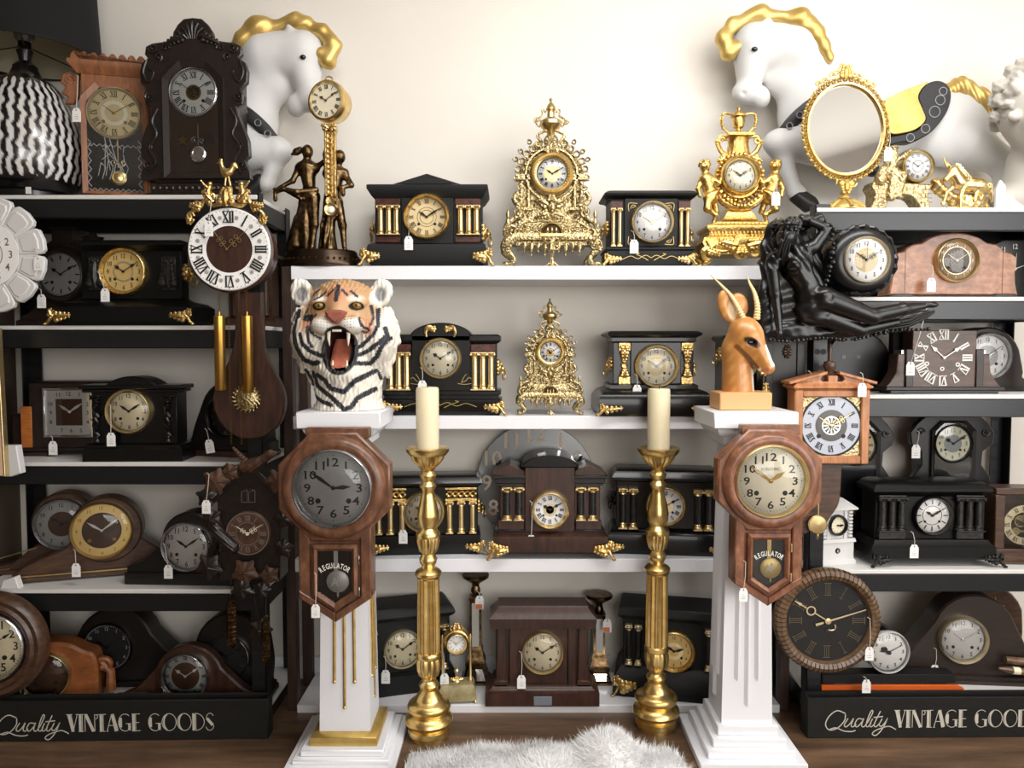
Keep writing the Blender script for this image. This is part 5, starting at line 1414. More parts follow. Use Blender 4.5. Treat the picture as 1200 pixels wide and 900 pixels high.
m = T.mb(); sculpt(m, [capsule((298, -4, 545), (318, -5, 533), 7, 5, 4), egg((322, -6, 530), (6, 5, 5), 3), capsule((326, -6, 529), (333, -7, 527), 2, .6, 2), capsule((298, -2, 546), (276, 4, 525), 5, 2, 4), capsule((298, -2, 548), (266, 4, 546), 5, 2, 4), capsule((290, -4, 546), (306, -6, 541), 6, 5, 4)], .9, lambda X_, D, Y_: .4 * np.sin(X_ * .9 + Y_ * 1.3)); m.obj('carved_bird', 'carved_brown', sharp=0)
m = T.mb(); sculpt(m, [capsule((258, -3, 622), (276, -4, 640), 8, 7, 4), egg((256, -4, 614), (6, 5, 6), 3), capsule((270, -4, 634), (262, -6, 642), 6, 2, 4)], .9, lambda X_, D, Y_: .4 * np.sin(X_ * 1.1 - Y_ * 1.3)); m.obj('carved_bird', 'carved_dark', sharp=0)
for x, y0, y1 in ((269.5, 704, 762), (310, 728, 782)):
    T.mb().tube([(x, 4, 676), (x, 4, y0 - 4)], .5, 5).obj('chain', 'steel_dark')
    w = T.mb(); n = 28
    w.lathe(x, 4, [(1, y0 - 6), (3.2, y0 - 4), (3, y0 + 2)] + [((5.6 if y0 < 715 else 5) * (1 - .25 * max(0, i / n - .8)) * (1 + .08 * math.sin(i * 2.4)), y0 + 4 + (y1 - y0 - 8) * i / n) for i in range(n + 1)] + [(2, y1)], 14, flute=7, fdep=.12)
    w.obj('cone_weight', 'bronze')
m = T.mb(); m.bar(291, 682, 300, 735, 1.4, None, 10, 1); vine_leaf(m, 301, 742, 16, .3, 8); m.obj('pendulum', 'carved_dark')
# ------------------------------------------------------------------ centre bay
def gilt_lines(T, paths, mat='gold_ink', d=-.15, w=.55, parent=None):
    m = T.mb()
    for p in paths: scroll_line(m, smooth_path(p, 6), w, d)
    return m.obj('gilt_line', mat, parent)

def sprig(cx, cy, sg, k=1.0):
    return [[(cx, cy), (cx + sg * 5 * k, cy - 2 * k), (cx + sg * 9 * k, cy - 6 * k), (cx + sg * 12 * k, cy - 4 * k)], [(cx, cy), (cx + sg * 3 * k, cy - 6 * k), (cx + sg * 6 * k, cy - 10 * k)], [(cx - sg * 4 * k, cy + 1 * k), (cx + sg * 4 * k, cy + 2 * k), (cx + sg * 12 * k, cy + 1 * k)]]
def base_scroll(cx, cy, w):
    out = []
    for sg in (-1, 1):
        out.append([(cx, cy), (cx + sg * w * .2, cy - 3), (cx + sg * w * .45, cy + 1), (cx + sg * w * .7, cy - 2), (cx + sg * w, cy + 2)])
        out.append([(cx + sg * w * .1, cy + 3), (cx + sg * w * .3, cy - 1), (cx + sg * w * .5, cy - 4), (cx + sg * w * .4, cy - 5)])
    return out

# top shelf: pediment clock
T = Thing('mantel_clock', 'black mantel clock with pediment roof and gilt columns, next to the bronze couple', 'clock', 501, 311, 2.635, z=ZC[0] + .0005)
m = T.mb(); m.box(440, 564, 0, 52, 228, 287, .8); m.box(471, 532, -3, 2, 228, 287, .8); m.obj('body', 'black_matt')
m = T.mb(); m.mould(440, 564, -2, 54, [(0, 233), (3, 230), (8, 222), (8, 218), (6, 217)]); m.obj('cornice', 'black_matt')
m = T.mb(); m.prism([(501, 204), (545, 217.5), (457, 217.5)], -4, 40, .6)
m.prism([(475, 217)] + arc(501, 218, 31, 9.5, -PI + .1, -.1, 14) + [(527, 217)], -6, 0, 1); m.obj('pediment', 'black_matt')
m = T.mb(); m.loft([(437, 567, -4, 55, 284), (433, 569, -8, 58, 286), (431.5, 570, -9, 59, 290), (431.5, 570, -9, 59, 305), (434, 568, -7, 57, 308), (436, 566, -5, 55, 311)]); m.obj('base', 'black_matt')
for x0 in (440, 533):
    for y0, y1 in ((226, 240), (275, 283)): T.mb().box(x0 + .5, x0 + 30, -2.5, 2, y0 + 1, y1, .6).obj('marble_block', 'red_marble', label='red marble block')
    for x in (x0 + 7, x0 + 16.5, x0 + 25.5): column(T, x, 240.5, 275, 3.0, 'gold_satin', d=-3.5)
dial(T, 501, 254, 22.5, 'dial_buff', -4.5, 'roman', 'ink_brown', .8, .2, 'leaf', 'ink', (10, 9.5), 'gold_relief', 4.4, 9, inner=(((.34, .36), 'ink_brown'), ((.48, .5), 'ink_brown')), hl=(.5, .8))
mantel_feet(T, 426, 575, 311, d=-8, w=20, h=18)
lion(T, 438, 262, -1, 8, d=24); lion(T, 566, 268, 1, 8, d=24)

# top shelf: flat-topped clock
T = Thing('mantel_clock', 'small black flat-topped mantel clock with slim gilt columns, beside the cherub clock', 'clock', 762, 312, 2.64, z=ZC[0] + .0005)
m = T.mb(); m.box(715, 808, 0, 46, 232, 292, .8); m.box(731, 793, -3, 2, 233, 291, .6); m.obj('body', 'black_matt')
m = T.mb(); m.mould(715, 808, 0, 46, [(0, 234), (2, 232), (7, 230), (8, 228), (4, 225), (0, 223.5)]); m.obj('cornice', 'black_matt')
m = T.mb(); m.mould(713, 809, -3, 49, [(0, 288), (3, 290), (4, 292), (2, 294), (2, 308), (0, 312)]); m.obj('base', 'black_matt')
for x0 in (714, 793):
    T.mb().box(x0 + 1, x0 + 15, -2.5, 1, 236, 244, .5).obj('marble_block', 'red_marble')
    for x in (x0 + 4, x0 + 11.5): column(T, x, 244.5, 289, 2.1, 'gold_satin', d=-3)
for x, y, s, q in ((736, 239, 1, 1), (788, 239, -1, 1), (736, 286, 1, -1), (788, 286, -1, -1)):
    gilt_lines(T, [[(x, y + 9 * q), (x, y), (x + 10 * s, y)], [(x + 2 * s, y + 6 * q), (x + 4 * s, y + 2 * q), (x + 8 * s, y + 3 * q), (x + 4 * s, y + 5 * q)]], d=-3.1)
gilt_lines(T, base_scroll(762, 302, 34), d=-5.2)
dial(T, 763, 261, 22, 'dial_white', -4, 'arabic', 'ink_brown', .78, .2, 'thin', 'gold_satin', (10, 9), 'gold_satin', 3, 8, glass='clock_glass', hl=(.55, .88), hw=1.2)
mantel_feet(T, 708, 812, 312, d=-5, w=19, h=13)
lion(T, 713, 264, -1, 6.5, d=22); lion(T, 810, 268, 1, 6.5, d=22)

# ornate brass clocks
def rococo(label, cx, top, base, Y, z, face, fi, dial_dy=0.0):
    T = Thing('mantel_clock', label, 'clock', cx, base, Y, z=z, group=None)
    k = (base - top) / 202.0
    X = lambda x: cx + (x - 646) * k
    Yv = lambda y: top + (y - 113) * k
    D = lambda d: d * k
    def L(*p): return [(X(x), Yv(y)) for x, y in p]
    B = 'brass_relief'
    # urn
    T.mb().lathe(cx, D(18), [(.5 * k, Yv(113)), (2.2 * k, Yv(115)), (1 * k, Yv(118)), (3 * k, Yv(120)), (5.5 * k, Yv(124)), (6 * k, Yv(127)), (4 * k, Yv(129)), (4.5 * k, Yv(131)), (5 * k, Yv(136)), (9 * k, Yv(138)), (13 * k, Yv(141)), (13.5 * k, Yv(145)), (10 * k, Yv(150)), (5 * k, Yv(154)), (4 * k, Yv(158)), (8 * k, Yv(161)), (9 * k, Yv(165))], 28).obj('urn', 'brass')
    m = T.mb()
    for sg in (-1, 1):
        S = lambda x: cx + sg * (x - 646) * k
        m.tube([(S(x), D(18), Yv(y)) for x, y in smooth_path([(652, 130), (656, 127), (656, 134), (662, 138), (663, 143), (659, 147)], 4)], 1.3 * k, 6)
        m.spiral(S(663), Yv(140), 4 * k, 1 * k, 0, 6 * sg, 1.3 * k, D(18))
        m.tube([(S(x), D(14), Yv(y)) for x, y in smooth_path([(651, 152), (662, 158), (657, 166), (666, 170), (664, 178), (656, 180)], 5)], 1.9 * k, 6)
        m.spiral(S(662), Yv(172), 4 * k, 1 * k, 1, 1 + 6 * sg, 1.6 * k, D(10))
    m.ell((cx, D(10), Yv(166)), (9 * k, 6 * k, 9 * k), 14, 9)
    for q in range(-3, 4): m.tube([(cx, D(5), Yv(172)), (cx + 8 * k * math.sin(q * .4), D(4), Yv(172) - 9 * k * math.cos(q * .4))], [.8 * k, 1.4 * k], 6)
    m.obj('crest', B)
    # case
    out = mirror_outline(L((646, 172), (660, 174), (672, 182), (681, 194), (684, 206), (684, 246), (688, 258), (694, 268), (696, 276)), cx)
    m = T.mb(); m.prism(out, D(2), D(40), 1.5 * k); m.obj('case', B)
    for sg in (-1, 1):
        m = T.mb()
        S = lambda x: cx + sg * (x - 646) * k
        for x in (673, 681): m.lathe(S(x), D(-1), [(3 * k, Yv(215)), (2.2 * k, Yv(218)), (2.4 * k, Yv(240)), (3.2 * k, Yv(243)), (3.2 * k, Yv(247))], 12)
        m.box(S(667), S(688), D(-4), D(6), Yv(207), Yv(214), .6 * k); m.box(S(667), S(688), D(-4), D(6), Yv(245), Yv(249), .6 * k)
        # cresting of small scrolls up the shoulders
        for (x, y, r, a) in ((661, 172, 4.5, 0), (668, 178, 4.5, 1), (675, 184, 4.5, 1.5), (681, 192, 4.5, 2), (685, 201, 4, 2.4), (687, 211, 3.5, 2.6), (672, 170, 3, .5), (682, 181, 3, 1), (688, 190, 3, 1.5)):
            m.ring(S(x), Yv(y), [(r * k * .5, D(-3)), (r * k * .9, D(-4)), (r * k, D(-1)), (r * k * .6, D(1))], 14)
            m.ell((S(x + r * .9 * math.sin(a)), D(-2), Yv(y - r * .9 * math.cos(a))), 1.5 * k, 7, 5)
        # side scrolls and sprays down to the feet
        m.tube([(S(x), D(-3), Yv(y)) for x, y in smooth_path([(686, 228), (690, 236), (684, 246), (688, 258), (697, 264), (700, 276), (692, 284)], 6)], 3.0 * k, 8)
        m.spiral(S(686), Yv(252), 6 * k, 1.5 * k, 2, 2 + 7 * sg, 2 * k, D(-6)); m.spiral(S(691), Yv(274), 8 * k, 2 * k, 3, 3 - 7 * sg, 2.4 * k, D(-6))
        leafy(m, S(682), Yv(240), sg * .2, 1, 16 * k, 4 * k, D(-5), 4); leafy(m, S(676), Yv(262), sg * .8, .5, 18 * k, 4.5 * k, D(-5), 4)
        m.spiral(S(683), Yv(222), 4 * k, 1 * k, 0, 6 * sg, 1.5 * k, D(-3)); m.spiral(S(683), Yv(234), 4 * k, 1 * k, PI, PI - 6 * sg, 1.5 * k, D(-3))
        m.obj('scrollwork', B)
    m = T.mb()
    for q in range(-7, 8):
        a = q * .2; m.ell((cx + 33 * k * math.sin(a), D(-1), Yv(207) - 33 * k * math.cos(a)), (2.2 * k, 2 * k, 2.2 * k), 7, 5)
    m.ring(cx, Yv(207), [(28 * k, D(-1)), (29 * k, D(-4)), (31 * k, D(-4)), (31.5 * k, D(2)), (28 * k, D(2))], 48)
    leafy(m, cx, Yv(184), 0, -1, 14 * k, 7 * k, D(-4), 4)
    m.obj('arch_moulding', B)
    m = T.mb(); rb = random.Random(4)
    for sg in (-1, 1):
        for i in range(46):
            yy = rb.uniform(186, 262); lim = 36 if yy > 205 else 36 - (205 - yy) * .75
            xx = rb.uniform(min(27, lim - 4), lim)
            if yy > 232: xx = rb.uniform(18, 38 + (yy - 232) * .3)
            m.ell((cx + sg * xx * k, D(1), Yv(yy)), (rb.uniform(1.2, 2.4) * k, 2.4 * k, rb.uniform(1.2, 2.6) * k), 8, 5)
        for i in range(8): m.spiral(cx + sg * (16 + i * 3.6) * k, Yv(272 + (i % 2) * 3), 3.4 * k, .8 * k, i, i + 6 * sg, 1.1 * k, D(-11))
    m.obj('boss_pattern', B)
    # mask panel
    m = T.mb(); m.box(X(629), X(663), D(-1.5), D(3), Yv(234), Yv(262), .5 * k)
    m.ell((cx, D(-5), Yv(246)), (5 * k, 5 * k, 7 * k), 12, 9); m.ell((cx, D(-9), Yv(247)), (1.6 * k, 2 * k, 2.4 * k), 8, 6)
    for sg in (-1, 1):
        leafy(m, cx + sg * 4 * k, Yv(243), sg, -.5, 15 * k, 5 * k, D(-4), 4); leafy(m, cx + sg * 3 * k, Yv(252), sg, .35, 14 * k, 4.5 * k, D(-4), 4); leafy(m, cx + sg * 2 * k, Yv(252), sg * .4, 1, 9 * k, 3 * k, D(-4), 3)
    leafy(m, cx, Yv(240), 0, -1, 8 * k, 5 * k, D(-5), 3)
    m.obj('mask_panel', B)
    # platform, niche, apron
    m = T.mb(); m.mould(X(608), X(684), D(-6), D(42), [(-4 * k, Yv(262)), (-2 * k, Yv(264)), (0, Yv(270)), (6 * k, Yv(276)), (8 * k, Yv(280)), (8 * k, Yv(284)), (3 * k, Yv(286)), (3 * k, Yv(290))])
    for i in range(19): m.ell((X(604 + i * 4.7), D(-14), Yv(282)), (1.7 * k, 1.3 * k, 1.6 * k), 7, 5)
    m.obj('platform', B)
    n = T.mb(); n.ring(cx, Yv(277), [(9 * k, D(-12)), (11 * k, D(-16)), (13 * k, D(-14)), (13.5 * k, D(-6)), (9 * k, D(-6))], 36)
    n.box(cx - 14 * k, cx + 14 * k, D(-16), D(-6), Yv(277), Yv(281), .5 * k); no = n.obj('niche_arch', 'brass')
    T.mb().disc(cx, Yv(277), [(0, D(-12.5)), (9.5 * k, D(-12.5)), (9.5 * k, D(-9))], 30).obj('niche_back', 'bronze_dark', no)
    for q in (-5, 0, 5): T.mb().lathe(cx + q * k, D(-14), [(1.2 * k, Yv(270)), (.8 * k, Yv(271)), (1.9 * k, Yv(274)), (1 * k, Yv(276)), (1.5 * k, Yv(277))], 10).obj('baluster', 'brass', no)
    m = T.mb()
    for i, x in enumerate((614, 622, 630, 638, 654, 662, 670, 678)):
        m.tube([(X(x), D(-8), Yv(288)), (X(x), D(-9), Yv(292 + 2 * (i % 2))), (X(x), D(-9), Yv(294.5 + 3 * (i % 2))), (X(x), D(-8), Yv(297 + 4 * (i % 2)))], [3.4 * k, 3 * k, 1.4 * k, .9 * k], 8); m.ell((X(x), D(-9), Yv(297.5 + 4 * (i % 2))), 1.3 * k, 7, 5)
    m.tube([(cx, D(-10), Yv(286)), (cx, D(-14), Yv(296)), (cx, D(-10), Yv(303)), (cx, D(-9), Yv(306))], [5 * k, 4 * k, 2.4 * k, 2 * k], 9)
    for sg in (-1, 1): m.spiral(cx + sg * 5 * k, Yv(292), 4 * k, 1 * k, 0, 6 * sg, 1.4 * k, D(-11))
    m.obj('apron', B)
    m = T.mb(); m.tube([(cx, D(-9), Yv(304)), (cx - 1 * k, D(-11), Yv(310)), (cx - 7 * k, D(-11), Yv(314))], [1.8 * k, 2.2 * k, 1 * k], 7); m.tube([(cx, D(-9), Yv(304)), (cx, D(-12), Yv(312)), (cx, D(-12), Yv(315))], [1.8 * k, 3 * k, 2.6 * k], 8); m.tube([(cx, D(-9), Yv(304)), (cx + 1 * k, D(-11), Yv(310)), (cx + 7 * k, D(-11), Yv(314))], [1.8 * k, 2.2 * k, 1 * k], 7)
    m.obj('foot', B)
    for sg in (-1, 1):
        S = lambda x: cx + sg * (x - 646) * k
        for dd in (-10, 34):
            m = T.mb(); m.tube([(S(x), D(dd), Yv(y)) for x, y in smooth_path([(686, 282), (697, 284), (702, 293), (694, 300), (690, 307), (696, 312), (703, 312.5)], 5)], [4.5 * k] * 8 + [4 * k] * 8 + [3.2 * k] * 8 + [2.6 * k] * 7, 9)
            m.ell((S(699), D(dd - 1), Yv(312)), (4.5 * k, 4 * k, 3 * k), 9, 6)
            if dd < 0: leafy(m, S(694), Yv(284), sg * .5, 1, 16 * k, 4.5 * k, D(dd - 3), 4); m.spiral(S(696), Yv(290), 7 * k, 2 * k, -1, -1 + 6 * sg, 2 * k, D(dd - 3))
            m.obj('foot', B)
        T.mb().lathe(S(697), D(-4), [(.4 * k, Yv(248)), (1.8 * k, Yv(251)), (2.6 * k, Yv(254)), (1.2 * k, Yv(258)), (2.4 * k, Yv(260)), (3 * k, Yv(264))], 12).obj('small_finial', 'brass')
    # dial with cartouches
    cy = Yv(207); o = dial(T, cx + .6 * k, cy, 17 * k, face, D(-4), None, t=(10, 10), bez=None, hands='leaf', hmat='ink', holes='hole_black', track=False, inner=fi, hw=.8 * k, hl=(.5, .7))
    m = T.mb(); t = T.mb()
    for i in range(12):
        a = i * PI / 6; x, y = cx + .6 * k + 13.6 * k * math.sin(a), cy - 13.6 * k * math.cos(a)
        m.disc(x, y, [(0, D(-4) - .6), (2.5 * k, D(-4) - .6), (2.8 * k, D(-4))], 14, sx=.85, sy=1.1); put_roman(t, ROM[i], x, y, 3.6 * k, D(-4) - .7, a, .2, .7)
    m.obj('cartouche', 'dial_white', o); t.obj('numerals', 'ink', o)
    m = T.mb(); m.ring(cx, cy, [(17 * k, D(-4)), (18 * k, D(-9)), (20 * k, D(-10)), (21.5 * k, D(-7)), (23 * k, D(-8)), (25.5 * k, D(-6)), (26 * k, D(0)), (17 * k, D(0))], 56)
    for i in range(40): a = i * PI / 20; m.ell((cx + 19.6 * k * math.sin(a), D(-9.6), cy - 19.6 * k * math.cos(a)), .95 * k, 6, 4)
    m.obj('bezel', 'brass')
    T.mb().disc(cx + .6 * k, cy, [(17 * k, D(-8)), (12 * k, D(-10)), (6 * k, D(-11)), (.02, D(-11.2))], 32, cap=False).obj('glass', 'clock_glass')
    return T
rococo('large ornate brass clock with urn on top, centre of the top shelf', 646, 113, 314, 2.66, ZC[0] + .0005, 'dial_silver', ((.56, 'gold_satin'),))
rococo('small ornate brass clock with silver dial under the large brass one, on the middle shelf', 644.5, 352, 488, 2.66, ZC[1] + .0005, 'dial_silver', (((.2, .42), 'brass_dull'), (.2, 'ink')))

# gilt cherub clock
T = Thing('mantel_clock', 'gilt lyre-shaped clock held by two cherubs on a footed plinth', 'clock', 866, 315, 2.645, z=ZC[0] + .0005)
G = 'putti_gold'; cx = 867
T.mb().lathe(cx, 14, [(.5, 125), (2.4, 128), (1.4, 131), (5.5, 134), (9, 136), (9.5, 138), (6.5, 139), (7.5, 143), (6, 150), (2.6, 152), (2.6, 154), (5.5, 156), (6, 159)], 26).obj('urn', G)
m = T.mb()
for sg in (-1, 1):
    X = lambda x: cx + sg * (x - cx)
    m.tube([(X(x), 14, y) for x, y in smooth_path([(874, 135), (884, 134), (888, 140), (886, 149), (880, 155), (877, 157)], 6)], 1.5, 7)
    for y in range(136, 152, 3): m.ell((X(887 - abs(y - 142) * .15), 13, y), 1.9, 7, 5)
m.obj('urn_handle', G)
m = T.mb(); m.rings([[(cx + w * math.cos(a) * (1 + .06 * math.cos(9 * a)), 14 + 8 * math.sin(a), y) for a in [i * PI / 24 for i in range(48)]] for w, y in ((13, 158), (12, 163), (11.5, 170), (13, 180), (17, 190))]); m.mould(cx - 11, cx + 11, 4, 24, [(2, 157.5), (4, 159), (4, 162), (1, 163)])
m.obj('fluted_neck', G)
m = T.mb()
for sg in (-1, 1):
    X = lambda x: cx + sg * (x - cx)
    m.tube([(X(x), 12, y) for x, y in smooth_path([(878, 162), (888, 161), (892, 168), (888, 178), (882, 184), (884, 192)], 6)], [2.2] * 12 + [2.8] * 19, 7)
    m.spiral(X(888), 166, 4.5, 1, 0, 6 * sg, 1.5, 10); leafy(m, X(883), 186, sg, .6, 12, 4, 8, 4); leafy(m, X(891), 169, sg, -.4, 5, 2.4, 10, 2)
m.obj('lyre_scroll', G)
m = T.mb(); m.disc(cx, 210, [(24, 4), (27, 8), (27, 24), (20, 28)], 48)
for i in range(34):
    a = i * 2 * PI / 34; r = 26.5 + 1.2 * (i % 2); m.ell((cx + r * math.sin(a), 6, 210 - r * math.cos(a)), (2.5, 2.4, 2.5), 7, 5)
for sg in (-1, 1):
    X = lambda x: cx + sg * (x - cx)
    m.tube([(X(x), 3, y) for x, y in smooth_path([(895, 222), (890, 236), (880, 243), (867, 245)], 6)], [2.5, 2.8, 3, 3.2, 3.4, 3.6, 3.8, 4, 4, 4.2, 4.2, 4.4, 4.4, 4.4, 4.4, 4.4, 4.4, 4.4, 4.4], 8)
    for i in range(7): m.ell((X(867 + 4 * i), 0, 244 - i * i * .45), 3, 7, 5)
m.obj('clock_drum', G)
dial(T, 866, 209, 17.5, 'dial_cream', 0, 'arabic', 'ink_brown', .76, .22, 'ornate', 'ink_brown', (10, 9.5), 'gold', 5.5, 7, holes=None, glass='clock_glass', hl=(.6, .75))
m = T.mb(); m.loft([(856, 878, 6, 26, 240), (853, 881, 4, 28, 250), (848, 886, 0, 32, 258), (846, 888, -2, 34, 262), (838, 896, -4, 36, 263), (838, 896, -4, 36, 268)])
for i in range(12): m.ell((840.5 + i * 4.8, -4, 265), (2, 1.4, 2.2), 7, 5)
m.obj('pedestal', G)
m = T.mb(); m.loft([(830, 904, -8, 40, 266), (826, 908, -10, 42, 268), (826, 908, -10, 42, 271), (829, 905, -8, 40, 274), (829, 905, -8, 40, 279), (822, 912, -12, 44, 282), (820, 914, -13, 45, 288), (824, 910, -11, 42, 296), (836, 898, -6, 38, 301)])
for i in range(18): m.ell((831 + i * 4.2, -9, 276.5), (1.6, 1.2, 2), 6, 4)
m.disc(862, 286, [(0, -18), (7, -17), (8, -13), (8, -10)], 20)
for sg in (-1, 1):
    X = lambda x: 866 + sg * (x - 866)
    leafy(m, X(872), 292, sg, -.25, 22, 6, -13, 5); m.spiral(X(880), 298, 6, 1.5, 0, 6 * sg, 2, -11); m.tube([(X(x), -12, y) for x, y in smooth_path([(872, 288), (884, 298), (900, 296), (908, 286)], 5)], 2, 7)
m.ell((864, -13, 300), (9, 5, 8), 12, 8); leafy(m, 864, 304, 0, -1, 12, 6, -17, 4)
m.obj('plinth', G)
for sg in (-1, 1):
    X = lambda x: 866 + sg * (x - 866)
    m = T.mb(); m.tube([(X(x), -9, y) for x, y in smooth_path([(898, 292), (910, 298), (908, 306), (902, 307), (908, 311.5)], 5)], [5] * 7 + [4] * 7 + [3] * 7, 8); leafy(m, X(906), 297, -sg, .4, 16, 4, -13, 4); m.ell((X(909), -10, 312.2), (4, 4, 2.5), 8, 5); m.obj('foot', G)
    m = T.mb(); m.tube([(X(x), 34, y) for x, y in smooth_path([(898, 292), (908, 300), (902, 307), (908, 311.5)], 5)], [5] * 6 + [4] * 5 + [3] * 5, 8); m.obj('foot', G)
def putto(label, X, lift):
    m = T.mb()
    pr = [egg((X(906), 2, 198), (6.2, 6.4, 7), 2), egg((X(905), -5.2, 199.5), (1.2, 1.4, 1.4), 1), capsule((X(906), 3, 205), (X(905), 4, 212), 3, 6, 3), capsule((X(904), 3, 213), (X(900), 3, 228), 7.5, 7, 5), egg((X(899), 2, 234), (8, 7.5, 7), 4),
          capsule((X(910), 3, 213), (X(914), 1, 224), 3.2, 2.6, 2.5), capsule((X(914), 1, 224), (X(912), -1, 233), 2.6, 2, 2), capsule((X(899), 1, 212), (X(890), -1, 218), 3, 2.6, 2.5), capsule((X(890), -1, 218), (X(886), 0, 211), 2.4, 2, 2),
          capsule((X(902), -1, 236), (X(904), -4, 248), 5.4, 4.2, 4), capsule((X(904), -4, 248), (X(893), -1, 255), 3.8, 2.6, 3), capsule((X(893), -1, 255), (X(896), 0, 264), 2.8, 2, 2), egg((X(895), -2, 265.5), (3.6, 3, 1.8), 1.5),
          capsule((X(895), 4, 238), (X(891), 6, 250), 4.4, 3.4, 3), egg((X(896), 0, 230), (8, 6, 3), 3, .5 * (1 if X(1) > X(0) else -1)), capsule((X(894), 2, 226), (X(884), 4, 236), 3, 1.6, 3)]
    rg2 = random.Random(5)
    for i in range(26):
        a = rg2.uniform(-PI, PI); u = rg2.uniform(-1, .1); q = math.sqrt(max(0, 1 - u * u)); d = 2 + 6.4 * math.sin(a) * q
        if d < -2 and u > -.55: continue
        pr.append(egg((X(906) + 6.2 * math.cos(a) * q, d, 197.5 + 6.6 * u), (1.9, 1.9, 1.7), .8))
    for q in (-2.2, 2.2): pr.append(cut(egg((X(905.4) + q, -4.4, 197), (1.1, 1.2, .8), 1)))
    pr.append(cut(egg((X(905.3), -4.8, 202.2), (1.7, 1, .45), 1)))
    sculpt(m, pr, .62); m.obj('cherub', G, sharp=0)
putto('', lambda x: x + 2, 0); putto('', lambda x: 2 * 865.5 - x, 0)

# bronze couple with the mystery clock
T = Thing('figural_clock', 'bronze couple holding up a gilt pillar clock on the top shelf', 'clock', 373, 311, 2.63, z=ZC[0] + .0005)
m = T.mb(); m.rings([[(373 + w * math.cos(a), 16 + w * .62 * math.sin(a), y) for a in [i * PI / 24 for i in range(48)]] for w, y in ((40, 291), (42, 293), (43, 297), (45, 299), (46, 305), (48, 307), (48, 311))])
m.obj('base', 'bronze_dark')
m = T.mb()
for i in range(40): a = i * PI / 20; m.ell((373 + 45.5 * math.cos(a), 16 + 28.2 * math.sin(a), 302), (1.6, 1.6, 1.8), 6, 4)
m.obj('bead_band', 'bronze')
m = T.mb()
woman = [egg((361, 4, 177), (6.6, 7.2, 8), 2), egg((366, 2, 181), (1.2, 1.4, 1.4), 1), egg((348, 5, 177), (4.5, 4, 4.5), 2), capsule((352, 5, 175), (345, 6, 179), 4, 2, 2), capsule((344, 6, 179), (341, 7, 180), 2.2, 1, 1), capsule((360, 5, 184), (360, 6, 192), 3.4, 4, 3),
         capsule((352, 6, 195), (369, 6, 196), 6, 6, 4), capsule((360, 6, 196), (362, 6, 216), 10, 7.4, 5), egg((363, 6, 228), (11.5, 9.5, 10), 5), cut(capsule((360, -6, 198), (362, -5, 218), .8)),
         capsule((350, 6, 196), (344, 2, 211), 4, 3.3, 3), capsule((344, 2, 211), (328, -2, 221), 3.2, 2.2, 2), egg((325, -3, 222), (3.4, 2, 2.2), 1), capsule((370, 4, 196), (381, 0, 190), 3.8, 2.8, 3), capsule((381, 0, 190), (388, 2, 184), 2.6, 2, 2),
         capsule((359, 5, 232), (357, 4, 262), 6.6, 4.6, 4), capsule((357, 4, 262), (358, 4, 290), 4.4, 2.6, 3), capsule((368, 3, 232), (369, 1, 262), 7, 4.8, 4), capsule((369, 1, 262), (365, 2, 290), 4.4, 2.6, 3), egg((366, -2, 291), (3.5, 5, 2), 1.5),
         capsule((372, 0, 222), (350, -6, 226), 3, 3, 3), capsule((350, -6, 226), (335, -6, 222), 3.5, 2.5, 2), capsule((335, -6, 222), (325, -4, 226), 3, 2, 2), capsule((325, -4, 226), (325, -4, 234), 2.2, 2.6, 2), capsule((340, -5, 225), (355, -4, 233), 2.2, 2.6, 2),
         capsule((355, 10, 232), (345, 12, 284), 6, 11, 6), capsule((362, 12, 236), (358, 12, 288), 6, 10, 6), capsule((345, 8, 270), (338, 8, 289), 5, 6, 4)]
sculpt(m, woman, .8, lambda X_, D, Y_: np.where((D > 5) & (Y_ > 236), .9 * np.sin(X_ * .9 + Y_ * .12), 0)); m.obj('woman_figure', 'bronze', sharp=0)
m = T.mb()
man = [egg((398, 8, 182), (6.4, 7, 8), 2), capsule((396, 10, 190), (394, 12, 198), 3.6, 4, 3), capsule((382, 12, 201), (402, 12, 200), 6, 5.6, 4), capsule((391, 12, 202), (389, 12, 222), 10.5, 8.5, 5), egg((389, 12, 232), (10, 8.5, 9), 5),
       capsule((402, 12, 201), (411, 8, 215), 4.2, 3.4, 3), capsule((411, 8, 215), (399, 4, 219), 3, 2.4, 2), egg((402, 4, 224), (3, 3, 5.5), 2), capsule((382, 14, 200), (380, 14, 178), 4.4, 3.6, 3), capsule((380, 14, 178), (383, 14, 158), 3.3, 2.4, 2),
       capsule((394, 12, 236), (400, 8, 262), 6.4, 4.8, 4), capsule((400, 8, 262), (402, 8, 288), 4.4, 2.8, 3), egg((404, 3, 291), (3, 6, 2.2), 2), capsule((386, 12, 236), (385, 10, 262), 6.4, 4.8, 4), capsule((385, 10, 262), (391, 8, 289), 4.3, 2.8, 3),
       capsule((384, 14, 228), (379, 14, 286), 6, 9, 6), capsule((379, 8, 262), (385, 6, 289), 5, 7, 4)]
sculpt(m, man, .8, lambda X_, D, Y_: np.where((X_ < 387) & (Y_ > 236), .8 * np.sin(X_ * .9 + Y_ * .12), 0)); m.obj('man_figure', 'bronze', sharp=0)
m = T.mb(); m.box(383, 396, -6, 2, 156, 230, 1)
for i in range(12): m.ring(389.5, 162 + i * 5.8, [(1.6, -8), (2.4, -8.5), (2.6, -6), (1.6, -6)], 12)
for x in (384, 395): m.tube([(x, -6, 156), (x, -6, 230)], 1.1, 6)
m.disc(389.5, 236, [(0, -6), (5, -7), (6.5, -4), (6, 0)], 20); m.obj('pillar', 'gold_relief')
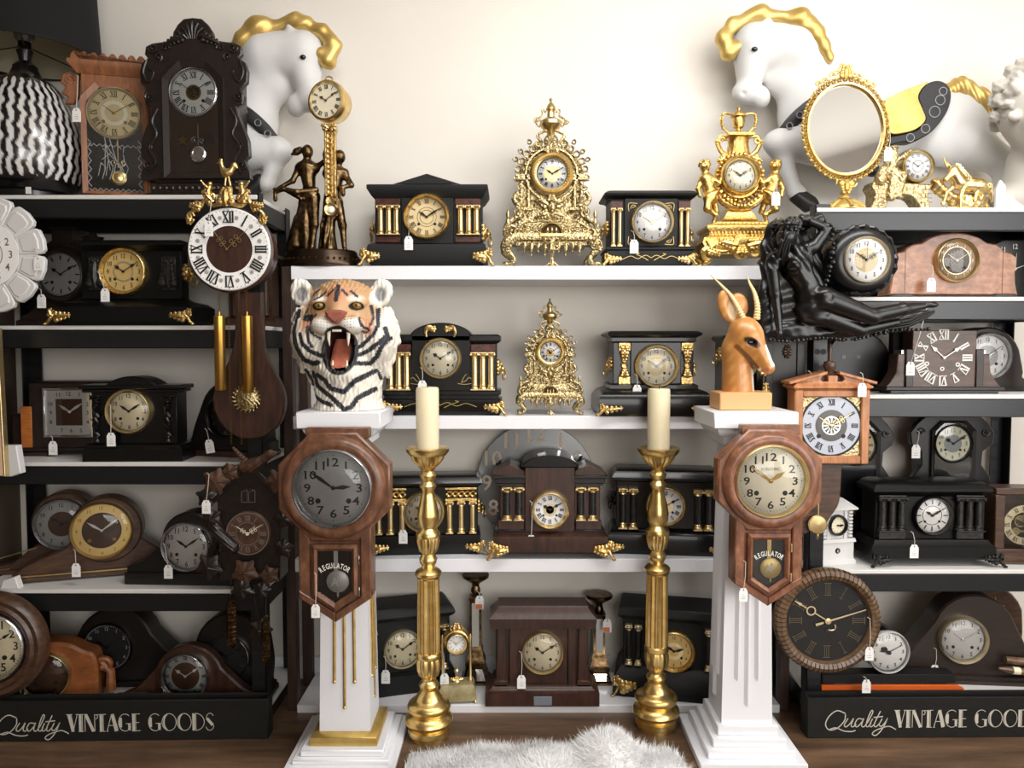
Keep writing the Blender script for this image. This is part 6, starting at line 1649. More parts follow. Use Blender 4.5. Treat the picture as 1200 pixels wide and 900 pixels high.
m = T.mb(); m.box(388, 391, -3, -1, 228, 238, .3); m.disc(390, 246, [(4, -7), (7, -8), (8.4, -5), (8.4, 0)], 28); o = m.obj('pendulum', 'gold'); T.mb().disc(390.5, 246, [(0, -9), (3.6, -8.2), (4.2, -6.5)], 20).obj('pendulum_stone', 'dial_white', o)
m = T.mb(); m.box(381, 397, -8, 4, 148, 156, 1); leafy(m, 389, 154, 1, -.5, 10, 3.4, -8, 3); leafy(m, 389, 154, -1, -.5, 10, 3.4, -8, 3); m.obj('bracket', 'gold_relief')
m = T.mb(); m.yaw(-.3, 388, -2); m.disc(388, 122, [(20, -6), (23, -4), (23.5, 0), (21, 14), (18, 18)], 44); m.obj('clock_drum', 'gold')
for nm, mt, fn in (('dial', 'dial_cream', lambda m: m.disc(388, 122, [(0, -7.4), (20, -7.4), (20, -6)], 40)), ('bezel', 'gold', lambda m: m.ring(388, 122, [(19.4, -7), (20.5, -10), (23, -9), (24, -4), (19.4, -4)], 48)), ('numerals', 'ink', lambda m: [put_roman(m, ROM[k], 388 + 15.6 * math.sin(k * PI / 6), 122 - 15.6 * math.cos(k * PI / 6), 4.4, -7.6, k * PI / 6, .14) for k in range(12)]),
                   ('hour_hand', 'ink_brown', lambda m: None), ('minute_hand', 'ink_brown', lambda m: None)):
    q = T.mb(); q.yaw(-.3, 388, -2); fn(q)
    if nm == 'hour_hand': hand(q, 388, 122, -.98, 10, 'spade', -8, .8)
    if nm == 'minute_hand': hand(q, 388, 122, 1.0, 15, 'spade', -8.8, .7)
    q.obj(nm, mt)
m = T.mb(); m.tube([(388 + 4 * math.cos(a), 0, 95.5 - 3 * math.sin(a)) for a in [i * PI / 8 for i in range(16)]], 1, 6, True); m.obj('ring', 'gold')

# middle shelf
T = Thing('mantel_clock', 'black arched mantel clock with six gilt columns, behind the tiger head', 'clock', 517, 487, 2.64, z=ZC[1] + .0005)
m = T.mb(); m.box(453, 582, 0, 48, 400, 460, .8); m.obj('body', 'black_lacquer')
m = T.mb(); m.mould(453, 582, 0, 50, [(0, 404), (3, 402), (5, 400), (5, 395), (2, 393)]); m.obj('cornice', 'black_lacquer')
m = T.mb(); m.prism([(483, 460), (483, 394)] + arc(517.5, 397, 36, 17.5, -PI + .15, -.15, 18) + [(552, 394), (552, 460)], -5, 46, 1.2); m.obj('arched_centre', 'black_lacquer')
m = T.mb(); m.mould(450, 585, -5, 50, [(0, 458), (2, 459), (2, 463), (-1, 464), (-1, 468), (3, 469), (3, 482), (0, 487)]); m.obj('base', 'black_lacquer')
for x0 in (454, 552):
    T.mb().box(x0, x0 + 29, -2.5, 1, 404.5, 413, .6).obj('marble_block', 'red_marble')
    for x in (x0 + 4.5, x0 + 14, x0 + 23.5): column(T, x, 413.5, 458, 3.2, 'gold_satin', d=-3.5)
dial(T, 517, 421, 21, 'dial_cream', -6.5, 'arabic', 'ink', .78, .21, 'spade', 'ink', (10, 9.5), 'gold_satin', 3.2, 7, glass='clock_glass', hl=(.5, .78))
m = T.mb()
for sg in (-1, 1):
    X = lambda x: 517 + sg * (x - 517)
    m.tube([(X(x), -6.5, y) for x, y in smooth_path([(522, 387), (530, 384), (534, 390), (533, 396)], 5)], [1, 1.2, 1.4, 1.8, 2, 2.2, 2.4, 2.6, 2.4, 2.2, 2, 1.8, 1.6, 1.4, 1.2, 1], 7); leafy(m, X(522), 387, sg, -.1, 12, 3, -6.5, 4)
m.obj('gilt_spray', 'gold_relief')
gilt_lines(T, sprig(541, 449, 1) , d=-5.2); gilt_lines(T, sprig(494, 449, -1), d=-5.2); gilt_lines(T, base_scroll(517, 475, 42), d=-8.3)
mantel_feet(T, 450, 590, 487, d=-8, w=22, h=15); lion(T, 584, 432, 1, 7, d=22)

T = Thing('mantel_clock', 'black mantel clock with pierced gilt side mounts, beside the antelope head', 'clock', 766, 487, 2.64, z=ZC[1] + .0005)
m = T.mb(); m.box(718, 812, 0, 48, 402, 454, .8); m.box(738, 797, -3, 2, 402, 453, .8); m.obj('body', 'black_lacquer')
m = T.mb(); m.mould(718, 812, -2, 50, [(-1, 403), (2, 401), (2, 397), (7, 394), (8, 392), (5, 390), (3, 389)]); m.obj('cornice', 'black_lacquer')
m = T.mb(); m.mould(718, 812, -3, 50, [(0, 450), (4, 452), (4, 456), (12, 459), (17, 464), (18, 468), (18, 483), (16, 487)]); m.obj('base', 'black_lacquer')
for x in (724, 797):
    m = T.mb(); m.box(x, x + 14, -3.5, 1, 402.5, 412, .6); m.box(x, x + 14, -3.5, 1, 442, 451, .6); m.box(x + 4.5, x + 9.5, -3, 1, 411, 443, .5)
    for y in (416, 422, 429, 436): m.ring(x + 7, y, [(1.6, -4), (3, -4.5), (4, -3), (3, 0), (1.6, 0)], 14)
    leafy(m, x + 7, 412, 0, 1, 12, 4, -4, 3); leafy(m, x + 7, 443, 0, -1, 10, 4, -4, 3); leafy(m, x + 7, 409, 1, -.3, 6, 3, -4, 2); leafy(m, x + 7, 409, -1, -.3, 6, 3, -4, 2)
    m.obj('gilt_mount', 'gold_relief')
dial(T, 768, 430, 22, 'dial_cream', -4.5, 'arabic', 'ink_brown', .78, .2, 'leaf', 'steel_dark', (10, 8.5), 'gold_satin', 4, 8, inner=(((.3, .5), 'dial_buff'),), glass='clock_glass', hl=(.6, .85))
mantel_feet(T, 700, 832, 487, d=-20, w=26, h=13); lion(T, 717, 428, -1, 6.5, d=18); lion(T, 812, 428, 1, 6.5, d=18)

T = Thing('mantel_clock', 'black mantel clock with gilt lion masks, mostly hidden behind the antelope head', 'clock', 866, 487, 2.665, z=ZC[1] + .0005)
m = T.mb(); m.box(848, 890, 0, 42, 400, 470, .8); m.mould(848, 890, 0, 42, [(0, 403), (3, 400), (4, 397), (2, 395)]); m.mould(848, 890, 0, 42, [(0, 466), (4, 468), (4, 487)]); m.obj('case', 'black_lacquer')
lion(T, 847, 417, -1, 6, d=18); lion(T, 891, 417, 1, 6, d=18); dial(T, 869, 430, 14, 'dial_cream', -1, 'arabic', 'ink', bez='gold_satin', bw=3)

# lower shelf
T = Thing('glass_wall_clock', 'round grey glass wall clock with mirrored numerals leaning behind the brown temple clock', 'clock', 628, 648, 2.81, z=ZC[2] + .0005, tilt=-3)
o = T.mb().disc(628, 577.5, [(0, 0), (69, 0), (69.6, .8), (69.6, 3)], 80).obj('glass_plate', 'glass_frost')
m = T.mb()
for k in range(12):
    a = k * PI / 6; put_text(m, str(k or 12), 628 + 57.5 * math.sin(a), 577.5 - 57.5 * math.cos(a), 18.5, -.3, 1)
m.obj('numerals', 'mirror_silver', o)
hand(T.mb(), 628, 573, -.95, 34, 'thin', -2, 2).obj('hour_hand', 'chrome'); hand(T.mb(), 628, 573, 1.0, 50, 'thin', -3, 2).obj('minute_hand', 'chrome')

T = Thing('mantel_clock', 'black mantel clock with gilt pierced capitals, behind the left floor candlestick', 'clock', 500, 649, 2.66, rz=4, z=ZC[2] + .0005)
m = T.mb(); m.box(438, 560, 0, 38, 570, 628, .8); m.obj('body', 'black_lacquer')
m = T.mb(); m.mould(438, 560, 0, 38, [(-1, 571), (4, 567), (5, 565), (1, 559), (-2, 557)]); m.obj('cornice', 'black_lacquer')
m = T.mb(); m.mould(438, 560, -2, 39, [(-1, 624), (3, 626), (3, 645), (0, 649)]); m.obj('base', 'black_lacquer')
for x0 in (440, 522):
    m = T.mb(); m.box(x0, x0 + 37, -3, 1, 570.5, 573, .4); m.box(x0, x0 + 37, -3, 1, 583, 586, .4)
    for i in range(5): m.ring(x0 + 5 + i * 6.8, 578, [(1.8, -3), (3, -4), (4.2, -2), (3.4, 0), (1.8, 0)], 12)
    for i in range(6): m.ell((x0 + 2 + i * 6.7, -3, 578), 1.6, 7, 5)
    m.obj('pierced_frieze', 'gold_relief')
    for x in (x0 + 5, x0 + 18.5, x0 + 32): column(T, x, 586, 624, 3, 'gold_satin', d=-3.5)
dial(T, 497, 599, 21.5, 'dial_ivory', -1.5, 'arabic', 'ink', .78, .2, 'leaf', 'ink', (10, 9.5), 'gold_satin', 3, 6, glass='clock_glass', hl=(.55, .75))
mantel_feet(T, 434, 568, 649, d=-4, w=22, h=15); lion(T, 562, 597, 1, 6.5, d=20)

T = Thing('mantel_clock', 'brown wooden temple mantel clock with arched black top, centre of the lower shelf', 'clock', 644, 655, 2.625, z=ZC[2] + .0005)
m = T.mb(); m.box(586, 703, 0, 46, 570, 624, .8); m.box(615, 673, -5, 46, 546, 626, .8); m.obj('body', 'mahogany')
m = T.mb(); m.prism([(611, 549), (611, 545)] + arc(644, 548, 32, 13.5, -PI + .12, -.12, 18) + [(677, 545), (677, 549)], -7, 46, 1.2); m.obj('arched_top', 'black_lacquer')
for sg in (-1, 1):
    X = lambda x: 644 + sg * (x - 644)
    T.mb().prism([(X(673), 559), (X(673), 553), (X(690), 546), (X(709), 556), (X(709), 559)], -2, 44, .8).obj('side_pediment', 'mahogany')
    m = T.mb(); m.box(X(672), X(711), -5, 48, 558, 562, .6); m.box(X(672), X(708), -3, 47, 562, 568, .6); m.box(X(672), X(706), -2, 46, 568, 571, .4); m.obj('cornice', 'ebony_brown')
    m = T.mb(); m.box(X(674), X(704), -4, 3, 611, 622, .6); m.obj('column_plinth', 'mahogany'); T.mb().box(X(672), X(708), -6, 10, 621.5, 624.5, .5).obj('black_fillet', 'black_lacquer')
    for x in (680, 694): column(T, X(x), 572, 611, 4, 'black_marble', 'gold_satin', d=-1.5)
m = T.mb(); m.mould(586, 703, -6, 48, [(-2, 623), (4, 626), (8, 629), (8, 645), (6, 648)]); m.obj('base', 'mahogany')
dial(T, 644, 598, 18, 'dial_white', -6.5, 'roman', 'ink', .76, .24, 'spade', 'ink', (10, 9.5), 'gold_satin', 5, 8, inner=((.42, 'gold_pale'), (.26, 'gold_satin')), holes='ink', hl=(.52, .72), track=False)
mantel_feet(T, 575, 715, 655, d=-13, w=20, h=20)

T = Thing('mantel_clock', 'black mantel clock with gold-capped black columns, behind the right floor candlestick', 'clock', 775, 650, 2.67, rz=-7, z=ZC[2] + .0005)
m = T.mb(); m.box(722, 838, 0, 46, 565, 624, .8); m.obj('body', 'black_lacquer')
m = T.mb(); m.mould(722, 838, 0, 46, [(-1, 567), (4, 564), (5, 561), (1, 554), (-2, 552)]); m.obj('cornice', 'black_lacquer')
m = T.mb(); m.mould(722, 838, -2, 48, [(-2, 620), (5, 623), (8, 627), (8, 646), (5, 650)]); m.obj('base', 'black_lacquer')
for x in (730, 742, 816, 828): column(T, x, 573, 621, 3.6, 'black_marble', 'gold_satin', d=-3)
dial(T, 779, 594, 20, 'dial_white', -1.5, 'roman', 'ink', .77, .22, 'spade', 'ink', (10, 9.5), 'gold_relief', 4, 6, inner=((.45, 'gold_pale'),), hl=(.5, .75), track=False)
mantel_feet(T, 713, 847, 650, d=-8, w=18, h=14); lion(T, 720, 590, -1, 6, 'iron_relief', d=20)

# bottom shelf
T = Thing('mantel_clock', 'black slant-set mantel clock with cream dial, beside the tiny gilt swing clock', 'clock', 485, 812, 2.70, rz=17, z=ZC[3] + .0005)
m = T.mb(); m.box(420, 528, 0, 46, 724, 790, .8); m.obj('body', 'black_matt')
m = T.mb(); m.mould(420, 528, 0, 46, [(-1, 727), (4, 723), (6, 720), (5, 716), (0, 711)]); m.obj('cornice', 'black_matt')
m = T.mb(); m.mould(420, 528, -2, 48, [(-2, 786), (5, 789), (5, 806), (2, 812)]); m.obj('base', 'black_matt')
for x in (428, 438, 512, 521): column(T, x, 733, 787, 3, 'black_marble', 'gold_satin', d=-3)
dial(T, 472, 759, 21, 'dial_ivory', -1.5, 'arabic', 'ink', .78, .22, 'spade', 'ink', (10, 9.5), 'gold_pale', 1.8, 4, hl=(.52, .76), glass='clock_glass')

T = Thing('swing_clock', 'tiny gilt swing clock between two posts on an onyx base', 'clock', 536, 822, 2.614, rz=6, z=ZC[3] + .0005)
m = T.mb(); m.loft([(513, 559, -4, 26, 819), (514, 558, -3, 25, 808), (517, 555, -1, 22, 801), (520, 552, 2, 20, 800)]); m.obj('base', 'onyx')
m = T.mb()
for x in (515, 557):
    for d in (-3, 24): m.lathe(x, d, [(1.4, 818), (2.2, 820), (1.4, 822)], 10)
m.obj('foot', 'gold_satin')
for x in (519, 552):
    T.mb().lathe(x, 10, [(2.6, 801), (2.6, 798), (1.5, 796), (1.5, 760), (2, 758), (1.2, 752), (1.6, 748), (.6, 744)], 12).obj('post', 'gold_satin')
m = T.mb(); m.disc(535.5, 751, [(11, 2), (14, 4), (15, 8), (15, 18), (10, 20)], 32); m.tube([(520, 10, 752), (551, 10, 752)], 1, 6)
m.spiral(531, 735, 4, 1, 0, 6, 1.3, 8); m.spiral(540, 735, 4, 1, PI, PI - 6, 1.3, 8); leafy(m, 535.5, 738, 0, -1, 9, 4, 7, 3)
m.obj('clock_drum', 'gold_relief')
dial(T, 535.5, 751, 10, 'dial_white', 0, 'bars', 'ink', .78, .14, 'thin', 'gold_satin', (10, 9.5), 'gold', 3, 5, holes=None, track=False, hw=.6)
m = T.mb(); m.tube([(535.5, 8, 765), (535.5, 8, 786)], .6, 6); m.ell((535.5, 8, 787), 3.3, 10, 7); m.obj('pendulum', 'gold_pale')
m = T.mb(); m.lathe(535.5, 10, [(2, 791), (1, 794), (4, 797), (5, 800.5)], 12); leafy(m, 535.5, 798, 1, -.2, 8, 2.5, 8, 3); leafy(m, 535.5, 798, -1, -.2, 8, 2.5, 8, 3); m.obj('urn', 'gold_satin')

def mirror_stick(label, cx, y0, base, Y, s0, s1, hw, lab2):
    T = Thing('mirrored_candlestick', label, 'candlestick', cx, base, Y, z=ZC[3] + .0005)
    T.mb().lathe(cx, 14, [(15, y0 + 1), (16, y0 + 2), (15.5, y0 + 5), (10, y0 + 9), (5, y0 + 12)], 32).lathe(cx, 14, [(5, y0 + 12), (4, y0 + 15), (5.6, y0 + 19), (5.6, y0 + 22), (4, y0 + 25), (6, y0 + 28)], 24).obj('dish', 'bronze')
    m = T.mb(); m.loft([(cx - 7, cx + 7, 7, 21, y0 + 27), (cx - 7.5, cx + 7.5, 6.5, 21.5, s0 - 3), (cx - 6.8, cx + 6.8, 7.2, 20.8, s0), (cx - 6.8, cx + 6.8, 7.2, 20.8, s1), (cx - 8.5, cx + 8.5, 5.5, 22.5, s1 + 3), (cx - 8.5, cx + 8.5, 5.5, 22.5, s1 + 9), (cx - 10, cx + 10, 4, 24, s1 + 12), (cx - 12, cx + 12, 2, 26, s1 + 18), (cx - 11, cx + 11, 3, 25, s1 + 22), (cx - hw + 2, cx + hw - 2, 0, 28, base - 4), (cx - hw, cx + hw, -2, 30, base - 3), (cx - hw, cx + hw, -2, 30, base)]); m.obj('shaft', 'bronze')
    m = T.mb(); m.box(cx - 4.2, cx + 4.2, 6.6, 7.4, s0 + 2, s1 - 2, .2); m.obj('mirror_strip', 'mirror_painted_reflection', label=lab2)
    m = T.mb(); m.raw([(cx - 8, 1.4, s1 + 23), (cx + 8, 1.4, s1 + 23), (cx + hw - 5, -1.2, base - 5), (cx - hw + 5, -1.2, base - 5)], [(0, 1, 2, 3)]); m.raw([(cx - 8, 2.4, s1 + 23), (cx + 8, 2.4, s1 + 23), (cx + hw - 5, -.2, base - 5), (cx - hw + 5, -.2, base - 5)], [(0, 1, 2, 3)]); m.obj('mirror_panel', 'mirror_silver')
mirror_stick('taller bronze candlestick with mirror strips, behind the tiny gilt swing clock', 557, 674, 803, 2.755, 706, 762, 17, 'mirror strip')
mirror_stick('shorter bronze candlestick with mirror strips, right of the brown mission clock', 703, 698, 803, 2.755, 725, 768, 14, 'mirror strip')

T = Thing('mantel_clock', 'brown mission-style mantel clock with a blank plate on its base', 'clock', 635, 827, 2.625, z=ZC[3] + .0005)
m = T.mb(); m.box(581, 689, 0, 30, 738, 806, .8); m.box(605, 665, -3, 2, 738, 804, .5); m.obj('body', 'mahogany')
m = T.mb(); m.loft([(575, 697, -8, 36, 737.5), (574, 698, -9, 37, 726), (578, 694, -6, 34, 722), (583, 689, -2, 31, 716), (584, 688, -1, 30, 713)]); m.obj('cornice', 'mahogany')
for x in (597, 665): T.mb().box(x, x + 9.5, -5, 1, 738, 806, .6).obj('post', 'mahogany')
for sg in (-1, 1):
    X = lambda x: 635 + sg * (x - 635)
    m = T.mb(); m.rings([[(X(677 + q), -6, y), (X(687 + q2), -6, y), (X(687 + q2), 2, y), (X(677 + q), 2, y)] for q, q2, y in ((1, -1, 738), (0, 1, 800))]); m.box(X(675), X(691), -8, 3, 799, 806, .6); m.obj('pilaster', 'mahogany')
m = T.mb(); m.loft([(577, 693, -8, 34, 804), (577, 693, -8, 34, 807), (572, 698, -11, 37, 811), (569, 701, -13, 39, 812), (569, 701, -13, 39, 827)]); m.obj('base', 'mahogany')
T.mb().box(625, 646, -13.8, -12.5, 815, 825.5, .3).obj('plate', 'tape_grey', label='blank metal plate')
dial(T, 635.5, 767, 22.5, 'dial_ivory', -4, 'arabic', 'ink_brown', .8, .2, 'spade', 'ink', (10, 9.5), 'gold_satin', 2.4, 6, glass='clock_glass', hl=(.5, .8))

T = Thing('mantel_clock', 'black slant-set mantel clock with embossed gold dial, beside the fluted pedestal', 'clock', 780, 812, 2.665, rz=-12, z=ZC[3] + .0005)
m = T.mb(); m.box(730, 850, 0, 46, 722, 786, .8); m.obj('body', 'black_matt')
m = T.mb(); m.mould(730, 850, 0, 46, [(-1, 724), (4, 720), (6, 717), (5, 710), (3, 708)]); m.obj('cornice', 'black_matt')
m = T.mb(); m.mould(730, 850, -2, 48, [(-2, 776), (3, 779), (6, 784), (10, 790), (11, 806), (9, 812)]); m.obj('base', 'black_matt')
for x, y1 in ((737, 770), (748, 766), (828, 770), (839, 766)): column(T, x, 728, 776, 2.8, 'black_marble', 'gold_pale', d=-3)
dial(T, 789, 757, 20.5, 'dial_gold', -1.5, 'arabic', 'ink_brown', .78, .18, 'leaf', 'ink', (10, 12), 'gold_relief', 4.6, 6, inner=(((.3, .5), 'gold_pale'),), hl=(.45, .6))
foot(T, 722, 812, -1, 24, 22, 'gold_relief', -9)
# ------------------------------------------------------------------ right rack, top board
T = Thing('table_mirror', 'oval gilt table mirror on a turned foot, in front of the plaster horse', 'mirror', 990, 243, 2.545, z=ZR[0] + .0005)
def MI():
    m = T.mb(); an = .06
    m.M = Matrix.Translation((990, 0, 210)) @ Matrix(((1, 0, 0), (0, math.cos(an), -math.sin(an)), (0, math.sin(an), math.cos(an)))).to_4x4() @ Matrix.Translation((-990, 0, -210))
    return m
MI().disc(990, 149, [(0, 0), (43.5, 0), (43.5, 3)], 64, sy=1.22).obj('mirror_glass', 'mirror_silver')
m = MI(); m.ring(990, 149, [(42.5, -1), (43.5, -4), (45.5, -4), (47, 0), (47, 4), (42.5, 4)], 72, sy=1.2); fr = m.obj('frame', 'gold')
m = MI()
for i in range(44):
    a = i * 2 * PI / 44; x, y = 990 + 48.5 * math.sin(a), 149 - 58.5 * math.cos(a)
    m.ring(x, y, [(1.3, -2), (2.4, -3), (3.2, -1), (2.4, 1), (1.3, 1)], 10)
    a += PI / 44; m.ell((990 + 50.5 * math.sin(a), -1, 149 - 60.5 * math.cos(a)), (1.9, 1.6, 1.9), 7, 5)
for sg in (-1, 1):
    for (x, y, r) in ((5, 80, 4.5), (10, 84, 4.5), (16, 86, 4), (4, 75, 3), (24, 92, 3.5), (32, 96, 4)):
        m.spiral(990 + sg * x, y, r, 1, 0, 6.5 * sg, 1.2, -1.5)
    m.spiral(990 + sg * 8, 212, 5, 1, 0, 6 * sg, 1.4, -1)
leafy(m, 990, 90, 0, -1, 15, 6, -1.5, 4); leafy(m, 990, 210, 0, 1, 14, 7, -1.5, 4)
m.obj('pierced_border', 'gold_paint', fr)
T.mb().lathe(990, 2, [(3, 212), (4, 215), (2.6, 219), (5, 222), (4, 225), (6, 227), (7, 229), (6, 231), (12, 234), (18, 238), (20, 241), (20, 243)], 28).obj('stem', 'gold_paint')
m = T.mb()
for k in range(6):
    a = k * PI / 3; m.tube([(990 + 8 * math.sin(a), 2 - 8 * math.cos(a), 232), (990 + 17 * math.sin(a), 2 - 17 * math.cos(a), 237), (990 + 23 * math.sin(a), 2 - 23 * math.cos(a), 241.5)], [2, 3, 1.6], 7)
m.obj('leaf_foot', 'gold_paint')

T = Thing('figural_clock', 'small brass figural clock on a brick bridge, beside the gilt horse figurine', 'clock', 1056, 243, 2.55, z=ZR[0] + .0005)
out = [(1018, 242.5), (1024, 232), (1024, 222), (1020, 216), (1022, 210), (1092, 213), (1088, 218), (1086, 226), (1090, 242.5), (1078, 242.5)] + arc(1057, 242.5, 20, 18, 0, -PI, 14)[1:] + [(1037, 242.5)]
m = T.mb(); m.prism(out, -2, 22, 1); o = m.obj('brick_bridge', 'brass_relief')
m = T.mb()
for y in (214, 219, 224, 229, 234): scroll_line(m, [(1023, y), (1036, y)], .5, -2.1); scroll_line(m, [(1076, y), (1091, y)], .5, -2.1)
for y in (216.5, 226.5, 236.5): scroll_line(m, [(1028, y - 2), (1028, y + 2)], .5, -2.1); scroll_line(m, [(1083, y - 2), (1083, y + 2)], .5, -2.1)
m.obj('brick_joint', 'bronze_dark', o)
m = T.mb(); sculpt(m, [egg((1046, 2, 174), (4.6, 4.6, 5.4), 2), egg((1046, 2, 170), (7, 6, 2), 1), capsule((1046, 3, 181), (1044, 4, 196), 6, 7, 4), capsule((1044, 2, 198), (1054, -4, 204), 6, 5, 4), capsule((1054, -4, 204), (1050, -5, 226), 5, 4, 3), capsule((1046, 0, 200), (1042, -4, 228), 6, 5, 4), capsule((1050, 2, 184), (1060, -1, 180), 3, 2, 2), capsule((1040, 3, 184), (1034, 0, 196), 3, 2.6, 2), capsule((1034, 0, 196), (1030, -1, 208), 5, 7, 4), egg((1051, -6, 229), (4, 5, 2.4), 1.5), egg((1042, -6, 231), (4, 5, 2.4), 1.5), capsule((1058, -1, 178), (1066, 0, 174), 1.6, 1.2, 2)], .7, lambda X_, D, Y_: .35 * np.sin(X_ * 1.3) * np.sin(Y_ * .9)); m.obj('seated_figure', 'brass_relief', sharp=0)
m = T.mb(); m.disc(1075, 192, [(16, 0), (18, 2), (19, 6), (18, 18), (12, 22)], 36); m.obj('clock_drum', 'brass')
dial(T, 1074, 192, 15.5, 'dial_white', -.5, 'roman', 'ink_grey', .78, .2, 'thin', 'ink', (10, 9.5), 'brass', 3.2, 5, inner=(((.4, .44), 'ink_grey'),), holes=None, track=False, hw=.7, glass='clock_glass')

T = Thing('horse_figurine', 'small gilt horse figurine with a rocky base, in front of the white plaster horse', 'figurine', 1133, 243, 2.55, z=ZR[0] + .0005)
m = T.mb(); sculpt(m, [egg((1138, 4, 212), (17, 8, 9), 5), capsule((1124, 2, 210), (1116, 0, 198), 8, 6, 4), capsule((1116, 0, 198), (1108, -2, 206), 5, 3, 3), egg((1106, -2, 208), (3, 3, 3.4), 2), capsule((1112, 0, 192), (1107, 0, 186), 1.8, .5, 1), capsule((1108, 0, 192), (1103, -1, 181), 1.6, .6, 1), capsule((1150, 4, 214), (1158, 4, 220), 8, 4, 4), capsule((1128, 0, 217), (1124, -2, 230), 3.4, 2, 2), capsule((1124, -2, 230), (1124, -2, 240), 1.8, 1.6, 1), capsule((1120, 4, 214), (1110, 2, 222), 3, 2, 2), capsule((1110, 2, 222), (1106, 0, 234), 1.8, 1.5, 1), egg((1105, 0, 235), (3, 2, 3), 1), capsule((1150, 6, 217), (1156, 6, 230), 3.6, 2.2, 2), capsule((1156, 6, 230), (1164, 6, 241), 2, 1.6, 1), capsule((1146, 2, 218), (1142, 0, 232), 3, 2, 2), capsule((1162, 5, 212), (1166, 6, 232), 3.4, 1.4, 2)], .7); m.obj('horse', 'gold', sharp=0)
m = T.mb(); sculpt(m, [egg((1141, 10, 232), (23, 9, 11), 4), capsule((1107, 12, 216), (1130, 12, 232), 7, 7, 5), egg((1104, 12, 211), (8, 7, 9), 3)], .9, lambda X_, D, Y_: .8 * np.sin(X_ * .6) * np.sin(Y_ * .5 + X_ * .2), floor=242.5); m.box(1112, 1165, 2, 20, 238, 243, 1); m.obj('rocky_base', 'gold', sharp=0)
m = T.mb()
for i in range(5): m.tube([(1118 + i * 3, -1, 190 + i * 3), (1122 + i * 3, -2, 191 + i * 3.4), (1124 + i * 3, -2, 198 + i * 3)], [1.6, 2, .7], 6)
m.obj('mane', 'gold_pale')
T = Thing('card_stand', 'small white folded card standing behind the gilt horse figurine', 'card', 1172, 243, 2.525, z=ZR[0] + .0005)
T.mb().prism([(1167, 243), (1167, 220), (1172, 209), (1178, 216), (1178, 243)], 0, 4, .4).obj('card', 'tag_card')

# ------------------------------------------------------------------ right rack, second board
T = Thing('mantel_clock', 'light burl walnut scalloped mantel clock with gold-rimmed dial', 'clock', 1117, 348, 2.545, z=ZR[1] + .0005)
half = [(1117, 272), (1132, 273.5), (1146, 278), (1155, 284), (1166, 286), (1173, 290), (1175, 294), (1184, 296), (1190, 301), (1191, 308), (1189, 318), (1190, 332), (1193, 345)]
m = T.mb(); m.prism(mirror_outline(half, 1117) if False else half + [(2 * 1117 - x, y) for x, y in reversed(half[1:])], 0, 28, 1.6); m.obj('case', 'burl_walnut')
m = T.mb()
for x in (1060, 1174): scroll_line(m, [(x, 293 if x > 1100 else 293), (x, 344)], .6, -.1)
m.obj('inlay_line', 'walnut')
m = T.mb(); m.prism([(1041, 346), (1050, 344), (1066, 343.5), (1070, 345.5), (1164, 345.5), (1168, 343.5), (1184, 344), (1193, 346), (1193, 348), (1041, 348)], -2, 30, .5); m.obj('foot_board', 'ebony_brown')
o = dial(T, 1118.5, 305, 22.5, 'dial_bronze', -2, 'arabic', 'dial_white', .84, .17, 'thin', 'tooth_ivory', (10, 9.5), 'gold_satin', 3.4, 5, inner=((.7, 'dial_taupe'), ((.69, .72), 'gold_pale')), holes='hole_black', glass='clock_glass', track=False, hl=(.58, .68), hw=1.2)
T = Thing('mantel_clock', 'dark hump-backed clock behind the light burl walnut clock', 'clock', 1085, 348, 2.70, z=ZR[1] + .0005)
tambour(T, 1022, 1132, 280, 346, 1080, 36, 30).obj('case', 'ebony_brown'); T.mb().box(1018, 1135, -3, 32, 343, 348, .8).obj('base', 'ebony_brown')
dial(T, 1085, 314, 20, 'dial_black', -1, 'bars', 'ink_grey', bez='steel_dark', bw=3)
T = Thing('mantel_clock', 'black square-faced clock with white numerals at the right edge, second rack board', 'clock', 1188, 348, 2.66, rz=-4, z=ZR[1] + .0005)
m = T.mb(); m.prism([(1150, 346), (1150, 300), (1160, 284), (1175, 278), (1196, 278), (1205, 284), (1210, 300), (1210, 346)], 0, 30, 1.5); m.obj('case', 'ebony_brown'); T.mb().box(1146, 1212, -3, 32, 343, 348, .8).obj('base', 'ebony_brown')
m = T.mb()
for k in range(12): a = k * PI / 6; put_text(m, str(k or 12), 1188 + 27 * math.sin(a), 312 - 26 * math.cos(a), 6, -.2, .8)
m.obj('numerals', 'white_ink'); hand(T.mb(), 1188, 312, .05, 18, 'thin', -1, 1).obj('minute_hand', 'white_ink'); hand(T.mb(), 1188, 312, 1.2, 14, 'thin', -1.6, 1).obj('hour_hand', 'white_ink')

# ------------------------------------------------------------------ right rack, third board
T = Thing('mantel_clock', 'brown stepped art-deco mantel clock with white Roman numerals', 'clock', 1104, 463, 2.55, z=ZR[2] + .0005)
m = T.mb(); m.box(1068, 1143, 0, 24, 389, 458, .8); m.obj('case', 'walnut')
for sg in (-1, 1):
    X = lambda x: 1105.5 + sg * (x - 1105.5)
    T.mb().box(X(1142), X(1151), -2, 24, 411, 456, .8).obj('side_block', 'walnut_dark'); T.mb().box(X(1151), X(1155), 2, 20, 412, 440, .4).obj('chrome_strip', 'chrome')
    m = T.mb(); m.prism([(X(1150), 456), (X(1150), 416), (X(1159), 417), (X(1161), 438), (X(1168), 450), (X(1174), 456)], 1, 22, .8); m.obj('wing', 'walnut')
m = T.mb(); m.box(1036, 1174, -5, 28, 455, 459, .6); m.box(1042, 1168, -3, 26, 459, 463, .5); m.obj('base', 'ebony_brown')
m = T.mb()
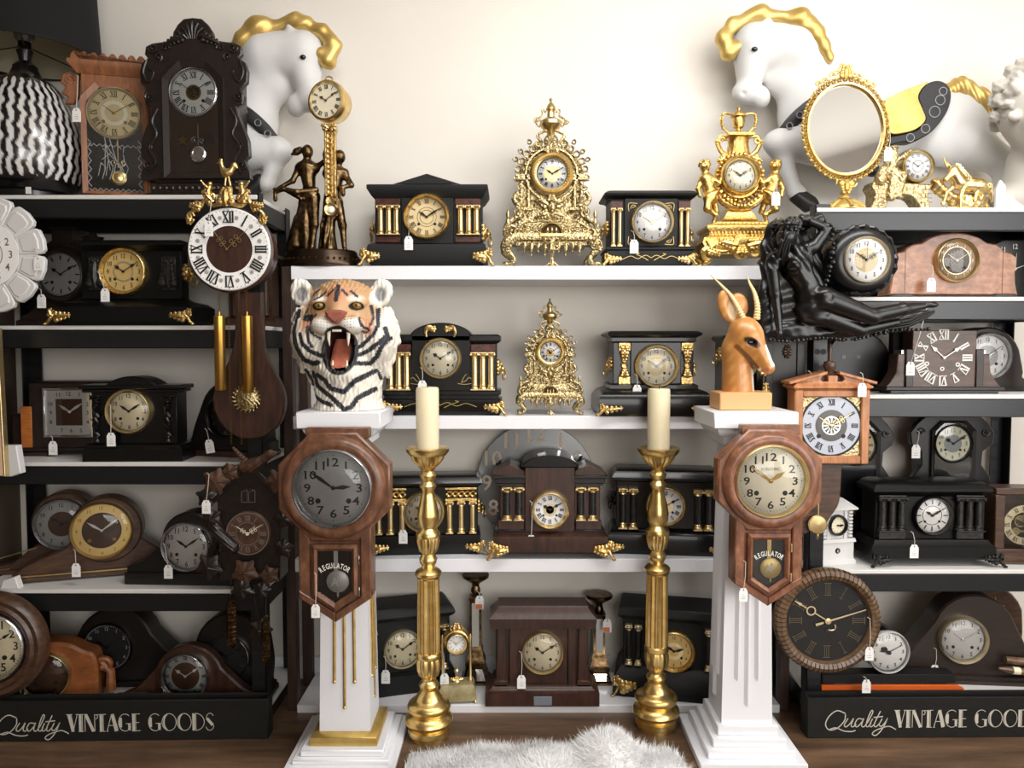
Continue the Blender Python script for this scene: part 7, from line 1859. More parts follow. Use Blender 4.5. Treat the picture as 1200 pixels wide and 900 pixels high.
for k in range(12):
    a = k * PI / 6; rx, ry = 28, 27
    put_roman(m, ROM[k] if k != 4 else 'IV', 1104 + rx * math.sin(a), 421 - ry * math.cos(a), 11, -.4, a, .16, 1)
m.obj('numerals', 'white_ink')
m = T.mb()
for x, y in ((1085, 428), (1121, 429), (1103, 434)): m.ring(x, y, [(1.4, -.8), (2.5, -.8), (2.5, 0), (1.4, 0)], 14)
m.obj('winding_ring', 'white_ink')
hand(T.mb(), 1104.5, 421, -.83, 21, 'spade', -1, 1.1).obj('hour_hand', 'white_ink'); hand(T.mb(), 1104.5, 421, .98, 24, 'spade', -2, 1).obj('minute_hand', 'white_ink')

T = Thing('mantel_clock', 'dark oval hump clock with silver dial behind the Roman-numeral deco clock', 'clock', 1165, 463, 2.69, z=ZR[2] + .0005)
tambour(T, 1092, 1202, 388, 460, 1156, 40, 30, 'walnut_dark').obj('case', 'walnut_dark'); T.mb().box(1088, 1204, -3, 31, 458, 463, .8).obj('base', 'ebony_brown')
dial(T, 1155, 422, 25, 'dial_silver', -1, 'arabic', 'ink', .78, .18, 'thin', 'chrome', (2, 9), 'chrome', 3, 6, inner=((.5, 'dial_grey'),), holes='ink', glass='clock_glass')
T = Thing('mantel_clock', 'black hump-backed clock behind the pediment-topped hanging clock', 'clock', 1015, 463, 2.69, z=ZR[2] + .0005)
tambour(T, 966, 1072, 392, 460, 1004, 40, 30, 'ebony_brown').obj('case', 'ebony_brown'); T.mb().box(964, 1075, -3, 31, 458, 463, .8).obj('base', 'ebony_brown')
m = T.mb()
for x, y in ((988, 423), (1005, 423)): m.ring(x, y, [(1.2, -.6), (2, -.6), (2, 0), (1.2, 0)], 12)
m.obj('winding_ring', 'steel_dark')
T = Thing('storage_box', 'plain black square box behind the Roman-numeral deco clock', 'box', 1057, 463, 2.642, z=ZR[2] + .0005)
m = T.mb(); m.box(1045, 1068, 0, 11, 394, 463, .8); b = m.obj('box', 'black_matt'); T.mb().box(1044.4, 1068.6, -.6, 11.6, 389, 395, .6).obj('lid', 'black_matt')

# ------------------------------------------------------------------ right rack, fourth board
T = Thing('mantel_clock', 'worn black mantel clock with marbled columns and domed glass, on the fourth right board', 'clock', 1088, 668, 2.56, z=ZR[3] + .0005)
m = T.mb(); m.box(1024, 1152, 0, 36, 585, 640, .8); m.obj('body', 'black_worn')
m = T.mb(); m.mould(1024, 1152, -2, 36, [(-2, 588), (2, 584), (5, 581), (5, 578), (2, 575), (0, 572), (-4, 570)]); m.obj('cornice', 'black_worn')
for x0 in (1026, 1116):
    T.mb().box(x0, x0 + 32, -5, 1, 585.5, 588, .5).obj('lintel', 'black_marble'); T.mb().box(x0, x0 + 32, -6, 1, 628, 637, .8).obj('column_plinth', 'black_marble')
    for x in (x0 + 5, x0 + 16, x0 + 27): column(T, x, 588, 628, 3.8, 'black_marble', d=-3)
m = T.mb(); m.mould(1024, 1152, -3, 36, [(-2, 637), (2, 638), (4, 642), (8, 645), (8, 658), (6, 660)]); m.obj('base', 'black_worn')
dial(T, 1090, 610, 20, 'dial_white', -1, 'bars', 'ink', .78, .26, 'leaf', 'ink', (10, 9.5), 'steel_dark', 3.5, 7, inner=(((.54, .57), 'ink'),), glass='clock_glass', hl=(.45, .62), track=False)
mantel_feet(T, 1018, 1166, 668, 'iron_relief', d=-10, w=20, h=15)

def ginger(label, cx, top, base, hw, Y, z, dcy, dr, face, nums, rz=0):
    T = Thing('shelf_clock', label, 'clock', cx, base, Y, rz=rz, z=z)
    H = base - top
    R_ = [(0, 0), (.25, .01), (.5, .03), (.62, .0), (.72, .05), (.66, .1), (.82, .14), (.98, .2), (.95, .28), (.72, .33), (.7, .42), (.9, .5), (.95, .58), (.78, .63), (.76, .7), (1.0, .8), (1.0, .88)]
    m = T.mb(); m.prism(mirror_outline([(cx + a * hw, top + b * H) for a, b in R_], cx), 0, 8, 1); m.box(cx - hw * .66, cx + hw * .66, 6, 28, top + H * .1, top + H * .9, 1); m.obj('carved_front', 'ebony_brown')
    T.mb().mould(cx - hw, cx + hw, 4, 28, [(-2, top + H * .87), (3, top + H * .9), (3, base - 3), (7, base - 2), (7, base)]).obj('base', 'ebony_brown')
    w = dr * 1.25; y0, y1 = dcy - dr * 1.3, top + H * .84
    outer = [(cx - w, dcy - dr * .75), (cx - w * .55, y0), (cx + w * .55, y0), (cx + w, dcy - dr * .75), (cx + w, y1), (cx - w, y1)]
    inner = [(cx + (x - cx) * .84, dcy + (y - dcy) * .9) for x, y in outer]
    dr_ = T.mb()
    for i in range(6):
        a, b, c2, d2 = outer[i], outer[(i + 1) % 6], inner[(i + 1) % 6], inner[i]
        dr_.rings([[(a[0], 0, a[1]), (b[0], 0, b[1]), (b[0], -4, b[1]), (a[0], -4, a[1])], [(d2[0], 0, d2[1]), (c2[0], 0, c2[1]), (c2[0], -2, c2[1]), (d2[0], -2, d2[1])]])
    o = dr_.obj('door', 'ebony_brown'); T.mb().prism(inner, -.4, 0).obj('back_panel', 'black_worn')
    dial(T, cx, dcy, dr, face, -1, nums, 'ink', .76, .22, 'spade', 'ink', (10, 9.5), 'ebony_brown', 2.4, 4, inner=((.5, 'dial_grey'),) if nums == 'arabic' else (), hl=(.5, .85))
    T.mb().prism(inner, -3, -2.6).obj('glass', 'door_glass', o)
    m = T.mb()
    for sg in (-1, 1):
        for a, b, r in ((.75, .2, 5), (.8, .55, 5), (.6, .06, 4), (.85, .82, 5)): m.spiral(cx + sg * a * hw, top + b * H, r, 1.2, 0, 6.5 * sg, 1.2, -.5)
    m.obj('carving', 'ebony_brown'); T.mb().disc(cx, top + H * .74, [(0, -3), (7, -2), (8, -1)], 22).obj('pendulum', 'brass_dull')
    return T
ginger('dark carved shelf clock with dark-numbered grey dial behind the worn black mantel clock', 1112, 488, 662, 50, 2.735, ZR[3] + .0005, 536, 20.5, 'dial_cream', 'arabic')
ginger('dark carved shelf clock half hidden behind the pediment-topped hanging clock', 1000, 490, 662, 46, 2.735, ZR[3] + .0005, 538, 22, 'dial_buff', 'roman', 3)

T = Thing('house_clock', 'small white tower-shaped ceramic clock with a finial roof', 'clock', 977, 668, 2.565, rz=14, z=ZR[3] + .0005)
m = T.mb(); m.box(962, 997, 0, 30, 604, 640, .6); m.box(966, 970, -1.5, 1, 606, 640).box(989, 993, -1.5, 1, 606, 640); m.obj('tower', 'plaster_white')
m = T.mb()
for x in (962, 997):
    for y in range(606, 640, 4): m.box(x - 3, x + 3, -3, 3, y, y + 3, .8)
m.obj('quoin', 'plaster_white')
m = T.mb(); m.loft([(955, 1004, -6, 36, 604), (955, 1004, -6, 36, 602), (967, 992, 6, 24, 592), (972, 987, 9, 21, 591)]); m.obj('roof', 'plaster_white')
T.mb().lathe(979.5, 15, [(5, 592), (4, 589), (5.5, 585), (4, 581), (2, 579), (2.6, 577), (1, 574)], 16).obj('finial', 'plaster_white')
m = T.mb(); m.loft([(957, 1002, -4, 34, 638), (956, 1003, -5, 35, 642), (958, 1001, -3, 33, 643), (958, 1001, -3, 33, 662), (956, 1003, -5, 35, 664), (956, 1003, -5, 35, 668)]); m.obj('base', 'plaster_white')
dial(T, 979.5, 622, 9.5, 'dial_cream', -2, 'bars', 'ink_grey', .8, .12, 'spade', 'ink', (3, 15), 'steel_dark', 3, 4, holes=None, track=False, hw=.7)
T.mb().ring(979.5, 652, [(1.5, -4), (2.6, -4.4), (3.4, -3), (1.5, -3)], 14).obj('emblem', 'steel_dark')

T = Thing('mantel_clock', 'brown wooden box clock with brass skeleton dial at the right edge', 'clock', 1200, 668, 2.575, rz=-4, z=ZR[3] + .0005)
m = T.mb(); m.box(1166, 1236, 0, 30, 580, 588, 1); m.box(1166, 1177, 0, 30, 588, 652, .8); m.box(1225, 1236, 0, 30, 588, 652, .8); m.box(1166, 1236, 0, 30, 652, 660, .8); m.box(1176, 1226, 26, 29, 586, 654); m.obj('case', 'walnut'); T.mb().mould(1168, 1234, -3, 30, [(0, 658), (2, 660), (2, 664), (4, 665), (4, 668)]).obj('base', 'walnut')
o = T.mb().ring(1201, 624, [(15, 4), (23.5, 4), (23.5, 5.5), (15, 5.5)], 48).obj('chapter_ring', 'gold_pale')
m = T.mb()
for r, x, y in ((7, 1198, 620), (5, 1208, 630), (4.5, 1193, 632), (5, 1206, 614)):
    m.ring(x, y, [(r - 1.4, 6), (r, 6), (r, 8), (r - 1.4, 8)], 20)
    for k in range(4): a = k * PI / 4; m.bar(x - r * math.cos(a), y - r * math.sin(a), x + r * math.cos(a), y + r * math.sin(a), .8, None, 7, 1)
m.box(1184, 1218, 9, 11, 616, 619, .2).box(1184, 1218, 9, 11, 631, 634, .2); m.obj('movement', 'brass')
m = T.mb()
for k in range(12): a = k * PI / 6; put_roman(m, ROM[k], 1201 + 19.5 * math.sin(a), 624 - 19.5 * math.cos(a), 5, 3.9, a)
m.obj('numerals', 'ink', o)
hand(T.mb(), 1201, 624, -.95, 13, 'leaf', 3, .8).obj('hour_hand', 'ink'); hand(T.mb(), 1201, 624, 1, 18, 'leaf', 2.2, .7).obj('minute_hand', 'ink')
T.mb().box(1176.5, 1225.5, 1, 1.4, 587.5, 652.5).obj('glass', 'door_glass')

# ------------------------------------------------------------------ right rack, bottom board
T = Thing('mantel_clock', 'brown hump-backed mantel clock with silver dial above the right sign', 'clock', 1140, 812, 2.575, rz=-5, z=ZR[4] + .0005)
tambour(T, 1050, 1214, 708, 806, 1140, 47, 30, 'walnut_dark').obj('case', 'walnut_dark'); m = T.mb(); m.mould(1052, 1208, -2, 31, [(-2, 802), (2, 804), (2, 807), (6, 808), (6, 812)]); m.obj('base', 'walnut_dark')
dial(T, 1126, 761, 25, 'dial_silver', -2, 'arabic', 'ink', .79, .2, 'thin', 'chrome', (10, 9.5), 'gold_pale', 3, 7, glass='clock_glass')
T = Thing('mantel_clock', 'dark hump-backed clock with gilt numerals behind the brown silver-dialled one', 'clock', 1150, 812, 2.715, z=ZR[4] + .0005)
tambour(T, 1086, 1196, 716, 806, 1152, 46, 22, 'walnut').obj('case', 'walnut'); T.mb().box(1084, 1198, -3, 23, 804, 812, .8).obj('base', 'walnut')
m = T.mb()
for k in range(12): a = k * PI / 6; put_text(m, str(k or 12), 1150 + 26 * math.sin(a), 756 - 26 * math.cos(a), 5, -.3)
m.obj('numerals', 'gold_ink')
T = Thing('display_board', 'flat black board with bright orange front edge above the right sign', 'board', 1043, 812, 2.502, z=ZR[4] + .0005)
m = T.mb(); m.box(964, 1120, 1, 21, 792, 803, .6); m.box(968, 980, 4, 20, 803, 812, .4).box(1100, 1112, 4, 20, 803, 812, .4); b = m.obj('board', 'black_matt')
T.mb().prism([(962, 803.5), (1120, 803.5), (1127, 806), (1129, 808), (1126, 811), (1120, 811.6), (962, 811.6)], -2.2, 1, .5).obj('orange_edge', 'orange_board', label='bright orange edge strip')
T = Thing('alarm_clock', 'small round white-faced alarm clock standing on the black orange-edged board', 'clock', 1040, 792, 2.512, z=ZR[4] + .0005 + unit(812, 2.5) * 21.0, rz=3)
m = T.mb(); m.disc(1040, 767, [(0, 2), (23, 2), (25, 4), (25, 32), (20, 34)], 40); m.obj('case', 'black_lacquer')
dial(T, 1040, 767, 23.3, 'dial_white', 0, 'arabic', 'ink', .76, .18, 'thin', 'ink', (9, 10.5), 'dial_silver', 2, 4, holes=None, nsx=1.1, glass='clock_glass', hl=(.45, .8))
m = T.mb(); hand(m, 1040, 767, -.98, 10, 'spade', -2.6, 1.6); m.obj('alarm_hand', 'ink')

T = Thing('wall_clock', 'big round black wall clock with ribbed wooden rim, hung below the octagonal clock', 'clock', 968, 790, 2.43)
m = T.mb(); m.ring(968, 726, [(48, -1), (50, -6), (55, -8), (60, -5), (62, 1), (61, 8), (48, 8)], 80); rm = m.obj('rim', 'rim_wood')
m = T.mb()
for k in range(64):
    a = k * 2 * PI / 64; s, c = math.sin(a), -math.cos(a)
    m.tube([(968 + r * s, d, 726 + r * c) for r, d in ((50.5, -6.2), (55, -8.2), (60, -5.3), (62, .6))], .45, 5)
m.obj('rim_groove', 'ebony_brown', rm)
o = T.mb().disc(968, 726, [(0, 0), (49, 0), (49, 4)], 64).obj('dial', 'dial_black')
m = T.mb()
for k in range(12):
    a = k * PI / 6; n = len(ROM[k]); s, c = math.sin(a), -math.cos(a)
    nb = {1: 1, 2: 2, 3: 3}.get(n, 3) if k not in (0, 3, 6, 9, 4, 8, 7, 11, 10, 5) else (1 if k in (5,) else 3)
    for j in range(nb):
        q = (j - (nb - 1) / 2) * 2.4
        m.bar(968 + s * 30 - c * q, 726 + c * 30 + s * q, 968 + s * 44 - c * q, 726 + c * 44 + s * q, .55, None, -.2, .2)
    for r in (30, 44):
        w = nb * 1.25 + .6; m.bar(968 + s * r - c * w, 726 + c * r + s * w, 968 + s * r + c * w, 726 + c * r - s * w, .6, None, -.2, .2)
m.obj('numerals', 'dim_brass', o)
hand(T.mb(), 968, 726, -1.02, 46, 'ring', -1.5, 1.3).obj('hour_hand', 'gold_pale'); m = T.mb(); hand(m, 968, 726, 1.27, 46, 'thin', -2.6, 2.4); a = 1.27; m.bar(968, 726, 968 - 15 * math.sin(a), 726 + 15 * math.cos(a), 2, 3.2, -2.6, .5); m.tube([(968 + 4 + 5 * math.cos(t), -2.6, 733 + 4 * math.sin(t)) for t in [i * .35 - .8 for i in range(10)]], .8, 5); m.obj('minute_hand', 'gold_pale')
T.mb().disc(968, 726, [(0, -4), (3.4, -3.4), (3.6, -2)], 16).obj('hand_boss', 'gold_pale')
T.mb().disc(968, 738, [(0, -.6), (2.2, -.6), (2.4, 0)], 14).obj('winding_hole', 'steel_dark', o)
m = T.mb(); m.box(940, 996, 8, 20, 700, 752, 1); m.obj('movement_box', 'hole_black')

T = Thing('wooden_stick', 'upper of two pale turned wooden sticks at the right edge', 'stick', 1190, 776, 2.54, group=None)
T.mb().tube([(1178, 0, 773), (1204, -2, 775), (1222, -4, 776)], [4, 4.6, 4], 12).obj('stick', 'rim_wood')
T = Thing('wooden_stick', 'lower of two pale turned wooden sticks at the right edge, with pointed tip', 'stick', 1190, 788, 2.535)
T.mb().tube([(1170, 0, 783), (1180, 0, 784.5), (1204, -2, 787), (1222, -4, 788)], [1.4, 3.6, 4.4, 4], 12).obj('stick', 'rim_wood'); T.mb().tube([(1186, -.4, 785.2), (1194, -.9, 785.8)], 4.4, 12).obj('band', 'dial_cream')

# ------------------------------------------------------------------ hung in front on the right
YB = 2.40
T = Thing('figural_clock', 'black resin clock with a reclining draped woman holding the round dial', 'clock', 985, 400, YB)
m = T.mb()
lady = [egg((936, 12, 330), (40, 8, 66), 6, -.15), egg((912, 10, 300), (20, 8, 44), 4), egg((950, 12, 388), (60, 9, 11), 5), capsule((1000, 8, 386), (1088, 6, 366), 8, 4, 5),
        capsule((912, 4, 266), (960, 4, 258), 8, 7, 5), egg((902, 8, 360), (14, 8, 40), 4),
        egg((914, -17, 281), (11, 12, 14), 2.5, .55), egg((917, -20, 268), (13, 12, 9), 2.5), egg((905, -26, 287), (2.2, 2.4, 3), 1.5), capsule((921, -10, 284), (928, -4, 296), 6, 7, 3),
        capsule((908, -3, 304), (946, -6, 292), 10, 9, 4), egg((931, -8, 312), (17, 13, 17), 5, -.25), egg((922, -18, 314), (8, 7, 7), 3), capsule((934, -6, 322), (946, -5, 342), 13.5, 14, 6), egg((950, -5, 354), (19, 15, 15), 6),
        capsule((901, -5, 307), (904, -10, 345), 7.5, 6, 3), capsule((904, -10, 345), (909, -11, 384), 5.6, 3.8, 2.5), egg((909, -12, 390), (4.4, 3.6, 6), 2),
        capsule((950, -7, 289), (964, -8, 270), 7.5, 6, 3), capsule((964, -8, 270), (934, -12, 259), 5.5, 5, 3),
        capsule((958, -12, 350), (1013, -19, 372), 14, 9, 3), capsule((1013, -19, 371), (1050, -14, 363), 8.6, 7.6, 2), capsule((1050, -14, 363), (1076, -11, 359), 7.6, 4, 2), egg((1084, -12, 358), (8, 4.5, 3.6), 2),
        capsule((946, -3, 364), (1004, -8, 387), 15, 8, 3), capsule((1004, -8, 387), (1048, -4, 378), 7.4, 5, 2)]
def drape(X_, D, Y_):
    bare = ((np.abs(X_ - 906) < 11) & (Y_ > 318) & (D < -4)) | ((X_ > 964) & (D < -7)) | ((X_ > 940) & (Y_ < 300) & (D < -4)) | (np.hypot(X_ - 912, Y_ - 284) < 10)
    f = 1.1 * np.sin(X_ * .42 - Y_ * .2 + 1.5 * np.sin(Y_ * .07)) * np.clip((340 - Y_) / 30, .2, 1) + .8 * np.sin(Y_ * .36 + X_ * .12 + 1.5 * np.sin(X_ * .05)) * np.clip((Y_ - 320) / 30, .2, 1)
    hair = np.hypot(X_ - 917, Y_ - 267) < 14
    return np.where(bare, 0, np.where(hair, .9 * np.sin(X_ * 1.1 + Y_ * .6) + .5 * np.sin(Y_ * 1.4), f))
sculpt(m, lady, 1.1, drape); m.obj('draped_woman', 'black_resin', sharp=0)
m = T.mb(); m.disc(1005, 307, [(28, -15), (34, -13), (40, -5), (40, 18)], 56); m.obj('clock_drum', 'black_resin')
m = T.mb()
for i, a0 in enumerate(np.linspace(-2.3, 1.6, 14)):
    x, y = 1005 + 39 * math.cos(a0), 307 + 39 * math.sin(a0); x1, y1 = 1005 + 39 * math.cos(a0 + .3), 307 + 39 * math.sin(a0 + .3)
    m.tube([(x, -6, y), ((x + x1) / 2, -7.5, (y + y1) / 2 - 1), (x1, -6, y1)], [2.2, 2.8 + (i % 3) * .5, 2.4], 8)
rg3 = random.Random(8)
for i in range(20):
    t = i / 19; x = 962 + 8 * math.sin(t * 5); y = 262 + t * 100; m.ell((x + rg3.uniform(-3, 3), -12 + rg3.uniform(-3, 2), y), rg3.uniform(1.8, 3.4), 7, 5)
for i in range(40):
    t = i / 39; x = 900 + t * 185; y = 398 + 2 * math.sin(t * 14) - 26 * max(0, t - .45); m.ell((x, -5 + rg3.uniform(-3, 2), y), rg3.uniform(1.6, 3.0), 7, 5)
for i in range(3): m.tube([(1040, -2 - i, 386 - i * 3), (1062, -3 - i, 382 - i * 3), (1080, -3, 374 - i * 3), (1093, -2, 366 - i)], [2, 2, 2, 1], 6)
for i in range(10): a = i * .63; m.ell((917 + 8 * math.cos(a), -27, 268 + 6 * math.sin(a)), 3, 7, 5)
for i in range(16): m.tube([(908 + i % 4 * 5, -28 + i % 3, 274 + i // 4 * 2), (905 + i % 4 * 3, -26, 290), (902 + i % 4 * 4 + rg3.uniform(-2, 2), -18, 304 + rg3.uniform(-4, 4))], [1.4, 1.6, .6], 5)
m.obj('ruffle', 'black_resin')
dial(T, 1006, 307, 24.5, 'dial_silver', -15.5, 'arabic', 'ink', .78, .2, 'ornate', 'ink', (10, 9.5), 'gold_pale', 2.4, 4, inner=((.56, 'dial_buff'),), holes=None, second=0, track=False, glass='clock_glass', hl=(.6, .78), hw=1.1)

T = Thing('wall_clock', 'honey wood hanging clock with broken pediment, silver dial and brass pendulum', 'clock', 970, 630, 2.415)
m = T.mb(); m.prism(smooth_path([(944, 540), (944, 585), (940, 605), (938, 618), (946, 628), (958, 618), (966, 622), (976, 608), (986, 590), (988, 560), (988, 540)], 5), 8, 14, .8); m.box(952, 1000, 6, 16, 440, 545, .5); m.obj('back_board', 'walnut')
m = T.mb(); m.box(929, 1012, 0, 26, 456, 541, .6); m.obj('case', 'pine_honey')
m = T.mb()
for x0, x1, y0, y1 in ((927, 937, 456, 543), (1004, 1014, 456, 543), (936, 1005, 533, 542.6), (936, 1005, 456.4, 465)): m.box(x0, x1, -5 if x1 - x0 < 20 else -4.7, 1, y0, y1, 1.4)
m.obj('frame', 'pine_honey')
m = T.mb(); m.mould(930, 1011, -2, 26, [(0, 458), (2, 456), (5, 454), (5, 452), (2, 450), (0, 447)]); m.obj('cornice', 'pine_honey')
m = T.mb()
for sg in (-1, 1):
    X = lambda x: 971 + sg * (x - 971)
    m.prism([(X(982), 448), (X(985), 444), (X(981), 438), (X(1012), 446), (X(1015), 449)], -2, 22, .5); m.prism([(X(978), 435), (X(1022), 447), (X(1021), 450), (X(978), 438.5)], -5, 24, .5)
m.box(966, 977, -2, 20, 440, 449, .5); m.obj('pediment', 'pine_honey')
T.mb().lathe(971.5, 8, [(7, 440), (8, 438), (5, 437), (5.6, 434), (7, 430), (7, 426), (6, 424), (2.4, 423), (2.2, 414), (2.6, 408), (.6, 402)], 22).obj('finial', 'walnut')
T.mb().box(937, 1004, -1.5, 0, 465, 533).obj('dial_plate', 'brass_relief')
o = dial(T, 970.5, 498, 34, 'dial_bluegrey', -2, 'roman', 'ink', .8, .2, 'ornate', 'gold_satin', (10, 9.5), None, inner=((.54, 'steel_dark'), ((.28, .32), 'chrome')), holes='ink', track=False, hl=(.5, .78), hw=1.2)
m = T.mb()
for k in range(12):
    a = k * PI / 6; m.bar(970.5 + 3 * math.sin(a), 498 - 3 * math.cos(a), 970.5 + 9 * math.sin(a), 498 - 9 * math.cos(a), .6, 1.8, -2.7, .2)
m.obj('rosette', 'chrome', o)
T.mb().ring(970.5, 498, [(34, -2), (34.4, -3.2), (36, -3.2), (36, -1.5)], 56).obj('dial_edge', 'ink')
m = T.mb(); m.bar(959, 541, 959, 604, 1.2, None, 2, 1); m.disc(958.5, 615, [(0, -1), (10, 0), (11.2, 1.4), (11.2, 3)], 32); m.lathe(958.5, 1.5, [(1, 626), (1.8, 628), (.6, 633)], 8); m.obj('pendulum', 'brass')

# dark tall clock case hung beside the antelope head
T = Thing('wall_clock', 'tall dark wooden clock case hung behind the antelope head', 'clock', 913, 500, 2.53)
m = T.mb(); m.box(892, 943, 0, 21, 398, 500, 1); m.box(896, 904, -2, 1, 402, 500, .5).box(932, 940, -2, 1, 402, 500, .5); m.obj('case', 'ebony_brown')
m = T.mb(); leafy(m, 921, 414, 0, -1, 10, 4, -1, 3); leafy(m, 921, 412, 0, 1, 8, 4, -1, 2); m.obj('carved_mount', 'walnut'); m = T.mb(); leafy(m, 895, 440, 0, -1, 26, 5, -2, 6); leafy(m, 896, 470, 0, -1, 22, 5, -2, 5); m.obj('gilt_mount', 'gold_relief')

# ------------------------------------------------------------------ octagonal regulators on the pedestals
def regulator(label, cx, cy, Y, R, wmat, bez, face, pmat, nface, glab, hour, text=None, rz=0):
    """octagon head of half-width R about (cx, cy), drop box with pointed end below"""
    T = Thing('wall_clock', label, 'clock', cx, cy + R * 2.42, Y, rz=rz)
    k = R / 66.0
    t8 = math.tan(PI / 8)
    octo = [(cx + R * x, cy + R * y * .98) for x, y in ((-t8 * 1.0, -1), (t8, -1), (1, -t8), (1, t8), (t8, 1), (-t8, 1), (-1, t8), (-1, -t8))]
    X = lambda x: cx + (x - 393) * k
    Yv = lambda y: cy + (y - 569) * k
    m = T.mb(); m.prism(octo, 0, 22 * k, 2 * k); m.obj('octagon_frame', wmat)
    m = T.mb(); m.ring(cx, cy, [(44 * k, -3), (46 * k, -8 * k), (51 * k, -10 * k), (56 * k, -9 * k), (60 * k, -5 * k), (62 * k, 0.5), (44 * k, .5)], 72); m.obj('ring_moulding', wmat)
    m = T.mb(); m.prism([(X(350), Yv(612)), (X(436), Yv(612)), (X(436), Yv(702)), (X(393), Yv(731)), (X(350), Yv(702))], 5 * k, 30 * k, 2 * k); m.obj('drop_box', wmat)
    for sg in (-1, 1):
        m = T.mb(); m.prism([(cx + sg * 43 * k, Yv(618)), (cx + sg * 34 * k, Yv(612)), (cx + sg * 30 * k, Yv(612)), (cx + sg * 30 * k, Yv(706)), (cx + sg * 43 * k, Yv(698))], 1 * k, 8 * k, 1.5 * k); m.obj('side_rail', wmat)
    outer = [(X(366), Yv(637)), (X(420), Yv(637)), (X(420), Yv(699)), (X(393), Yv(718)), (X(366), Yv(699))]
    inner = [(X(373), Yv(645)), (X(413), Yv(645)), (X(413), Yv(693)), (X(393), Yv(707)), (X(373), Yv(693))]
    mm = T.mb()
    for i in range(5):
        a, b, c2, d2 = outer[i], outer[(i + 1) % 5], inner[(i + 1) % 5], inner[i]
        mm.rings([[(a[0], 4 * k, a[1]), (b[0], 4 * k, b[1]), (b[0], -1 * k, b[1]), (a[0], -1 * k, a[1])], [((a[0] + d2[0]) / 2, 4 * k, (a[1] + d2[1]) / 2), ((b[0] + c2[0]) / 2, 4 * k, (b[1] + c2[1]) / 2), ((b[0] + c2[0]) / 2, -3.5 * k, (b[1] + c2[1]) / 2), ((a[0] + d2[0]) / 2, -3.5 * k, (a[1] + d2[1]) / 2)], [(d2[0], 4 * k, d2[1]), (c2[0], 4 * k, c2[1]), (c2[0], 0, c2[1]), (d2[0], 0, d2[1])]])
    do = mm.obj('door', wmat)
    m = T.mb()
    for sg in (-1, 1):
        m.prism([(cx, Yv(731)), (cx + sg * 43 * k, Yv(702)), (cx + sg * 43 * k, Yv(692)), (cx, Yv(720))], 0, 6 * k, 1.4 * k)
    m.obj('bottom_rail', wmat)
    T.mb().prism(inner, 3.4 * k, 4.2 * k).obj('back_panel', 'hole_black', do)
    m = T.mb(); m.bar(X(394), Yv(645), X(394), Yv(672), 5 * k, None, 2.4 * k, .8); m.disc(X(396), Yv(682), [(0, 0), (12 * k, .6), (13.4 * k, 1.6), (13.4 * k, 2.4)], 36); m.lathe(X(396), 1.6, [(1, Yv(695)), (1.6, Yv(698)), (.5, Yv(701))], 8)
    pe = m.obj('pendulum', pmat)
    m = T.mb(); put_text(m, 'A', X(393), Yv(682), 10 * k, -.2, .9); put_text(m, 'R', X(398), Yv(679), 8 * k, -.3, .7); m.obj('monogram', 'white_ink', pe)
    gl = T.mb().prism(inner, 1.2 * k - 2, 1.6 * k - 2).obj('door_glass', 'door_glass', do)
    m = T.mb()
    for i, ch in enumerate('REGULATOR'):
        a = (i - 4) * .15; put_text(m, ch, X(393) + 29 * k * math.sin(a), Yv(692) - 30 * k * math.cos(a), 6.6 * k, 1.0 * k - 2, .62, a)
    m.obj('lettering', 'white_ink', gl)
    for y in (650, 688):
        T.mb().box(X(420.5), X(422.5), -1.5 * k, 3 * k, Yv(y), Yv(y + 11), .3).obj('hinge', 'brass' if pmat == 'dial_gold' else 'chrome', do)
    o = dial(T, cx, cy, 43 * k, face, -3, 'arabic', 'ink', .71, .235, 'leaf', 'ink' if not nface else 'brass_dull', hour, bez, 5 * k, 9 * k, glass='clock_glass', holes='ink', nsx=1.25, track=False, hl=(.5, .8), hw=1.6)
    m = T.mb()
    for i in range(60): a = i * PI / 30; m.disc(cx + 38.5 * k * math.sin(a), cy - 38.5 * k * math.cos(a), [(0, -3.3), ((.8 if i % 5 == 0 else .4) * k, -3.3), (.4, -3)], 6)
    m.obj('minute_dots', 'ink', o)
    if text: m = T.mb(); put_text(m, text, cx - 1 * k, cy - 15 * k, 3.6 * k, -3.3, 1.0); m.obj('dial_lettering', 'ink_grey', o)
    m = T.mb(); m.box(X(358), X(434), 8 * k, 22 * k, Yv(499), Yv(512), 1); m.obj('hanger_block', wmat)
    return T
regulator('octagonal wooden regulator clock with grey dial, on the gilt-rod pedestal', 393, 570, 2.17, 65, 'oak_regulator', 'chrome', 'dial_grey', 'dial_silver', False, '', (2, 51.0))
regulator('octagonal wooden regulator clock with cream dial, on the fluted white pedestal', 900, 562, 2.17, 60.5, 'oak_regulator_red', 'gold_satin', 'dial_cream', 'dial_gold', True, '', (1, 51.0), 'SCIENTIFIC')
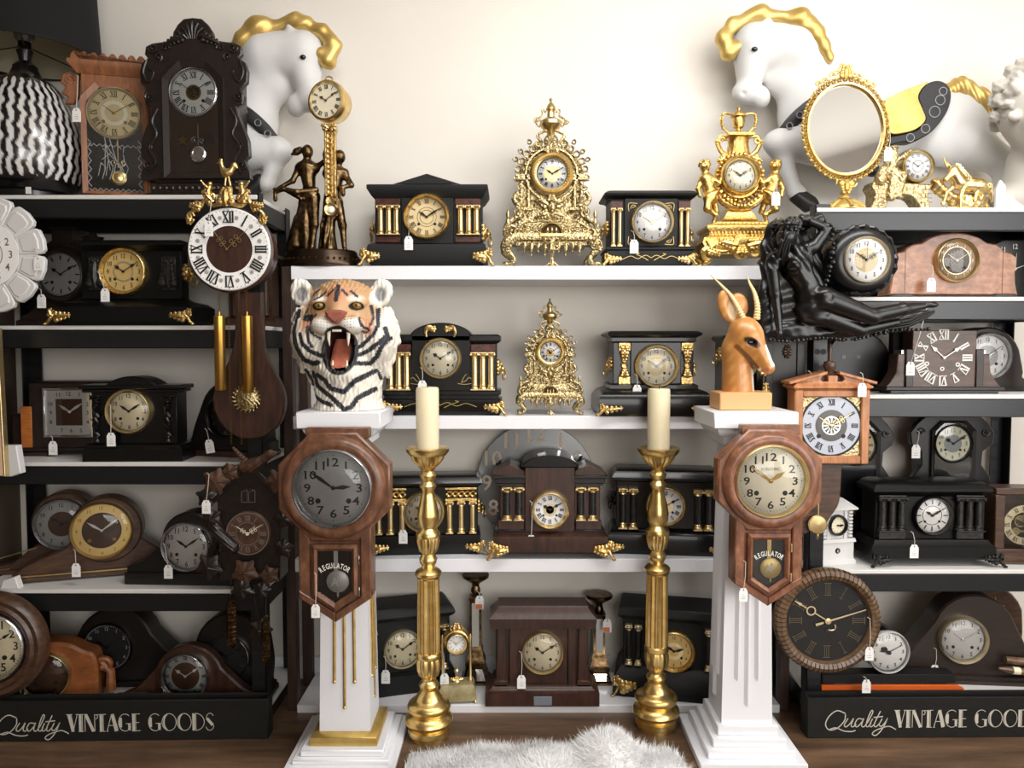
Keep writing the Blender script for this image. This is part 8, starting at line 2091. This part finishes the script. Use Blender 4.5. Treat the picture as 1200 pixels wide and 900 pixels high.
# ------------------------------------------------------------------ price tags on strings
def tag(px, py, Y, ax, ay, where, ang=0.0, w=5.0, h=8.0, label=None):
    """card centred on (px, py) hanging from (ax, ay)"""
    T = Thing('hanging_price_tag', label or ('white price tag ' + where), 'tag', px, py + h, Y, group='white price tags')
    c, s = math.cos(ang), math.sin(ang)
    def R(x, y): return (px + x * c - y * s, py + x * s + y * c)
    pts = [R(*p) for p in ((-w, h), (-w, -h * .5), (-w * .55, -h), (w * .55, -h), (w, -h * .5), (w, h))]
    m = T.mb(); m.prism(pts, -.5, .2); o = m.obj('card', 'tag_card')
    e = R(0, -h * .72); T.mb().disc(e[0], e[1], [(0, -.7), (.9, -.7), (.9, -.5)], 10).obj('eyelet', 'ink_grey', o)
    m = T.mb()
    for i, y in enumerate((-h * .05, h * .25, h * .55)):
        a, b = R(-w * (.5 if i else .15), y), R(w * (.5 if i else .2), y); m.bar(a[0], a[1], b[0], b[1], .35, None, -.52, .1)
    m.obj('pencil_mark', 'ink_grey', o)
    m = T.mb(); m.tube([(e[0], -.6, e[1]), ((e[0] + ax) / 2 + .6, -1.2, (e[1] + ay) / 2), (ax, -.4, ay), (ax - 2.5, .6, ay - 1.5)], .42, 6)
    m.obj('string', 'string')
    return T
for a in [
    (90, 135, 2.555, 93, 90, 'hanging from the orange oak shelf clock'), (193.5, 202, 2.57, 194, 158, 'hanging from the dark carved shelf clock on the top left board'),
    (45, 309, 2.388, 43, 292, 'lying on the white flower-shaped clock'), (49, 353, 2.53, 49, 340, 'hanging below the white flower-shaped clock'),
    (123.5, 346, 2.52, 117, 320, 'on the black clock with gold dial and star finial'), (62.5, 525, 2.62, 62, 512, 'under the brown square-dial clock'),
    (130.5, 515, 2.505, 131, 475, 'on the black arched clock with twisted columns'), (246, 523, 2.55, 243, 504, 'on the dark hump clock behind the brass weights', -.15),
    (242, 594, 2.37, 246, 556, 'hanging from a carved leaf of the cuckoo clock'), (89.5, 668, 2.53, 89, 645, 'on the brown hump clock with the gilt dial ring'),
    (197.5, 670, 2.53, 194, 638, 'on the dark hump clock next to the cuckoo clock'), (32, 830, 2.52, 31, 818, 'above the left end of the left sign'),
    (193, 827, 2.53, 192, 806, 'above the word GOODS on the left sign'), (245, 268, 2.365, 249, 232, 'over the numeral eleven of the rooster clock', 0.0, 5, 9),
    (479, 285, 2.605, 479, 258, 'on the black pediment clock of the top shelf'), (743, 289, 2.615, 742, 272, 'on the black flat-topped clock beside the cherub clock'),
    (909, 233, 2.62, 909, 214, 'hanging from the right-hand cherub'), (1041, 181, 2.525, 1042, 156, 'hanging from the oval gilt mirror'),
    (495, 454, 2.6, 495, 432, 'on the black arched clock behind the tiger head'), (746.5, 459, 2.6, 746, 440, 'on the black clock with pierced gilt mounts'),
    (472.5, 629, 2.62, 472, 606, 'on the black clock behind the left floor candlestick'), (622.5, 635, 2.59, 623, 588, 'on the brown temple clock of the lower shelf'),
    (452, 793, 2.62, 452, 770, 'on the slant-set black clock beside the swing clock'), (521, 797, 2.62, 520, 766, 'in front of the tiny gilt swing clock'),
    (611, 799, 2.59, 611, 764, 'on the brown mission-style clock'), (370, 716, 2.14, 371, 672, 'hanging from the octagonal clock with grey dial'),
    (871, 697, 2.14, 873, 658, 'hanging from the octagonal clock with cream dial'), (1091, 334, 2.51, 1092, 312, 'on the light burl walnut clock'),
    (1066.5, 432, 2.5, 1084, 360, 'hanging from the foot of the black reclining woman'), (1010, 457, 2.385, 1010, 438, 'hanging from the honey wood pediment clock'),
    (1073, 529, 2.665, 1076, 506, 'on the dark carved clock above the worn black clock'), (1071, 646, 2.525, 1069, 624, 'on the worn black clock with marbled columns'),
    (1018.5, 766, 2.405, 1018, 724, 'hanging from the black round clock with ribbed rim'), (1015, 804, 2.455, 1014, 794, 'hanging over the orange board edge'),
    (1095, 787, 2.585, 1096, 760, 'on the brown silver-dialled clock above the right sign'), (950, 447, 2.45, 949, 436, 'beside the muzzle of the antelope head'),
    (562, 706, 2.735, 561, 694, 'with orange sticker behind the taller mirrored candlestick'), (711.5, 733, 2.735, 711, 722, 'with orange sticker behind the shorter mirrored candlestick')]:
    Tg = tag(*a)
    if 'sticker' in a[5]:
        Tg.mb().box(a[0] - 4.5, a[0] + 3, -.8, -.5, a[1] + 2, a[1] + 7.5).obj('sticker', 'sticker_orange', label='orange sticker')
# ------------------------------------------------------------------ camera, light
cam = bpy.data.cameras.new('camera'); co = bpy.data.objects.new('camera', cam); COL.objects.link(co)
cam.sensor_width = 36; cam.lens = F / 1200 * 36; cam.clip_start = .05
co.location = (0, 0, CZ); co.rotation_euler = (PI / 2 - PITCH, 0, 0)
scene.camera = co
w = bpy.data.worlds.new('daylight'); scene.world = w; w.use_nodes = True
w.node_tree.nodes['Background'].inputs['Color'].default_value = (.92, .95, 1, 1)
w.node_tree.nodes['Background'].inputs['Strength'].default_value = .2
def area(name, loc, tgt, sx, sy, power, col=(1, 1, 1)):
    l = bpy.data.lights.new(name, 'AREA'); l.shape = 'RECTANGLE'; l.size = sx; l.size_y = sy; l.energy = power; l.color = col
    o = bpy.data.objects.new(name, l); COL.objects.link(o); o.location = loc
    o.rotation_euler = (Vector(tgt) - Vector(loc)).to_track_quat('-Z', 'Y').to_euler()
    return o
area('ceiling_panel', (.8, 1.5, 2.87), (.75, 2.05, 0), 2.4, .7, 54, (1, .985, .965))
area('window_daylight', (2.84, .35, 1.6), (.4, 2.3, 1.2), 2.4, 1.9, 68, (1, .99, .975))
area('shopfront_daylight', (1.2, -3.3, 1.6), (.7, 2.8, 1.1), 2.6, 1.8, 84, (1, .985, .965))
scene.view_settings.view_transform = 'Standard'
scene.view_settings.look = 'None'
scene.view_settings.gamma = 1
scene.view_settings.use_curve_mapping = False
scene.view_settings.exposure = 0.24
scene.cycles.use_denoising = True
scene.cycles.max_bounces = 7
scene.cycles.transparent_max_bounces = 12
scene.cycles.caustics_reflective = False
scene.cycles.caustics_refractive = False
